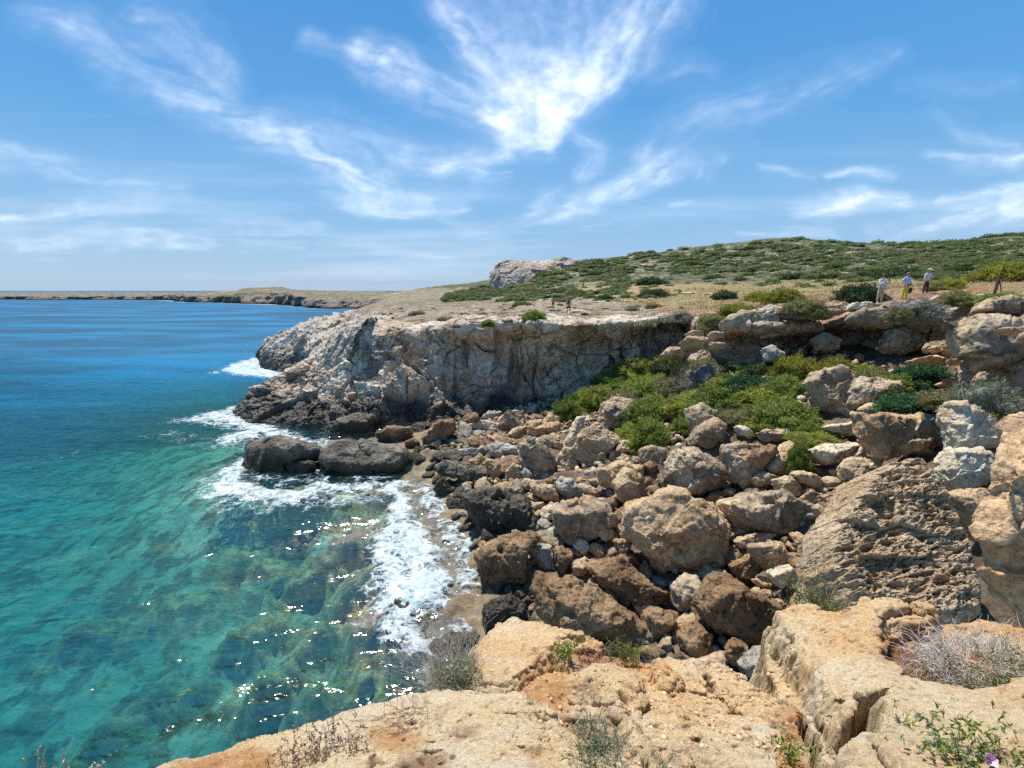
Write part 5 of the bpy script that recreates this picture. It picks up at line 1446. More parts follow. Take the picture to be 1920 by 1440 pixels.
def pitted_slab(outline, label):
    """the giant slab: a thick leaning plate, its face laid out as a fine grid so that the hollows come out crisp"""
    P = np.array(outline, float); HEROES.append(P.copy())
    P[:, 0] += np.where(P[:, 0] < 1600, 22, 8)
    c = P.mean(0); C = P3(c[0], c[1], 9.6)
    n0 = np.array([-.13, -.66, .74]); n0 /= np.linalg.norm(n0)
    e1 = np.cross([0, 0, 1.0], n0) * -1.0; e1 /= np.linalg.norm(e1)
    if e1[0] < 0: e1 = -e1
    e2 = np.cross(n0, e1); e2 = e2 if e2[2] > 0 else -e2
    rr = np.stack([P3(a_, b_, 1.0) - EYEV for a_, b_ in P])
    hp = EYEV + rr * (((C - EYEV) @ n0) / (rr @ n0))[:, None] - C
    L2 = np.c_[hp @ e1, hp @ e2]
    lo, hi = L2.min(0) - .35, L2.max(0) + .35
    n = 620
    X, Y = np.meshgrid(np.linspace(lo[0], hi[0], n), np.linspace(lo[1], hi[1], n))
    Q = np.c_[X.ravel(), Y.ravel(), 0 * X.ravel()]
    rag = fbm(Q * 2.2, 5, .6) * .16
    d = sdf(X.ravel(), Y.ravel(), L2) + rag * .7 - .04
    inn = sst(-.02, .16, d)
    h = -(1 - inn) * .25 - np.clip(-d, 0, .22) * 5.0 + (d < 0) * fbm(Q * 5 + 8, 4) * .1
    # broad steps, slanting beds, hollows of several sizes
    o1, e1_, r1_ = facets(Q * [1, 1.4, 1] / 1.1 + 3)
    h += o1 * .14 + (r1_ - .5) * .05
    ang = -.35; ca, sa = math.cos(ang), math.sin(ang)
    B = np.c_[Q[:, 0] * ca - Q[:, 1] * sa, (Q[:, 0] * sa + Q[:, 1] * ca) * 2.1, Q[:, 2]]
    wv = B + np.c_[fbm(B * 2, 4), fbm(B * 2 + 9, 4), 0 * B[:, 0]] * .22
    h += fbm(wv * 1.6, 6, .62, ridge=True) * .085
    for sz, dp, th in ((.42, .13, .5), (.22, .085, .35), (.12, .05, .3), (.065, .025, .3)):
        f1, f2, cc = worley(np.c_[wv[:, 0], wv[:, 1], np.full(len(wv), sz * 7)] / sz)
        h -= sst(.50, .24, f1 + .1 * fbm(Q / sz, 2)) * dp * (cc[:, 0] > th) * inn
    h += fbm(Q * 22, 4, .6) * .008
    V = C + Q[:, :1] * e1 + Q[:, 1:2] * e2 + h[:, None] * n0
    Bk = C + Q[:, :1] * e1 + Q[:, 1:2] * e2 - 1.75 * n0 + (fbm(Q * 1.2 + 5, 4) * .2)[:, None] * n0
    F = gridF(n, n); keep = (d[F].min(1) > -.22)
    F = F[keep]
    V2 = np.concatenate([V, Bk]); F2 = np.concatenate([F, F[:, ::-1] + len(V)])
    us = np.unique(F2); rm = -np.ones(len(V2), int); rm[us] = np.arange(len(us))
    return link("boulder", mesh_np("boulder", V2[us] - C, rm[F2], [MR['pitted']]), label=label, cat="boulder", loc=tuple(C))


rk_objs = []
for ol, org, st, lab, kw in HL:
    if st == 'pitted':
        rk_objs.append(pitted_slab(ol, lab))
    else:
        rk_objs.append(boulder(ol, st, lab, org=org, **kw))

# ---------------------------------------------------------------- rubble
def stone_mesh(i, lv=4, style='tan'):
    rg = np.random.default_rng(900 + i)
    S, Fc = ICO[lv]
    ts = [np.full(len(S), 1.15)]
    for _ in range(8):
        n = rg.normal(size=3); n /= np.linalg.norm(n)
        den = S @ n
        ts.append(np.where(den > 1e-3, rg.uniform(.5, .95) / np.maximum(den, 1e-3), 1e9))
    T = np.array(ts); tm = T.min(0); t = tm * (((T / tm) ** -30.).sum(0)) ** (-1 / 30.)
    V = S * t[:, None] * [1.15, .9, .75]
    N = V / np.linalg.norm(V, axis=1)[:, None]
    V = V + N * rock_noise(V, N, 0.9, style, i, rg)[:, None]
    return V, Fc


STY = ['tan', 'tan', 'two', 'brown', 'two', 'tan', 'grey', 'brown', 'tan', 'two', 'pale', 'brown']
SM = []
for i, st in enumerate(STY):
    V, Fc = stone_mesh(i)
    SM.append(mesh_np("stone", V, Fc, [MR[st]]))
SMD = []
for i in range(3):
    V, Fc = stone_mesh(40 + i, style='dark')
    SMD.append(mesh_np("stone", V, Fc, [MR['dark']]))

CUT = re.compile(r" (beside|below|left|right|above|behind|under|in the|at the|on the|between|touching|wedged|leaning|with|just|squeezed|lying|of the rubble|sloping|surrounded|amid|poking|rising|near|against|tucked|catching|standing|pinned|awash|alone|stacked|by the|over|from) ")
SHORT = [CUT.split(h[3])[0].rstrip(",") for h in HL]
COLW = {'tan': "tan", 'two': "greyish tan", 'brown': "brown", 'pale': "pale", 'grey': "grey", 'dark': "black"}


def clip16(t):
    return ' '.join(t.split()[:16])


def near_label(px, py, sz, col, noun):
    best = min(range(len(HEROES)), key=lambda i: np.hypot(*(HEROES[i].mean(0) - (px, py))) - 0.3 * np.ptp(HEROES[i][:, 0]))
    c = HEROES[best].mean(0); dx, dy = px - c[0], py - c[1]
    rel = ("right of" if dx > 0 else "left of") if abs(dx) > abs(dy) else ("just in front of" if dy > 0 else "just behind")
    return clip16("%s %s %s %s the %s" % ("medium" if sz > 19 else "small" if sz > 12 else "tiny", col, noun, rel, SHORT[best]))


SLOPE = [(760, 800), (900, 775), (1000, 765), (1090, 790), (1150, 850), (1240, 860), (1340, 850), (1480, 850), (1560, 800), (1620, 790), (1620, 870), (1540, 960), (1530, 1060), (1600, 1160), (1500, 1175), (1440, 1190), (1450, 1290), (1200, 1240), (1000, 1180), (960, 1170), (920, 1120), (890, 1020), (800, 890), (740, 830)]


def inside(px, py, poly):
    return sdf(np.array([float(px)]), np.array([float(py)]), poly)[0]


rg = np.random.default_rng(5)
cnt = 0
tries = 0
placed = []
while cnt < 285 and tries < 6000:
    tries += 1
    px, py = rg.uniform(740, 1640), rg.uniform(765, 1290)
    if inside(px, py, SLOPE) < 0:
        continue
    near_h = max(float(inside(px, py, H)) for H in HEROES)
    if near_h > -3:
        continue
    sz = rg.choice([rg.uniform(9, 16), rg.uniform(14, 27)], p=[.55, .45]) * (0.8 + 0.4 * sst(900, 1150, py))
    if any((px - a) ** 2 + (py - b) ** 2 < (0.62 * (sz + c)) ** 2 for a, b, c in placed):
        continue
    g = hit(cove_z, px, py + sz * .3)
    placed.append((px, py, sz))
    r = sz / FPX * g[1] * 1.12
    dark = g[2] < 0.5 and rg.random() < .8
    si = int(rg.integers(len(SM)))
    me = (SMD[rg.integers(3)] if dark else SM[si])
    if dark:
        o = link("rubble_stone", me, label=near_label(px, py, sz, "black wave washed", "stone"), cat="stone", group="small black stones along the surf edge")
    else:
        o = link("rubble_stone", me, label=near_label(px, py, sz, COLW[STY[si]], "rubble stone"), cat="stone", group="rubble stones between the boulders")
    o.location = (g[0], g[1] + r * .4, g[2] + r * rg.uniform(.0, .4) - .3 * float(sst(.5, 1.6, g[2]) * sst(25, 19, g[1])))
    o.rotation_euler = (rg.uniform(-.6, .6), rg.uniform(-.6, .6), rg.uniform(0, 6.3))
    o.scale = (r * rg.uniform(.85, 1.25), r * rg.uniform(.8, 1.1), r * rg.uniform(.7, 1.1))
    cnt += 1

# gravel and small broken stone as one mass
def scatter_stones(pts, sizes, lv, mats, name, label):
    S, Fc = ICO[lv]
    n = len(pts); rg = np.random.default_rng(77)
    Vs = []; 
    for i in range(n):
        sc = sizes[i] * rg.uniform(.6, 1.2, 3)
        a = rg.uniform(0, 6.28); ca, sa = math.cos(a), math.sin(a)
        B = S * (1 + 0.25 * rg.normal(size=(len(S), 1)).clip(-1, 1)) * sc
        B = np.c_[B[:, 0] * ca - B[:, 1] * sa, B[:, 0] * sa + B[:, 1] * ca, B[:, 2]]
        Vs.append(B + pts[i])
    V = np.concatenate(Vs); F = (Fc[None] + (np.arange(n) * len(S))[:, None, None]).reshape(-1, 3)
    mi = np.repeat(rg.integers(0, len(mats), n), len(Fc))
    me = mesh_np(name, V, F, mats, smooth=False, midx=mi)
    return link(name, me, kind="stuff", label=label, cat="stones")


pts, szs = [], []
rg = np.random.default_rng(8)
X0 = rg.uniform(-6, 22, 3800); Y0 = rg.uniform(9, 44, 3800)
Z0 = cove_z(X0, Y0); Z0 = Z0 - 0.6 * sst(.5, 1.6, Z0) * sst(25, 19, Y0)
ok = Z0 > 0.15
for x_, y_, z_ in zip(X0[ok], Y0[ok], Z0[ok]):
    if x_ / y_ > .85 or x_ / y_ < -.2 or (y_ < 24 and rg.random() < .75): continue
    s_ = rg.uniform(.06, .28)
    pts.append((x_, y_, z_ + s_ * .4)); szs.append(s_)
scatter_stones(pts, szs, 1, [MR['tan'], MR['brown'], MR['two'], MR['pale']], "broken_stone", "broken stone littering the slope between the boulders")
q = NT('pebble'); q.set(q.b.inputs['Base Color'], q.ramp(q.noise(q.pos(), 20, 3), [(.35, (.42, .22, .10)), (.5, (.58, .40, .23)), (.65, (.66, .54, .38))])); M_PEB = q.m
# pebbles on the near ledge
pts, szs = [], []
for _ in range(1000):
    px, py = rg.choice([rg.uniform(960, 1480), rg.uniform(1180, 1480)]), rg.uniform(1215, 1445)
    b = ledge_par(px, py)
    if b[2] < 9.75: continue
    s_ = rg.choice([rg.uniform(.002, .006), rg.uniform(.005, .014)], p=[.8, .2])
    pts.append(b + [0, 0, s_ * .3]); szs.append(s_)
scatter_stones(pts, szs, 1, [M_PEB], "pebbles", "loose pebbles strewn over the orange soil of the ledge")
# outcrops of pale rock on the plateau and the hill
rg = np.random.default_rng(21)
OUT = [(1080, 574, 46, 10), (1130, 560, 30, 6), (1160, 558, 34, 7), (985, 583, 30, 8), (950, 590, 20, 6), (900, 598, 16, 6), (1200, 560, 26, 5), (1040, 575, 24, 8), (1245, 548, 30, 6), (1290, 545, 26, 5), (820, 596, 16, 6), (870, 585, 18, 5), (1215, 492, 26, 7), (1190, 497, 20, 5), (1250, 500, 22, 4),
       (1530, 470, 26, 7), (1560, 465, 30, 8), (1480, 468, 22, 6), (1600, 470, 26, 7), (1640, 465, 22, 6), (1440, 478, 20, 5), (1380, 486, 20, 5), (1500, 458, 24, 6), (1700, 470, 20, 4), (1810, 458, 22, 4), (1870, 452, 22, 4), (1400, 500, 18, 4), (1330, 492, 18, 4), (1160, 505, 18, 4), (1110, 508, 16, 4),
       (1030, 505, 20, 5), (1600, 487, 22, 4), (1680, 455, 22, 5), (1370, 540, 24, 4), (1340, 548, 30, 4), (1590, 556, 18, 5), (1750, 566, 16, 5)]
for k, (px, py, w, h) in enumerate(OUT):
    g = hit(lambda a, b: land_z(a, b), px, py + h, y0=20)
    r = w / FPX * g[1] * .5
    V, Fc = stone_mesh(100 + k % 6)
    me = SM[(k * 5) % 12] if k > 40 else (SM[6] if k % 2 else SM[4])
    o = link("rock_outcrop", me, label="low %s limestone outcrop %s %s" % ("grey" if k % 2 == 0 else "pale", "on the bare plateau" if py > 535 else "in the hillside scrub", "near the headland" if px < 960 else "around the hikers" if px < 1250 else "above the dry grass shelf" if px < 1560 else "behind the three people"), cat="rock outcrop", group="pale outcrops on the plateau and the hill")
    o.location = (g[0], g[1], land_q(g[0], g[1]) + 0.0)
    o.rotation_euler = (0, 0, rg.uniform(0, 6)); o.scale = (r, r, max(r * h / w * 1.1, .2))
# ================================================================ PLANTS
def foliage_mat(name, a, b, c, rough=0.7, sc=0.6, dead=None, trans=0.25):
    q = NT(name)
    p = q.pos()
    lf = q.attr("leaf")
    ob = q.n("ObjectInfo").outputs["Random"]
    n_ = q.noise(p, sc * 3, 4)
    f = q.math('ADD', q.math('MULTIPLY', lf, 0.55), q.math('ADD', q.math('MULTIPLY', n_, 0.6), q.math('MULTIPLY', ob, 0.30)))
    col = q.ramp(f, [(0.38, a), (0.68, b), (1.0, c)])
    if dead:
        col = q.mix(q.mr(q.noise(q.pos(rot=(1, 0, 0)), sc * 1.4, 4, 0.6), 0.52, 0.62), col, dead)
    q.set(q.b.inputs["Base Color"], col)
    q.b.inputs["Roughness"].default_value = rough
    tl = q.n("BsdfTranslucent"); q.set(tl.inputs[0], q.vscale(col, 1.4))
    mx = q.n("MixShader", {0: trans, 1: q.b.outputs[0], 2: tl.outputs[0]})
    q.t.links.new(mx.outputs[0], q.out.inputs[0])
    return q.m


MF = {
    'bright': foliage_mat("bright_juniper_foliage", (0.11, 0.135, 0.022), (0.25, 0.285, 0.045), (0.42, 0.43, 0.09), dead=(0.17, 0.15, 0.05), trans=.3),
    'green': foliage_mat("green_juniper_foliage", (0.07, 0.10, 0.022), (0.17, 0.225, 0.042), (0.32, 0.36, 0.085), trans=.3),
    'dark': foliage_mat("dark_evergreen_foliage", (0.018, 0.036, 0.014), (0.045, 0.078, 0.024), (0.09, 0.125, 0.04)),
    'hill': foliage_mat("hill_scrub_foliage", (0.05, 0.074, 0.026), (0.115, 0.148, 0.048), (0.23, 0.25, 0.09)),
    'olive': foliage_mat("olive_foliage", (0.10, 0.105, 0.035), (0.20, 0.20, 0.07), (0.30, 0.28, 0.12), dead=(0.22, 0.17, 0.11)),
    'yellow': foliage_mat("yellow_green_foliage", (0.13, 0.14, 0.02), (0.26, 0.26, 0.035), (0.38, 0.36, 0.06), dead=(0.20, 0.17, 0.07), trans=.3),
    'grey': foliage_mat("grey_thorn_foliage", (0.12, 0.11, 0.085), (0.24, 0.22, 0.18), (0.38, 0.36, 0.31), dead=(0.11, 0.12, 0.05), trans=.1),
    'fern': foliage_mat("blue_green_foliage", (0.018, 0.058, 0.03), (0.045, 0.12, 0.05), (0.10, 0.20, 0.075), trans=.3),
    'sage': foliage_mat("sage_green_foliage", (0.09, 0.11, 0.06), (0.20, 0.22, 0.14), (0.36, 0.37, 0.28), dead=(0.22, 0.20, 0.15), trans=.15),
    'silver': foliage_mat("silver_green_foliage", (0.17, 0.19, 0.11), (0.30, 0.32, 0.20), (0.44, 0.46, 0.32), trans=.15),
}


def wood(name, a, b):
    q = NT(name)
    q.set(q.b.inputs["Base Color"], q.ramp(q.math('ADD', q.math('MULTIPLY', q.noise(q.pos(), 60, 4), 0.6), q.math('MULTIPLY', q.attr("leaf"), .5)), [(0.35, a), (0.75, b)]))
    q.b.inputs["Roughness"].default_value = 0.85
    return q.m


M_BARK = wood("bark", (0.10, 0.075, 0.055), (0.20, 0.16, 0.12))
M_DRY = wood("dry_stalks", (0.28, 0.24, 0.18), (0.58, 0.52, 0.43))
M_THORN = wood("bleached_thorns", (0.44, 0.40, 0.35), (0.72, 0.67, 0.60))
M_BROWNT = wood("brown_litter", (0.13, 0.07, 0.045), (0.40, 0.26, 0.17))
M_RED = wood("red_succulent", (0.26, 0.07, 0.05), (0.52, 0.22, 0.14))


def blades(P, D, L, W, rg, curl=0.25):
    """one bent quad pair per blade"""
    D = D / (np.linalg.norm(D, axis=1)[:, None] + 1e-9)
    S = np.cross(D, rg.normal(size=D.shape)); S /= (np.linalg.norm(S, axis=1)[:, None] + 1e-9)
    L = np.broadcast_to(L, len(P))[:, None]; W = np.broadcast_to(W, len(P))[:, None]
    T = P + D * L + np.array([0, 0, -1]) * L * curl * rg.random((len(P), 1))
    M = P + D * L * .5
    V = np.stack([P - S * W * .25, P + S * W * .25, M + S * W * .5, M - S * W * .5, T + S * W * .1, T - S * W * .1], 1).reshape(-1, 3)
    b = (np.arange(len(P)) * 6)[:, None]
    F = np.concatenate([b + [0, 1, 2, 3], b + [3, 2, 4, 5]])
    return V, F


def tubes(lines, rad, sides=3):
    """lines: (n, m, 3); rad (n, m)"""
    n, m, _ = lines.shape
    T = np.gradient(lines, axis=1); T /= (np.linalg.norm(T, axis=2)[..., None] + 1e-9)
    A = np.cross(T, np.array([0.3, 0.5, 0.8])); A /= (np.linalg.norm(A, axis=2)[..., None] + 1e-9)
    B = np.cross(T, A)
    an = np.arange(sides) * 2 * math.pi / sides
    V = lines[:, :, None, :] + rad[:, :, None, None] * (A[:, :, None, :] * np.cos(an)[None, None, :, None] + B[:, :, None, :] * np.sin(an)[None, None, :, None])
    V = V.reshape(-1, 3)
    i = np.arange(n)[:, None, None] * m * sides + np.arange(m - 1)[None, :, None] * sides
    k = np.arange(sides)[None, None, :]; k2 = (k + 1) % sides
    F = np.stack([i + k, i + k2, i + k2 + sides, i + k + sides], -1).reshape(-1, 4)
    return V, F


def dome(n, rg, lump=0.22, zmin=-0.05, seed=0, flat=1.0):
    """points on and just inside a lumpy dome of radius 1"""
    D = rg.normal(size=(n, 3)); D[:, 2] = np.abs(D[:, 2]) * 0.9 + zmin
    D /= np.linalg.norm(D, axis=1)[:, None]
    lumps = fbm(D * 1.7 + seed * 5, 3)
    f1, f2, c = worley(D * 2.6 + seed * 3)
    R0 = 0.86 + lump * lumps * 1.4 + 0.26 * sst(.75, .05, f1) - 0.08
    return D, R0, f1


def bush_meshes(kind, seed, n, leaf, wid, flat=0.55, grey=False):
    rg = np.random.default_rng(seed)
    D, R0, f1 = dome(n, rg, seed=seed)
    rr = R0 * (1 - np.abs(rg.normal(size=n)) * 0.10) + rg.random(n) * .04
    P = D * rr[:, None]
    N = D + rg.normal(size=(n, 3)) * 0.55 + [0, 0, .35]
    V, F = blades(P, N, leaf * rg.uniform(.6, 1.4, n), wid * rg.uniform(.7, 1.3, n), rg)
    lf = np.repeat(rg.random(n) * 0.8 + 0.2 * sst(.7, .1, f1), 6)
    # inner mass of the same foliage
    S, Fc = ICO[4]
    _, R1, _ = None, None, None
    l2 = fbm(S * 1.7 + seed * 5, 3); g1, _, _ = worley(S * 2.6 + seed * 3)
    rc = (0.86 + .22 * l2 * 1.4 + 0.26 * sst(.75, .05, g1) - 0.08) * 0.88 + fbm(S * 9, 3) * .06
    Vc = S * rc[:, None]
    keep = (S[Fc].mean(1)[:, 2] > -0.3)
    Fc = Fc[keep]
    # triangles as quads with a doubled corner would be degenerate: fan the blades into triangles instead
    Ft = np.concatenate([F[:, [0, 1, 2]], F[:, [0, 2, 3]]])
    V2 = np.concatenate([V, Vc]); F2 = np.concatenate([Ft, Fc + len(V)])
    lf2 = np.concatenate([lf, rg.random(len(Vc)) * .5])
    V2 = V2 * [1, 1, flat]
    fol = mesh_np("foliage", V2, F2, [MF[kind]], smooth=False, attrs={"leaf": lf2})
    # branches reaching out through the foliage
    nb = 46 if not grey else 240
    Db, Rb, _ = dome(nb, rg, seed=seed)
    t = np.linspace(0, 1.03 if not grey else 1.12, 6)[None, :, None]
    Ls = Db[:, None, :] * Rb[:, None, None] * t + np.cumsum(rg.normal(size=(nb, 6, 3)) * 0.025, 1) * [1, 1, .6]
    Ls[:, :, 2] = Ls[:, :, 2] * flat + 0.03 * np.sin(t[..., 0] * 3)
    rd = (0.022 * (1 - t[..., 0] * .8)).clip(0.004) * np.ones((nb, 1)) * (1 if not grey else .7)
    Vb, Fb = tubes(Ls, rd)
    br = mesh_np("branches", Vb, Fb, [M_BARK if not grey else MTW], attrs={"leaf": np.repeat(rg.random(nb), 18)})
    return fol, br


MTW = wood("grey_twigs", (0.20, 0.18, 0.16), (0.42, 0.40, 0.37))
BM = {}
def bushset(k, kinds, count, n, leaf, wid, flat, grey=False):
    BM[k] = [bush_meshes(kinds, 50 + hash_(k) + i, n, leaf, wid, flat, grey) for i in range(count)]
def hash_(s):
    return sum(ord(ch) * (i + 3) for i, ch in enumerate(s)) % 97


bushset('bright', 'bright', 3, 5200, .13, .032, .62)
bushset('green', 'green', 3, 5200, .13, .032, .60)
bushset('dark', 'dark', 3, 4600, .085, .034, .60)
bushset('hill', 'hill', 4, 1500, .12, .06, .50)
bushset('olive', 'olive', 2, 4800, .11, .028, .58)
bushset('yellow', 'yellow', 3, 4600, .12, .032, .60)
bushset('grey', 'grey', 2, 3000, .10, .020, .58, True)
bushset('sage', 'sage', 2, 5600, .10, .022, .58)
bushset('fern', 'fern', 2, 4200, .16, .040, .60)

KLAB = {'bright': ("bright green", "juniper bush"), 'green': ("mid green", "juniper bush"), 'dark': ("dark green", "evergreen bush"), 'olive': ("olive brown tinged", "bush"), 'yellow': ("yellow green", "bush"), 'grey': ("grey thorny", "bush"), 'fern': ("blue green feathery", "bush"), 'hill': ("dark green", "hill bush")}


def place_bush(kind, px, pyb, w, h, label, surf=None, name="bush", cat="bush", group=None, Y=None, simple=False, k=None, xyz=None, rw=None):
    if xyz is None:
        if Y is None:
            g = hit(surf, px, pyb, y0=8)
        else:
            g = P3(px, pyb, Y)
    else:
        g = np.array(xyz)
    r = rw if rw else w / FPX * g[1] * 0.5 * (1.42 if surf is cove_z else 1.0)
    k = len(placed_b) if k is None else k
    fol, br = BM[kind][k % len(BM[kind])]
    flat = {'bright': .62, 'hill': .5, 'grey': .58, 'olive': .58}.get(kind, .6)
    # height: picture height of the mound, seen slightly from above
    hz = max(h / FPX * g[1] * 0.95, r * .35) if h else r * .55
    rgb = np.random.default_rng(int(px * 7 + pyb))
    if simple:
        o = link(name, fol, label=label, cat=cat, group=group)
    else:
        o = link(name, None, label=label, cat=cat, group=group)
        link("foliage", fol, parent=o); link("branches", br, parent=o)
    o.location = (g[0], g[1] + r * .55, g[2] - 0.04 * r)
    o.rotation_euler = (0, 0, rgb.uniform(0, 6.28))
    o.scale = (r * rgb.uniform(.95, 1.1), r * rgb.uniform(.85, 1.05), hz / flat * .9)
    placed_b.append(o)
    return o


placed_b = []
GB = "junipers and shrubs on the boulder slope"
TB = [  # kind, px, bottom py, w, h, label
    ('green', 1067, 790, 46, 50, "small green bush at the cliff foot, nearest the sea"),
    ('bright', 1125, 765, 74, 48, "bright juniper at the left end of the bush belt"), ('green', 1165, 735, 80, 45, "green juniper hugging the main cliff, second from its left end"),
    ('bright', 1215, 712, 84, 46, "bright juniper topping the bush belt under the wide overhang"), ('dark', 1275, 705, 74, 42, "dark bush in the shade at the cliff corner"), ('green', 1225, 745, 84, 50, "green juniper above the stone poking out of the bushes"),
    ('bright', 1250, 700, 60, 36, "small bright juniper under the ragged rock"), ('olive', 1180, 772, 66, 44, "olive bush right of the tan boulder with the cracked face"), ('olive', 1290, 742, 74, 54, "greyish olive bush in the middle of the bush belt"),
    ('grey', 1330, 735, 84, 66, "large dry grey bush at the centre of the bush belt"), ('green', 1235, 790, 86, 54, "green juniper below the pale grey stone"), ('dark', 1195, 800, 60, 38, "dark bush behind the tan boulder with the cracked face"), ('bright', 1180, 836, 52, 46, "round bright bush at the lower left of the bush belt"),
    ('green', 1225, 842, 72, 62, "rounded green bush among boulders, left of the orange crowned rock"), ('bright', 1385, 735, 70, 40, "bright juniper just below the dark hollow of the right cliff"), ('bright', 1300, 775, 80, 44, "bright juniper left of the orange crowned boulder"), ('green', 1370, 765, 94, 46, "broad green juniper in the upper middle of the belt"),
    ('fern', 1410, 740, 80, 44, "blue green bush under the long overhanging block"), ('bright', 1440, 765, 100, 44, "wide bright juniper above the finger shaped rock"), ('green', 1345, 790, 80, 42, "green juniper touching the top of the orange crowned boulder"), ('green', 1490, 800, 100, 60, "green juniper left of the split boulder"),
    ('olive', 1405, 800, 96, 40, "olive juniper low in the middle of the belt"), ('bright', 1450, 815, 76, 30, "low bright juniper above the flat dark bellied stone"), ('yellow', 1505, 712, 62, 54, "upright yellow green bush beneath the rounded block"), ('green', 1480, 745, 70, 44, "green juniper right of the blue green bush"),
    ('yellow', 1580, 706, 62, 44, "spiky yellow green bush in front of the smooth bulging rock"), ('olive', 1655, 725, 74, 36, "olive bush above the lichened block"), ('yellow', 1620, 735, 60, 26, "yellow green sprigs on top of the split boulder"), ('dark', 1690, 765, 66, 50, "dark bush to the right of the lichened block"),
    ('green', 1700, 735, 60, 40, "mid green bush right of the olive bush"), ('fern', 1745, 722, 64, 50, "dark feathery bush in front of the ochre slab pile"), ('fern', 1745, 782, 104, 44, "wide feathery blue green bush behind the cream slab"), ('fern', 1700, 790, 60, 26, "low feathery bush behind the triangular slab"),
    ('olive', 1800, 765, 70, 34, "olive bush left of the large silver grey bush"), ('sage', 1885, 792, 112, 92, "large silvery sage green bush at the right edge under the hollow"), ('yellow', 1880, 800, 60, 34, "yellow green sprigs at the foot of the silver grey bush"),
    ('green', 1508, 886, 42, 62, "narrow green bush hanging between boulders"), ('bright', 1555, 838, 84, 26, "low bright bush left of the triangular slab"), ('green', 1530, 822, 46, 36, "green bush beside the flat pale stone"), ('dark', 1400, 712, 60, 34, "dark bush inside the hollow under the long block"),
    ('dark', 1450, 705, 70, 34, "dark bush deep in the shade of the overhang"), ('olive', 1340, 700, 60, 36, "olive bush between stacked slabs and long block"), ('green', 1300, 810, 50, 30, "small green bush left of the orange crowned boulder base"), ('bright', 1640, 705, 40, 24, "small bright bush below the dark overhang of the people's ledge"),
    ('dark', 1325, 880, 26, 16, "tiny dark bush between two boulders below the bush belt")]
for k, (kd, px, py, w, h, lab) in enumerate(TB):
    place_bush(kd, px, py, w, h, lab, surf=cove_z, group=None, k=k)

RB = [  # rim and plateau
    ('grey', 1282, 596, 54, 22, "grey olive bush at the rim, leftmost of the rim bushes"), ('olive', 1345, 596, 56, 22, "olive bush on the rim beside the grey one"), ('yellow', 1395, 592, 80, 36, "yellow green bush on the rim left of the dark round bush"), ('grey', 1450, 586, 64, 28, "grey bush behind the long overhanging block"),
    ('yellow', 1480, 572, 90, 36, "tall yellow green bush behind the long overhanging block"), ('olive', 1520, 584, 80, 36, "olive bush beside the layered rock on the rim"), ('yellow', 1430, 565, 60, 24, "low yellow green bush on the plateau edge"), ('dark', 1366, 561, 60, 24, "dark round bush alone in the dry grass"),
    ('dark', 1632, 566, 100, 44, "large dark bush behind the person in the pale jacket"), ('grey', 1740, 582, 104, 44, "grey bush mound right of the person in yellow trousers"), ('olive', 1700, 588, 50, 26, "olive bush on the ledge lip under the yellow trousers"), ('yellow', 1790, 543, 74, 28, "yellow green bush right of the person with the straw hat"),
    ('olive', 1810, 562, 64, 30, "olive grey bush between the hat wearer and the post"), ('yellow', 1905, 530, 110, 52, "big bright yellow green bush behind the post"), ('green', 1905, 558, 84, 24, "low green bush right of the post"), ('dark', 1700, 520, 130, 30, "long low dark bush behind the three people"),
    ('green', 1650, 516, 60, 22, "green bush at the left end of the long dark bush"), ('hill', 1560, 523, 74, 22, "pale green bush mound on the grassy shelf"), ('dark', 1500, 524, 60, 18, "dark low bush left of the pale mound"), ('dark', 1227, 534, 66, 20, "dark bush on the slope above the hiker"), ('dark', 1232, 558, 64, 17, "dark wide bush on the rocky plateau"),
    ('green', 1002, 597, 50, 24, "green bush at the rim left of the hiker"), ('dark', 1136, 563, 42, 14, "dark bush right of the hiker"), ('olive', 1228, 580, 36, 12, "small olive bush on bare rock near the rim"), ('olive', 1187, 582, 30, 12, "tiny olive bush on bare rock, right of the hiker's rocks"), ('green', 915, 600, 30, 13, "green tuft bush in the gap at the rim of the white cliff"),
    ('olive', 1325, 624, 34, 18, "bush sprouting from the cliff face by the stacked slabs"), ('grey', 1862, 610, 90, 24, "dry grey bush under the grey faced block"), ('green', 980, 575, 40, 12, "green bush in the outcrop left of the sitting rock"), ('olive', 830, 598, 26, 8, "small olive bush on the white headland"), ('olive', 780, 590, 34, 9, "low olive bush near the headland edge"),
    ('green', 870, 592, 26, 8, "small green bush on the pale headland"), ('olive', 722, 600, 24, 8, "small olive bush on the outer headland"), ('green', 905, 590, 24, 8, "tiny green bush behind the rim gap"), ('olive', 855, 600, 20, 6, "tiny olive bush at the white cliff top")]
for k, (kd, px, py, w, h, lab) in enumerate(RB):
    if px in (1325, 1862):
        place_bush(kd, px, py, w, h, lab, Y=(33.0 if px == 1325 else 17.0), k=k)
    else:
        g = hit(land_z, px, py, y0=15)
        place_bush(kd, px, py, w, h, lab, k=k, xyz=(g[0], g[1], land_q(g[0], g[1])), rw=w / FPX * g[1] * .5)

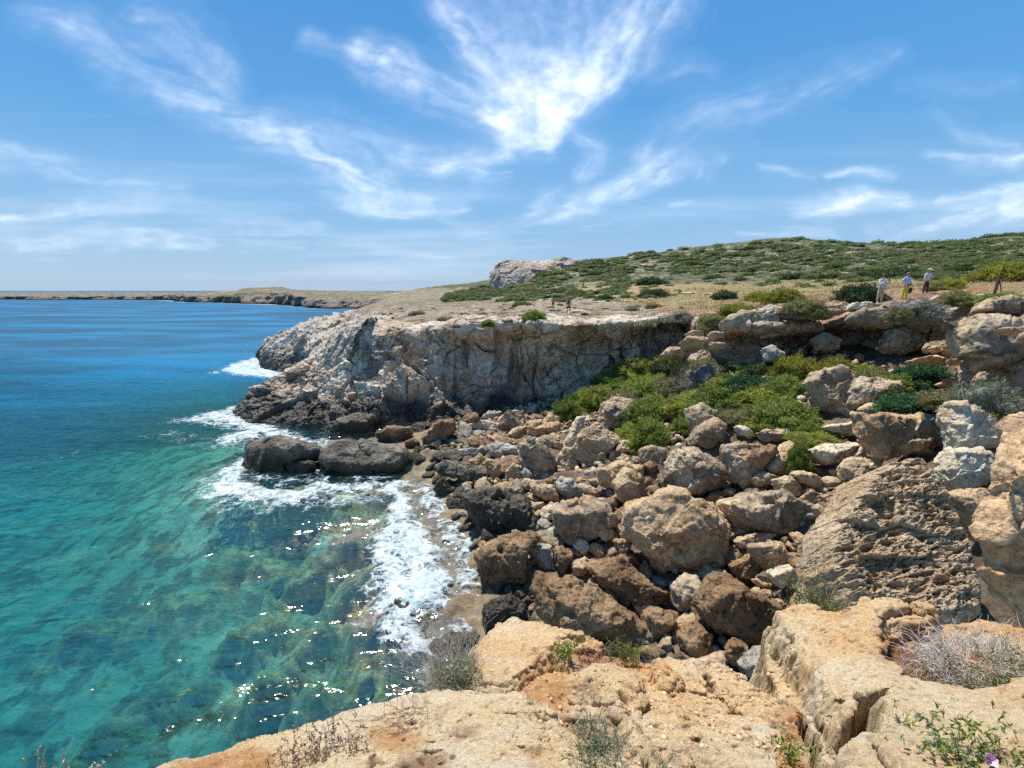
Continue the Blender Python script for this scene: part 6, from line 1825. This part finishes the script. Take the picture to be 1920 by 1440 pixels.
# hillside bushes one by one, then the rest as scrub
rg = np.random.default_rng(31)
HB = []
tries = 0
while len(HB) < 2100 and tries < 40000:
    tries += 1
    px = rg.uniform(840, 1990)
    sky_y = np.interp(px, [840, 925, 1000, 1250, 1500, 1600, 1700, 1920, 2000], [556, 528, 502, 472, 445, 454, 457, 439, 437])
    py = rg.uniform(sky_y - 1, 566 - (px > 1250) * 28 - (px > 1600) * 8)
    if py < sky_y - 0.5: continue
    f = py - sky_y
    g = hit(land_z, px, py, y0=45)
    if g[1] > 300 or g[1] < 48: continue
    dn = perlin(np.array([[g[0] / 14, g[1] / 20, 3.0]]))[0]
    if dn < -0.28 and rg.random() < .8: continue
    grassy = (1180 < px < 1720) and (py > 515 - (px - 1180) * 0.02)
    if grassy and rg.random() < .85: continue
    r = (rg.uniform(.6, 3.3) if rg.random() < .6 else rg.uniform(.6, 1.6)) * (1.25 if dn > .1 else .8) * np.interp(g[1], [50, 120, 220], [.42, .8, 1.0])
    HB.append((r / g[1], px, py, r, g))
HB.sort(key=lambda a: -a[0])
GH = "evergreen bushes scattered over the hillside"
for i, (_, px, py, r, g) in enumerate(HB[:288]):
    z_ = land_q(g[0], g[1])
    kd = ['hill', 'hill', 'dark', 'hill', 'hill'][i % 5] if rg.random() > .12 else ['green', 'olive'][i % 2]
    kd = 'hill' if kd == 'dark' and g[1] > 90 else kd
    lab = "%s %s on the %s %s" % ("large" if r > 2.3 else "mid sized" if r > 1.5 else "small", "olive green bush" if kd in ('olive', 'green') else "dark evergreen bush",
                              "upper hillside" if g[1] > 185 else "middle hillside" if g[1] > 120 else "lower hillside",
                              "below the grey crag" if px < 1050 else "above the hikers" if px < 1230 else "above the dry grass shelf" if px < 1560 else "behind the three people" if px < 1790 else "at its right end")
    place_bush(kd, px, py, 0, 0, lab, xyz=(g[0], g[1], z_), rw=r, k=i, simple=True, cat="bush", name="hill_bush", group=GH)
Vs, Fs, Ls = [], [], []
off = 0
S, Fc = ICO[2]
for i, (_, px, py, r, g) in enumerate(HB[288:]):
    z_ = land_q(g[0], g[1]); r *= 1.1
    V = S * (0.8 + .35 * fbm(S * 2.2 + i, 3))[:, None] * [r, r, r * .5] + [g[0], g[1], z_]
    n = 90
    D, R0, _ = dome(n, rg, seed=i % 7)
    Vb, Fb = blades(D * R0[:, None] * [r, r, r * .5] + [g[0], g[1], z_], D + rg.normal(size=D.shape) * .6, r * .22, r * .12, rg)
    Ft = np.concatenate([Fb[:, [0, 1, 2]], Fb[:, [0, 2, 3]]])
    Vs += [V, Vb]; Fs += [Fc + off, Ft + off + len(V)]; Ls += [rg.random(len(V)) * .4, np.repeat(rg.random(n), 6)]
    off += len(V) + len(Vb)
if Vs:
    link("scrub", mesh_np("scrub", np.concatenate(Vs), np.concatenate(Fs), [MF['hill']], smooth=False, attrs={"leaf": np.concatenate(Ls)}), kind="stuff", label="low scrub filling in between the hillside bushes", cat="scrub")

# small plants on the bare plateau
for i in range(64):
    px = rg.uniform(700, 1330); Yq = rg.uniform(50, 92)
    s_, _ = pdir(px, 560); x_ = s_ * Yq
    if land_z(np.array([x_]), np.array([Yq]))[0] < 7.5: continue
    r = rg.uniform(.22, .65)
    kd = ['olive', 'green', 'dark', 'grey'][i % 4]
    place_bush(kd, px, 560, 0, 0, "small %s cushion plant on the bare rock %s" % ({'olive': 'olive brown', 'green': 'green', 'dark': 'dark green', 'grey': 'dry grey'}[kd], "of the headland" if px < 900 else "around the hikers" if px < 1120 else "right of the hikers"),
               xyz=(x_, Yq, land_q(x_, Yq)), rw=r, k=i, simple=True, name="cushion_plant", cat="plant", group="cushion plants on the bare plateau")

# dry grass on the shelf
n = 16000
gx_, gy_ = [], []
while len(gx_) < n:
    px = rg.uniform(1180, 1900, 400); Yq = rg.uniform(38, 92, 400)
    s_, _ = pdir(px, 545)
    X_ = s_ * Yq
    dn = perlin(np.c_[X_ / 5, Yq / 5, 0 * X_])
    ok = (dn > -0.15) & (X_ > 10 + (Yq - 60) * 0)
    gx_ += list(X_[ok]); gy_ += list(Yq[ok])
gx_, gy_ = np.array(gx_[:n]), np.array(gy_[:n])
gz_ = np.array([land_q(a, b) for a, b in zip(gx_, gy_)])
V, F = blades(np.c_[gx_, gy_, gz_ - .02], rg.normal(size=(n, 3)) * [.3, .3, .1] + [0, 0, 1], rg.uniform(.14, .38, n), rg.uniform(.03, .07, n), rg)
q = NT("dry_grass")
q.set(q.b.inputs["Base Color"], q.ramp(q.math('ADD', q.math('MULTIPLY', q.attr("leaf"), .5), q.math('MULTIPLY', q.noise(q.pos(), .25, 3), .6)), [(.35, (0.27, 0.25, 0.09)), (.55, (0.46, 0.36, 0.15)), (.8, (0.58, 0.47, 0.24))]))
link("dry_grass", mesh_np("dry_grass", V, F, [q.m], smooth=False, attrs={"leaf": np.repeat(rg.random(n), 6)}), kind="stuff", label="dry yellow grass on the flat shelf above the cliff", cat="grass")

# ---------------------------------------------------------------- plants on the near ledge
def stems(base, n, L, spread, up, rad, rg, m=7, wig=0.10, droop=0.0, bspread=0.03, dirs=None):
    D = rg.normal(size=(n, 3)) * spread + up if dirs is None else dirs
    D = D / np.linalg.norm(D, axis=1)[:, None]
    t = np.linspace(0, 1, m)[None, :, None]
    ln = (L * rg.uniform(.45, 1.1, n))[:, None, None]
    B = base + rg.normal(size=(n, 3)) * [bspread, bspread, bspread * .15]
    W = np.cumsum(rg.normal(size=(n, m, 3)) * wig, 1) * t / m * 2.2
    Ls = B[:, None, :] + (D[:, None, :] * t + W) * ln
    Ls[:, :, 2] -= droop * (t[..., 0] ** 2) * ln[..., 0]
    rd = rad * (1 - .65 * t[..., 0]) * rg.uniform(.6, 1.3, n)[:, None]
    return Ls, rd


def leaves_on(Ls, per, L, W, rg, start=0.3):
    n, m, _ = Ls.shape
    i = rg.integers(0, n, n * per); f = rg.uniform(start, 1, n * per) * (m - 1.001)
    a = f.astype(int); fr = (f - a)[:, None]
    P = Ls[i, a] * (1 - fr) + Ls[i, a + 1] * fr
    D = (Ls[i, a + 1] - Ls[i, a]); D /= np.linalg.norm(D, axis=1)[:, None] + 1e-9
    return blades(P, D + rg.normal(size=D.shape) * .7, L * rg.uniform(.6, 1.3, len(P)), W * rg.uniform(.7, 1.3, len(P)), rg)


def near_plant(name, label, base, parts, cat="plant"):
    """parts: list of (child name, V, F, material)"""
    o = link(name, None, label=label, cat=cat)
    o.location = tuple(base)
    for nm, V, F, m in parts:
        link(nm, mesh_np(nm, V - base, F, [m], smooth=False, attrs={"leaf": np.random.default_rng(len(V)).random(len(V))}), parent=o)
    return o


rg = np.random.default_rng(41)
# wispy shrub on the ledge's edge over the sea
b = ledge_at(848, 1285)
L1, r1_ = stems(b, 420, .36, .55, np.array([-.35, .45, .55]), .0011, rg, wig=.22, bspread=.05)
L2, r2_ = stems(b + [.02, -.02, 0], 190, .17, .5, np.array([-.1, .1, 1]), .0013, rg, wig=.1, bspread=.045)
L3, r3_ = stems(b + [.03, -.05, 0], 60, .26, .5, np.array([.6, -.3, .35]), .0011, rg, wig=.25, bspread=.05)
near_plant("wispy_shrub", "wispy grey dry shrub with a green heart on the sea edge of the ledge", b, [("dry_stems", *tubes(np.concatenate([L1, L3]), np.concatenate([r1_, r3_])), M_DRY), ("green_leaves", *leaves_on(L2, 9, .026, .004, rg), MF['silver']), ("green_stems", *tubes(L2, r2_), MF['olive'])], "shrub")
# bleached thorny cushion
b = ledge_at(1880, 1275)
c0 = b + np.array([0, .05, -.02])
n = 1000
D, R0, _ = dome(n, rg, seed=3)
a1, a2, a3 = .30, .22, .13
m = 7
P = D * (R0 * rg.uniform(.62, .95, n))[:, None] * [a1, a2, a3] + c0
dr = D * [.6, .6, 1] + rg.normal(size=(n, 3)) * .75
Ls, rd = stems(P, n, .085, 0, 0, .0014, rg, m=m, wig=.55, bspread=.004, dirs=dr)
Ls2, rd2 = stems(c0 + rg.normal(size=(260, 3)) * [.2, .12, .02], 260, .15, .6, np.array([0, 0, .7]), .0019, rg, wig=.3, bspread=.02)
Dg, Rg, _ = dome(1500, rg, seed=3)
sel = (Dg[:, 0] * .3 + Dg[:, 1] * -1.0 + rg.normal(size=1500) * .35) > .25
Pg = (Dg * (Rg * .86)[:, None] * [a1 * 1.02, a2 * 1.05, a3 * .95] + c0)[sel]
Lg, rgd = stems(Pg, len(Pg), .05, .5, np.array([0, -.2, .8]), .001, rg, m=4, wig=.2, bspread=.005)
near_plant("thorny_cushion_shrub", "bleached thorny cushion shrub with green sprigs on the right foreground slab", c0, [("thorny_twigs", *tubes(np.concatenate([Ls, Ls2]), np.concatenate([rd, rd2])), M_THORN), ("green_sprigs", *leaves_on(Lg, 9, .013, .0045, rg, 0.0), MF['bright']), ("sprig_stems", *tubes(Lg, rgd), MF['olive'])], "shrub")
# tufts
def tuft(px, py, nst, L, lab, mat, leafL, leafW, per=8, name="grass_tuft", stemmat=None, up=(0, 0, 1), spread=.5, bs=.03, rad=.0011, cat="plant"):
    b = ledge_at(px, py)
    Ls, rd = stems(b, nst, L, spread, np.array(up, float), rad, rg, wig=.14, bspread=bs)
    return near_plant(name, lab, b, [("leaves", *leaves_on(Ls, per, leafL, leafW, rg, .15), mat), ("stems", *tubes(Ls, rd), stemmat or mat)], cat)


tuft(1118, 1405, 130, .085, "silvery green tuft in the hollow of the ledge", MF['silver'], .022, .0032, bs=.045, name="leafy_tuft")
tuft(1172, 1232, 110, .085, "fresh green tuft on the far lip of the ledge", MF['bright'], .024, .004, bs=.04, name="leafy_tuft")
tuft(1058, 1222, 60, .045, "small dark green rosette in a crack of the ledge", MF['green'], .014, .006, bs=.03, name="leafy_tuft")
tuft(1215, 1240, 26, .12, "dry grey twigs beside the fresh green tuft", MTW, .01, .0015, per=1, bs=.02, name="dry_twigs", spread=.7)
tuft(1100, 1240, 130, .03, "reddish low succulent patch between ledge stones", M_RED, .009, .005, bs=.07, name="succulent_patch", spread=.8)
tuft(1478, 1425, 30, .11, "green leafy weed in the crevice beside the right slab", MF['green'], .03, .007, per=4, bs=.02, name="weed")
tuft(1642, 1345, 12, .06, "tiny yellow green sprig on the right slab", MF['yellow'], .014, .003, per=5, bs=.01, name="weed")
tuft(1702, 1352, 8, .05, "tiny sprig beside the soil pocket on the right slab", MF['yellow'], .012, .003, per=3, bs=.01, name="weed")
tuft(1860, 1428, 150, .034, "leafy green plant at the bottom right corner", MF['green'], .012, .0045, bs=.07, name="leafy_plant")
tuft(1800, 1420, 60, .028, "small green plant left of the pink flower", MF['silver'], .014, .006, bs=.05, name="leafy_plant")
tuft(1110, 1310, 26, .07, "dry grassy wisps on the knobbly rock ridge", M_DRY, .02, .0015, per=2, bs=.03, name="dry_twigs")
tuft(1238, 1440, 14, .06, "sprig at the bottom edge right of the big cream slab", MF['silver'], .018, .003, per=4, bs=.01, name="weed")
tuft(590, 1425, 260, .055, "crusty brown dried mat plant on the cream slab", M_BROWNT, .012, .004, bs=.075, name="dried_mat_plant", spread=.8, per=6)
tuft(760, 1350, 70, .12, "brown bare twigs trailing from the wispy shrub", M_BROWNT, .006, .001, per=1, bs=.05, name="dry_twigs", up=(-.3, -.2, .35), spread=.6)
tuft(1705, 1230, 46, .07, "reddish dry sprigs at the left of the thorny cushion", M_RED, .008, .003, per=4, bs=.05, name="dry_twigs", spread=.5)
# pale stalks in the bottom left corner, growing from the ledge
for px, lab, n_, L_ in [(40, "single pale dry stalk nearest the left edge", 1, .15), (72, "forked pale stalks second from the left edge", 3, .17), (116, "fan of pale stalks ending in a knob", 4, .19), (172, "tangled dry seed head at the bottom left", 16, .07)]:
    s_, t_ = pdir(px, 1462); Yb = 1.45
    b = np.array([s_ * Yb, Yb, EYE + t_ * Yb])
    Ls, rd = stems(b, n_, L_ * .75, .28, np.array([.12, .25, 1.0]), .0032, rg, wig=.08, bspread=.004)
    near_plant("dry_stalks", lab, b, [("stalks", *tubes(Ls, rd, 5), M_DRY), ("buds", *leaves_on(Ls, 6, .012, .005, rg, .5), M_DRY)], "stalks")
# litter of dry twigs in the soil pocket
n = 1700
PL = []
while len(PL) < n:
    px, py = rg.uniform(1600, 1935), rg.uniform(1205, 1370)
    if inside(px, py, SOIL[1][0]) > -6 and (py < 1330 or rg.random() < .4):
        PL.append(ledge_par(px, py) + [0, 0, rg.uniform(0, .012)])
PL = np.array(PL)
Ls, rd = stems(PL, n, .05, 1, np.array([0, 0, .25]), .0009, rg, m=5, wig=.5, bspread=.004)
V, F = tubes(Ls, rd)
link("twig_litter", mesh_np("twig_litter", V, F, [M_BROWNT], smooth=False, attrs={"leaf": np.random.default_rng(1).random(len(V))}), kind="stuff", label="brown dry twig litter in the soil pocket on the slab", cat="litter")
# pink flower
q = NT("pink_petal"); q.b.inputs["Base Color"].default_value = (0.72, 0.45, 0.72, 1); M_PINK = q.m
b = ledge_at(1846, 1437) + [0, 0, .02]
o = link("flower", None, label="single pale pink flower at the bottom right", cat="flower"); o.location = tuple(b)
nu_, nv_ = 30, 8
th, rr = np.meshgrid(np.linspace(0, 2 * math.pi, nu_), np.linspace(0.05, 1, nv_))
rad = rr * .013 * (1 + .08 * np.cos(th * 5))
V = np.c_[(rad * np.cos(th)).ravel(), (rad * np.sin(th)).ravel(), (rr ** 2 * .014 + .002 * np.cos(th * 10) * rr).ravel()]
link("petals", mesh_np("petals", V, gridF(nu_, nv_), [M_PINK]), parent=o)
S, Fc = ICO[2]
link("flower_heart", mesh_np("flower_heart", S * [.003, .003, .005] + [0, 0, .004], Fc, [MF['yellow']], attrs={"leaf": np.ones(len(S))}), parent=o)
o.rotation_euler = (.7, .1, 0)
# tuft on the grey rock behind the slab
g = P3(1540, 1150, 8.2)
Ls, rd = stems(g, 260, .62, .6, np.array([0, -.2, .8]), .006, rg, wig=.1, bspread=.30)
near_plant("grass_tuft", "soft green grassy tuft on the grey rock behind the slab", g, [("leaves", *leaves_on(Ls, 9, .11, .016, rg, .1), MF['olive']), ("stems", *tubes(Ls, rd), MF['olive'])], "plant")
# ================================================================ PEOPLE AND POST
def flat_mat(name, c, rough=0.8, noise=0.15, c2=None, sc=9):
    q = NT(name)
    n_ = q.noise(q.pos(), sc, 4)
    q.set(q.b.inputs["Base Color"], q.mix(q.mr(n_, .4, .6), c, c2 or tuple(x * (1 - noise) for x in c)))
    q.b.inputs["Roughness"].default_value = rough
    return q.m


SK = flat_mat("skin", (0.50, 0.29, 0.20), .55)


def skin_obj(name, pts, edges, radii, mat, parent, sub=2, root=0):
    me = bpy.data.meshes.new(name)
    me.from_pydata([tuple(p) for p in pts], edges, [])
    me.materials.append(mat)
    o = link(name, me, parent=parent)
    md = o.modifiers.new("skin", 'SKIN'); md.use_smooth_shade = True
    for i, r in enumerate(radii):
        r = (r, r) if not isinstance(r, tuple) else r
        me.skin_vertices[0].data[i].radius = r
    me.skin_vertices[0].data[root].use_root = True
    sb = o.modifiers.new("sub", 'SUBSURF'); sb.levels = sb.render_levels = sub
    return o


def person(label, loc, facing, height, shirt, trousers, hair, arms, legs=((0, 0), (0, 0)), lean=0.0, shorts=False, bare=False, hat=None, shoes=(0.25, 0.24, 0.24), longsleeve=True, group=None, head_pitch=0.25, simple=False):
    """arms: ((elbow, wrist), (elbow, wrist)) offsets from the shoulder, metres; the person faces -y before turning"""
    s = height / 1.72
    root = link("person", None, label=label, cat="person", group=group)
    root.location = loc; root.rotation_euler = (0, 0, facing); root.scale = (s, s, s)
    f = lambda z: lean * (z - .9)         # forward lean moves -y
    pts, ed, rad = [], [], []
    def add(p, r, j=None):
        pts.append(p); rad.append(r)
        if j is not None: ed.append((j, len(pts) - 1))
        return len(pts) - 1
    pel = add((0, 0, .96), .125)
    wa = add((0, -f(1.1), 1.10), .115, pel)
    ch = add((0, -f(1.32), 1.31), (.135, .105), wa)
    nk = add((0, -f(1.46), 1.45), .058, ch)
    n2 = add((0, -f(1.5) - .01, 1.51), .052, nk)
    hd = add((0, -f(1.56) - .03, 1.585), (.078, .092), n2)
    tp = add((0, -f(1.66) - .03, 1.665), (.070, .082), hd)
    add((0, -f(1.58) - .125, 1.575), .012, hd)      # nose
    hands = []
    sh_i = []
    for k, sx in enumerate((-1, 1)):
        sh = add((sx * .18, -f(1.39), 1.395), .060, ch)
        e, w = arms[k]
        S0 = np.array([sx * .18, -f(1.39), 1.395])
        E = S0 + np.array([sx * e[0], e[1], e[2]]); Wp = E + np.array([sx * w[0], w[1], w[2]])
        ei = add(tuple(E), .042, sh); wi = add(tuple(Wp), .028, ei)
        dv = (Wp - E) / np.linalg.norm(Wp - E)
        pm = add(tuple(Wp + dv * .07), (.036, .018), wi)
        side = np.cross(dv, [0, 0, 1.]); side /= np.linalg.norm(side) + 1e-6
        for q_ in range(4):
            b0 = Wp + dv * .095 + side * (q_ - 1.5) * .020
            a = add(tuple(b0), .010, pm)
            ln = (.062, .075, .07, .055)[q_]
            a = add(tuple(b0 + dv * ln * .5 + np.array([0, 0, -.004])), .009, a)
            add(tuple(b0 + dv * ln + np.array([0, 0, -.016])), .008, a)
        t_ = Wp + dv * .03 - side * .034
        a = add(tuple(t_), .011, pm); add(tuple(t_ + dv * .045 - side * .012), .009, a)
        hands.append(Wp + dv * .09); sh_i.append((S0, E, Wp))
    leg = []
    for k, sx in enumerate((-1, 1)):
        dx, dy = legs[k]
        hp = (sx * .095, 0, .88); kn = (sx * .11 + dx * .5, dy * .45 - .02, .49); an = (sx * .12 + dx, dy, .085)
        h_ = add(hp, .088, pel); k_ = add(kn, .056, h_); cf = add(tuple(np.array(kn) * .62 + np.array(an) * .38 + [0, .015, 0]), .055, k_); a_ = add(an, .040, cf)
        add((an[0], an[1] - .10, .035), (.040, .028), a_); leg.append((hp, kn, an))
    skin_obj("body", pts, ed, rad, SK, root, sub=2)
    if not bare:
        P_ = [(0, -f(.98), .93), (0, -f(1.1), 1.10), (0, -f(1.32), 1.31), (0, -f(1.43), 1.42)]
        E_ = [(0, 1), (1, 2), (2, 3)]; R_ = [.150, .142, (.158, .125), .085]
        for k in (0, 1):
            S0, E, Wp = sh_i[k]
            i = len(P_); P_ += [tuple(S0), tuple(E)]; E_ += [(2, i), (i, i + 1)]; R_ += [.078, .058]
            if longsleeve:
                P_.append(tuple(E + (Wp - E) * .92)); E_.append((i + 1, i + 2)); R_.append(.042)
            else:
                P_[-1] = tuple(S0 + (E - S0) * .8)
        skin_obj("shirt", P_, E_, R_, shirt, root, root=1)
    P_ = [(0, 0, .97), (0, 0, .90)]; E_ = [(0, 1)]; R_ = [.138, .142]
    for k in (0, 1):
        hp, kn, an = [np.array(v) for v in leg[k]]
        i = len(P_); P_ += [tuple(hp + [0, 0, -.04])]; E_.append((1, i)); R_.append(.104)
        if shorts:
            P_.append(tuple(hp * .35 + kn * .65)); E_.append((i, i + 1)); R_.append(.095)
        else:
            P_ += [tuple(kn), tuple(an + [0, 0, .02])]; E_ += [(i, i + 1), (i + 1, i + 2)]; R_ += [.078, .062]
    skin_obj("shorts" if shorts else "trousers", P_, E_, R_, trousers, root)
    for k in (0, 1):
        an = np.array(leg[k][2])
        skin_obj("shoe", [tuple(an + [0, .03, -.035]), tuple(an + [0, -.06, -.04]), tuple(an + [0, -.15, -.05])], [(0, 1), (1, 2)], [(.048, .045), (.050, .042), (.044, .030)], flat_mat("shoe_cloth", shoes), root)
    S, Fc = ICO[3]
    hc = np.array([0, -f(1.64) - .018, 1.64])
    keep = (S[Fc].mean(1) @ np.array([0, .62, .78])) > -.12
    Vh = S * [.088, .105, .105] * (1 + .06 * fbm(S * 3, 3))[:, None] + hc
    link("hair", mesh_np("hair", Vh, Fc[keep], [hair]), parent=root)
    for sx in (-1, 1):
        link("eye", mesh_np("eye", ICO[1][0] * .011 + [sx * .030, -f(1.6) - .112, 1.605], ICO[1][1], [flat_mat("eye_dark", (.03, .02, .02))]), parent=root)
    if hat:
        a = np.linspace(0, 2 * math.pi, 33)
        prof = [(.001, 1.785), (.05, 1.78), (.078, 1.755), (.090, 1.70), (.094, 1.685), (.14, 1.675), (.20, 1.655), (.205, 1.650), (.19, 1.648), (.09, 1.668)]
        V = np.array([[r * math.cos(t), r * 1.05 * math.sin(t) - .02 - f(1.65), z + .012 * math.cos(2 * t) * (r > .15)] for r, z in prof for t in a])
        h_ = link("hat", mesh_np("hat", V, gridF(33, len(prof)), [hat]), parent=root)
        prof = [(.0925, 1.69), (.0965, 1.70), (.0945, 1.72)]
        V = np.array([[r * math.cos(t), r * 1.05 * math.sin(t) - .02 - f(1.65), z] for r, z in prof for t in a])
        link("hat_band", mesh_np("hat_band", V, gridF(33, 3), [flat_mat("hat_band_cloth", (.10, .08, .07))]), parent=h_)
    return root, hands


def box_obj(name, size, mat, parent=None, loc=(0, 0, 0), rot=(0, 0, 0), bev=0.02, **kw):
    import bmesh
    bm = bmesh.new(); bmesh.ops.create_cube(bm, size=1)
    for v in bm.verts: v.co = Vector((v.co.x * size[0], v.co.y * size[1], v.co.z * size[2]))
    bmesh.ops.bevel(bm, geom=bm.edges[:], offset=bev, segments=2, affect='EDGES')
    me = bpy.data.meshes.new(name); bm.to_mesh(me); bm.free(); me.materials.append(mat)
    o = link(name, me, parent=parent, **kw); o.location = loc; o.rotation_euler = rot
    return o


def feet(px, py, Y=None):
    if Y is None:
        g = hit(land_z, px, py, y0=18); return (g[0], g[1], land_q(g[0], g[1]))
    return tuple(P3(px, py, Y))


hold = ((.08, -.06, -.27), (-.16, -.20, .10))
hold2 = ((.06, -.10, -.27), (-.10, -.22, .16))
down = ((.05, .02, -.29), (.02, -.05, -.25))
hip = ((.10, .04, -.27), (-.04, -.16, -.14))
hair1 = flat_mat("dark_hair", (.05, .035, .028)); hair2 = flat_mat("grey_hair", (.22, .18, .15))
blk = flat_mat("black_plastic", (.02, .02, .022), .5)

# person in the pale jacket
p0 = feet(1648, 568, 28.3)
r_, hd = person("person in pale patterned jacket and beige trousers raising a phone on the cream slab", p0, .15, 1.66,
                flat_mat("pale_blue_print", (.52, .60, .68), c2=(.66, .62, .66), sc=14), flat_mat("beige_cloth", (.60, .42, .26)), hair1, (hold2, hold2), legs=((-.02, .02), (.05, .02)), lean=.04, shoes=(.55, .50, .46))
ph = box_obj("phone", (.075, .012, .15), blk, label="black phone held by the person in the pale jacket", cat="phone", bev=.004)
ph.location = r_.matrix_basis @ Vector(tuple((hd[0] + hd[1]) / 2 + np.array([0, -.04, .06])))
bgm = flat_mat("white_cloth", (.62, .60, .60))
S, Fc = ICO[3]
bgV = S * [.10, .06, .17]; bgV[:, 2] -= .05 * (bgV[:, 2] > 0)
o = link("shoulder_bag", mesh_np("shoulder_bag", bgV, Fc, [bgm]), label="white cloth bag hanging at the side of the pale jacket", cat="bag")
o.location = r_.matrix_basis @ Vector((.30, .02, 1.05))
# person in blue top and yellow trousers
p1 = feet(1694, 563, 29.5)
r_, hd = person("person in blue top and yellow trousers holding a black camera", p1, .1, 1.68, flat_mat("blue_cloth", (.30, .46, .68), c2=(.50, .58, .68), sc=12), flat_mat("yellow_cloth", (.62, .50, .06), c2=(.5, .42, .05)), hair2, (hip, hip), legs=((-.02, .0), (.04, .02)), lean=.06, longsleeve=False, shoes=(.4, .3, .2))
cm = box_obj("camera", (.14, .08, .09), blk, label="black camera held at waist height above the yellow trousers", cat="camera", bev=.01)
cm.location = r_.matrix_basis @ Vector(tuple((hd[0] + hd[1]) / 2 + np.array([0, -.03, .03])))
a = np.linspace(0, 2 * math.pi, 17)
V = np.array([[r * math.cos(t), y_, r * math.sin(t)] for y_, r in ((-.03, .032), (-.10, .032), (-.11, .028), (-.105, .001)) for t in a])
link("lens", mesh_np("lens", V, gridF(17, 4), [blk]), parent=cm)
bp = box_obj("bag", (.24, .18, .34), flat_mat("black_cloth", (.03, .028, .03)), label="black bag hanging beside the person in yellow trousers", cat="bag", bev=.05)
bp.location = r_.matrix_basis @ Vector((.36, .03, .62)); bp.rotation_euler = (0, .35, 0)
# person with the straw hat
g = hit(land_z, 1745, 552, y0=18)
p2 = (g[0], g[1] + .5, land_q(g[0], g[1] + .5))
person("person in white shirt, dark brown trousers and wide straw hat", p2, .1, 1.74, flat_mat("white_shirt_cloth", (.66, .67, .72)), flat_mat("dark_brown_cloth", (.085, .055, .05)), hair2, (down, hold2), legs=((-.02, 0), (.03, 0)), lean=.12, hat=flat_mat("straw", (.66, .56, .42)))
# hikers on the plateau
p3 = feet(1066, 589)
r_, hd = person("hiker in white top and black shorts with a red backpack, standing on bare rock", p3, math.pi * .92, 1.76, flat_mat("white_top_cloth", (.62, .62, .64)), flat_mat("black_short_cloth", (.03, .03, .035)), hair1, (down, down), legs=((-.05, .03), (.05, -.02)), shorts=True, longsleeve=False, shoes=(.06, .05, .05))
bk = box_obj("backpack", (.30, .18, .46), flat_mat("red_backpack_cloth", (.30, .06, .05), c2=(.16, .05, .05)), label="dark red backpack on the hiker's back", cat="backpack", bev=.06)
bk.location = r_.matrix_basis @ Vector((0, .20, 1.25)); bk.rotation_euler = r_.rotation_euler
p4 = feet(1037, 580)
person("bare chested hiker in reddish brown shorts left of the backpacker", p4, -2.2, 1.74, None, flat_mat("red_brown_short_cloth", (.22, .07, .05)), hair1, (down, down), legs=((-.06, .10), (.06, -.08)), shorts=True, bare=True)
blue = flat_mat("blue_shirt_cloth", (.14, .20, .55))
for px, py, lab, hh in [(1093, 541, "distant walker in blue shirt right, half hidden by hillside scrub", 1.75), (1009, 541, "distant walker in pale blue shirt, the farther left one", 1.7)]:
    g = hit(land_z, px, py, y0=45)
    person(lab, (g[0], g[1] - .3, land_q(g[0], g[1])), 2.6, hh, blue if px > 1050 else flat_mat("pale_blue_cloth", (.32, .40, .58)), flat_mat("dark_cloth", (.05, .05, .07)), hair1, (down, down))

# rusty post with its stay
rust = NT("rusty_iron")
rust.set(rust.b.inputs["Base Color"], rust.ramp(rust.noise(rust.pos(), 22, 6, .7), [(.35, (.06, .03, .022)), (.6, (.15, .07, .04)), (.75, (.24, .12, .07))]))
rust.b.inputs["Roughness"].default_value = .9
pb = P3(1861, 560, 19.6)
root = link("iron_post", None, label="rusty angle iron post with a slanting stay on the rim at the right", cat="post"); root.location = tuple(pb + [0, 0, -.12])
def beam(name, a, b, w, t):
    a, b = Vector(a), Vector(b); d = b - a
    L_ = d.length
    o = box_obj(name, (w, t, L_), rust.m, parent=root, bev=.004)
    o.location = (a + b) / 2; o.rotation_euler = d.to_track_quat('Z', 'Y').to_euler()
    o2 = None
    return o
beam("upright", (0, 0, 0), (.13, .02, 1.08), .075, .075)
beam("stay", (.15, .02, .92), (.36, .05, .38), .03, .03)
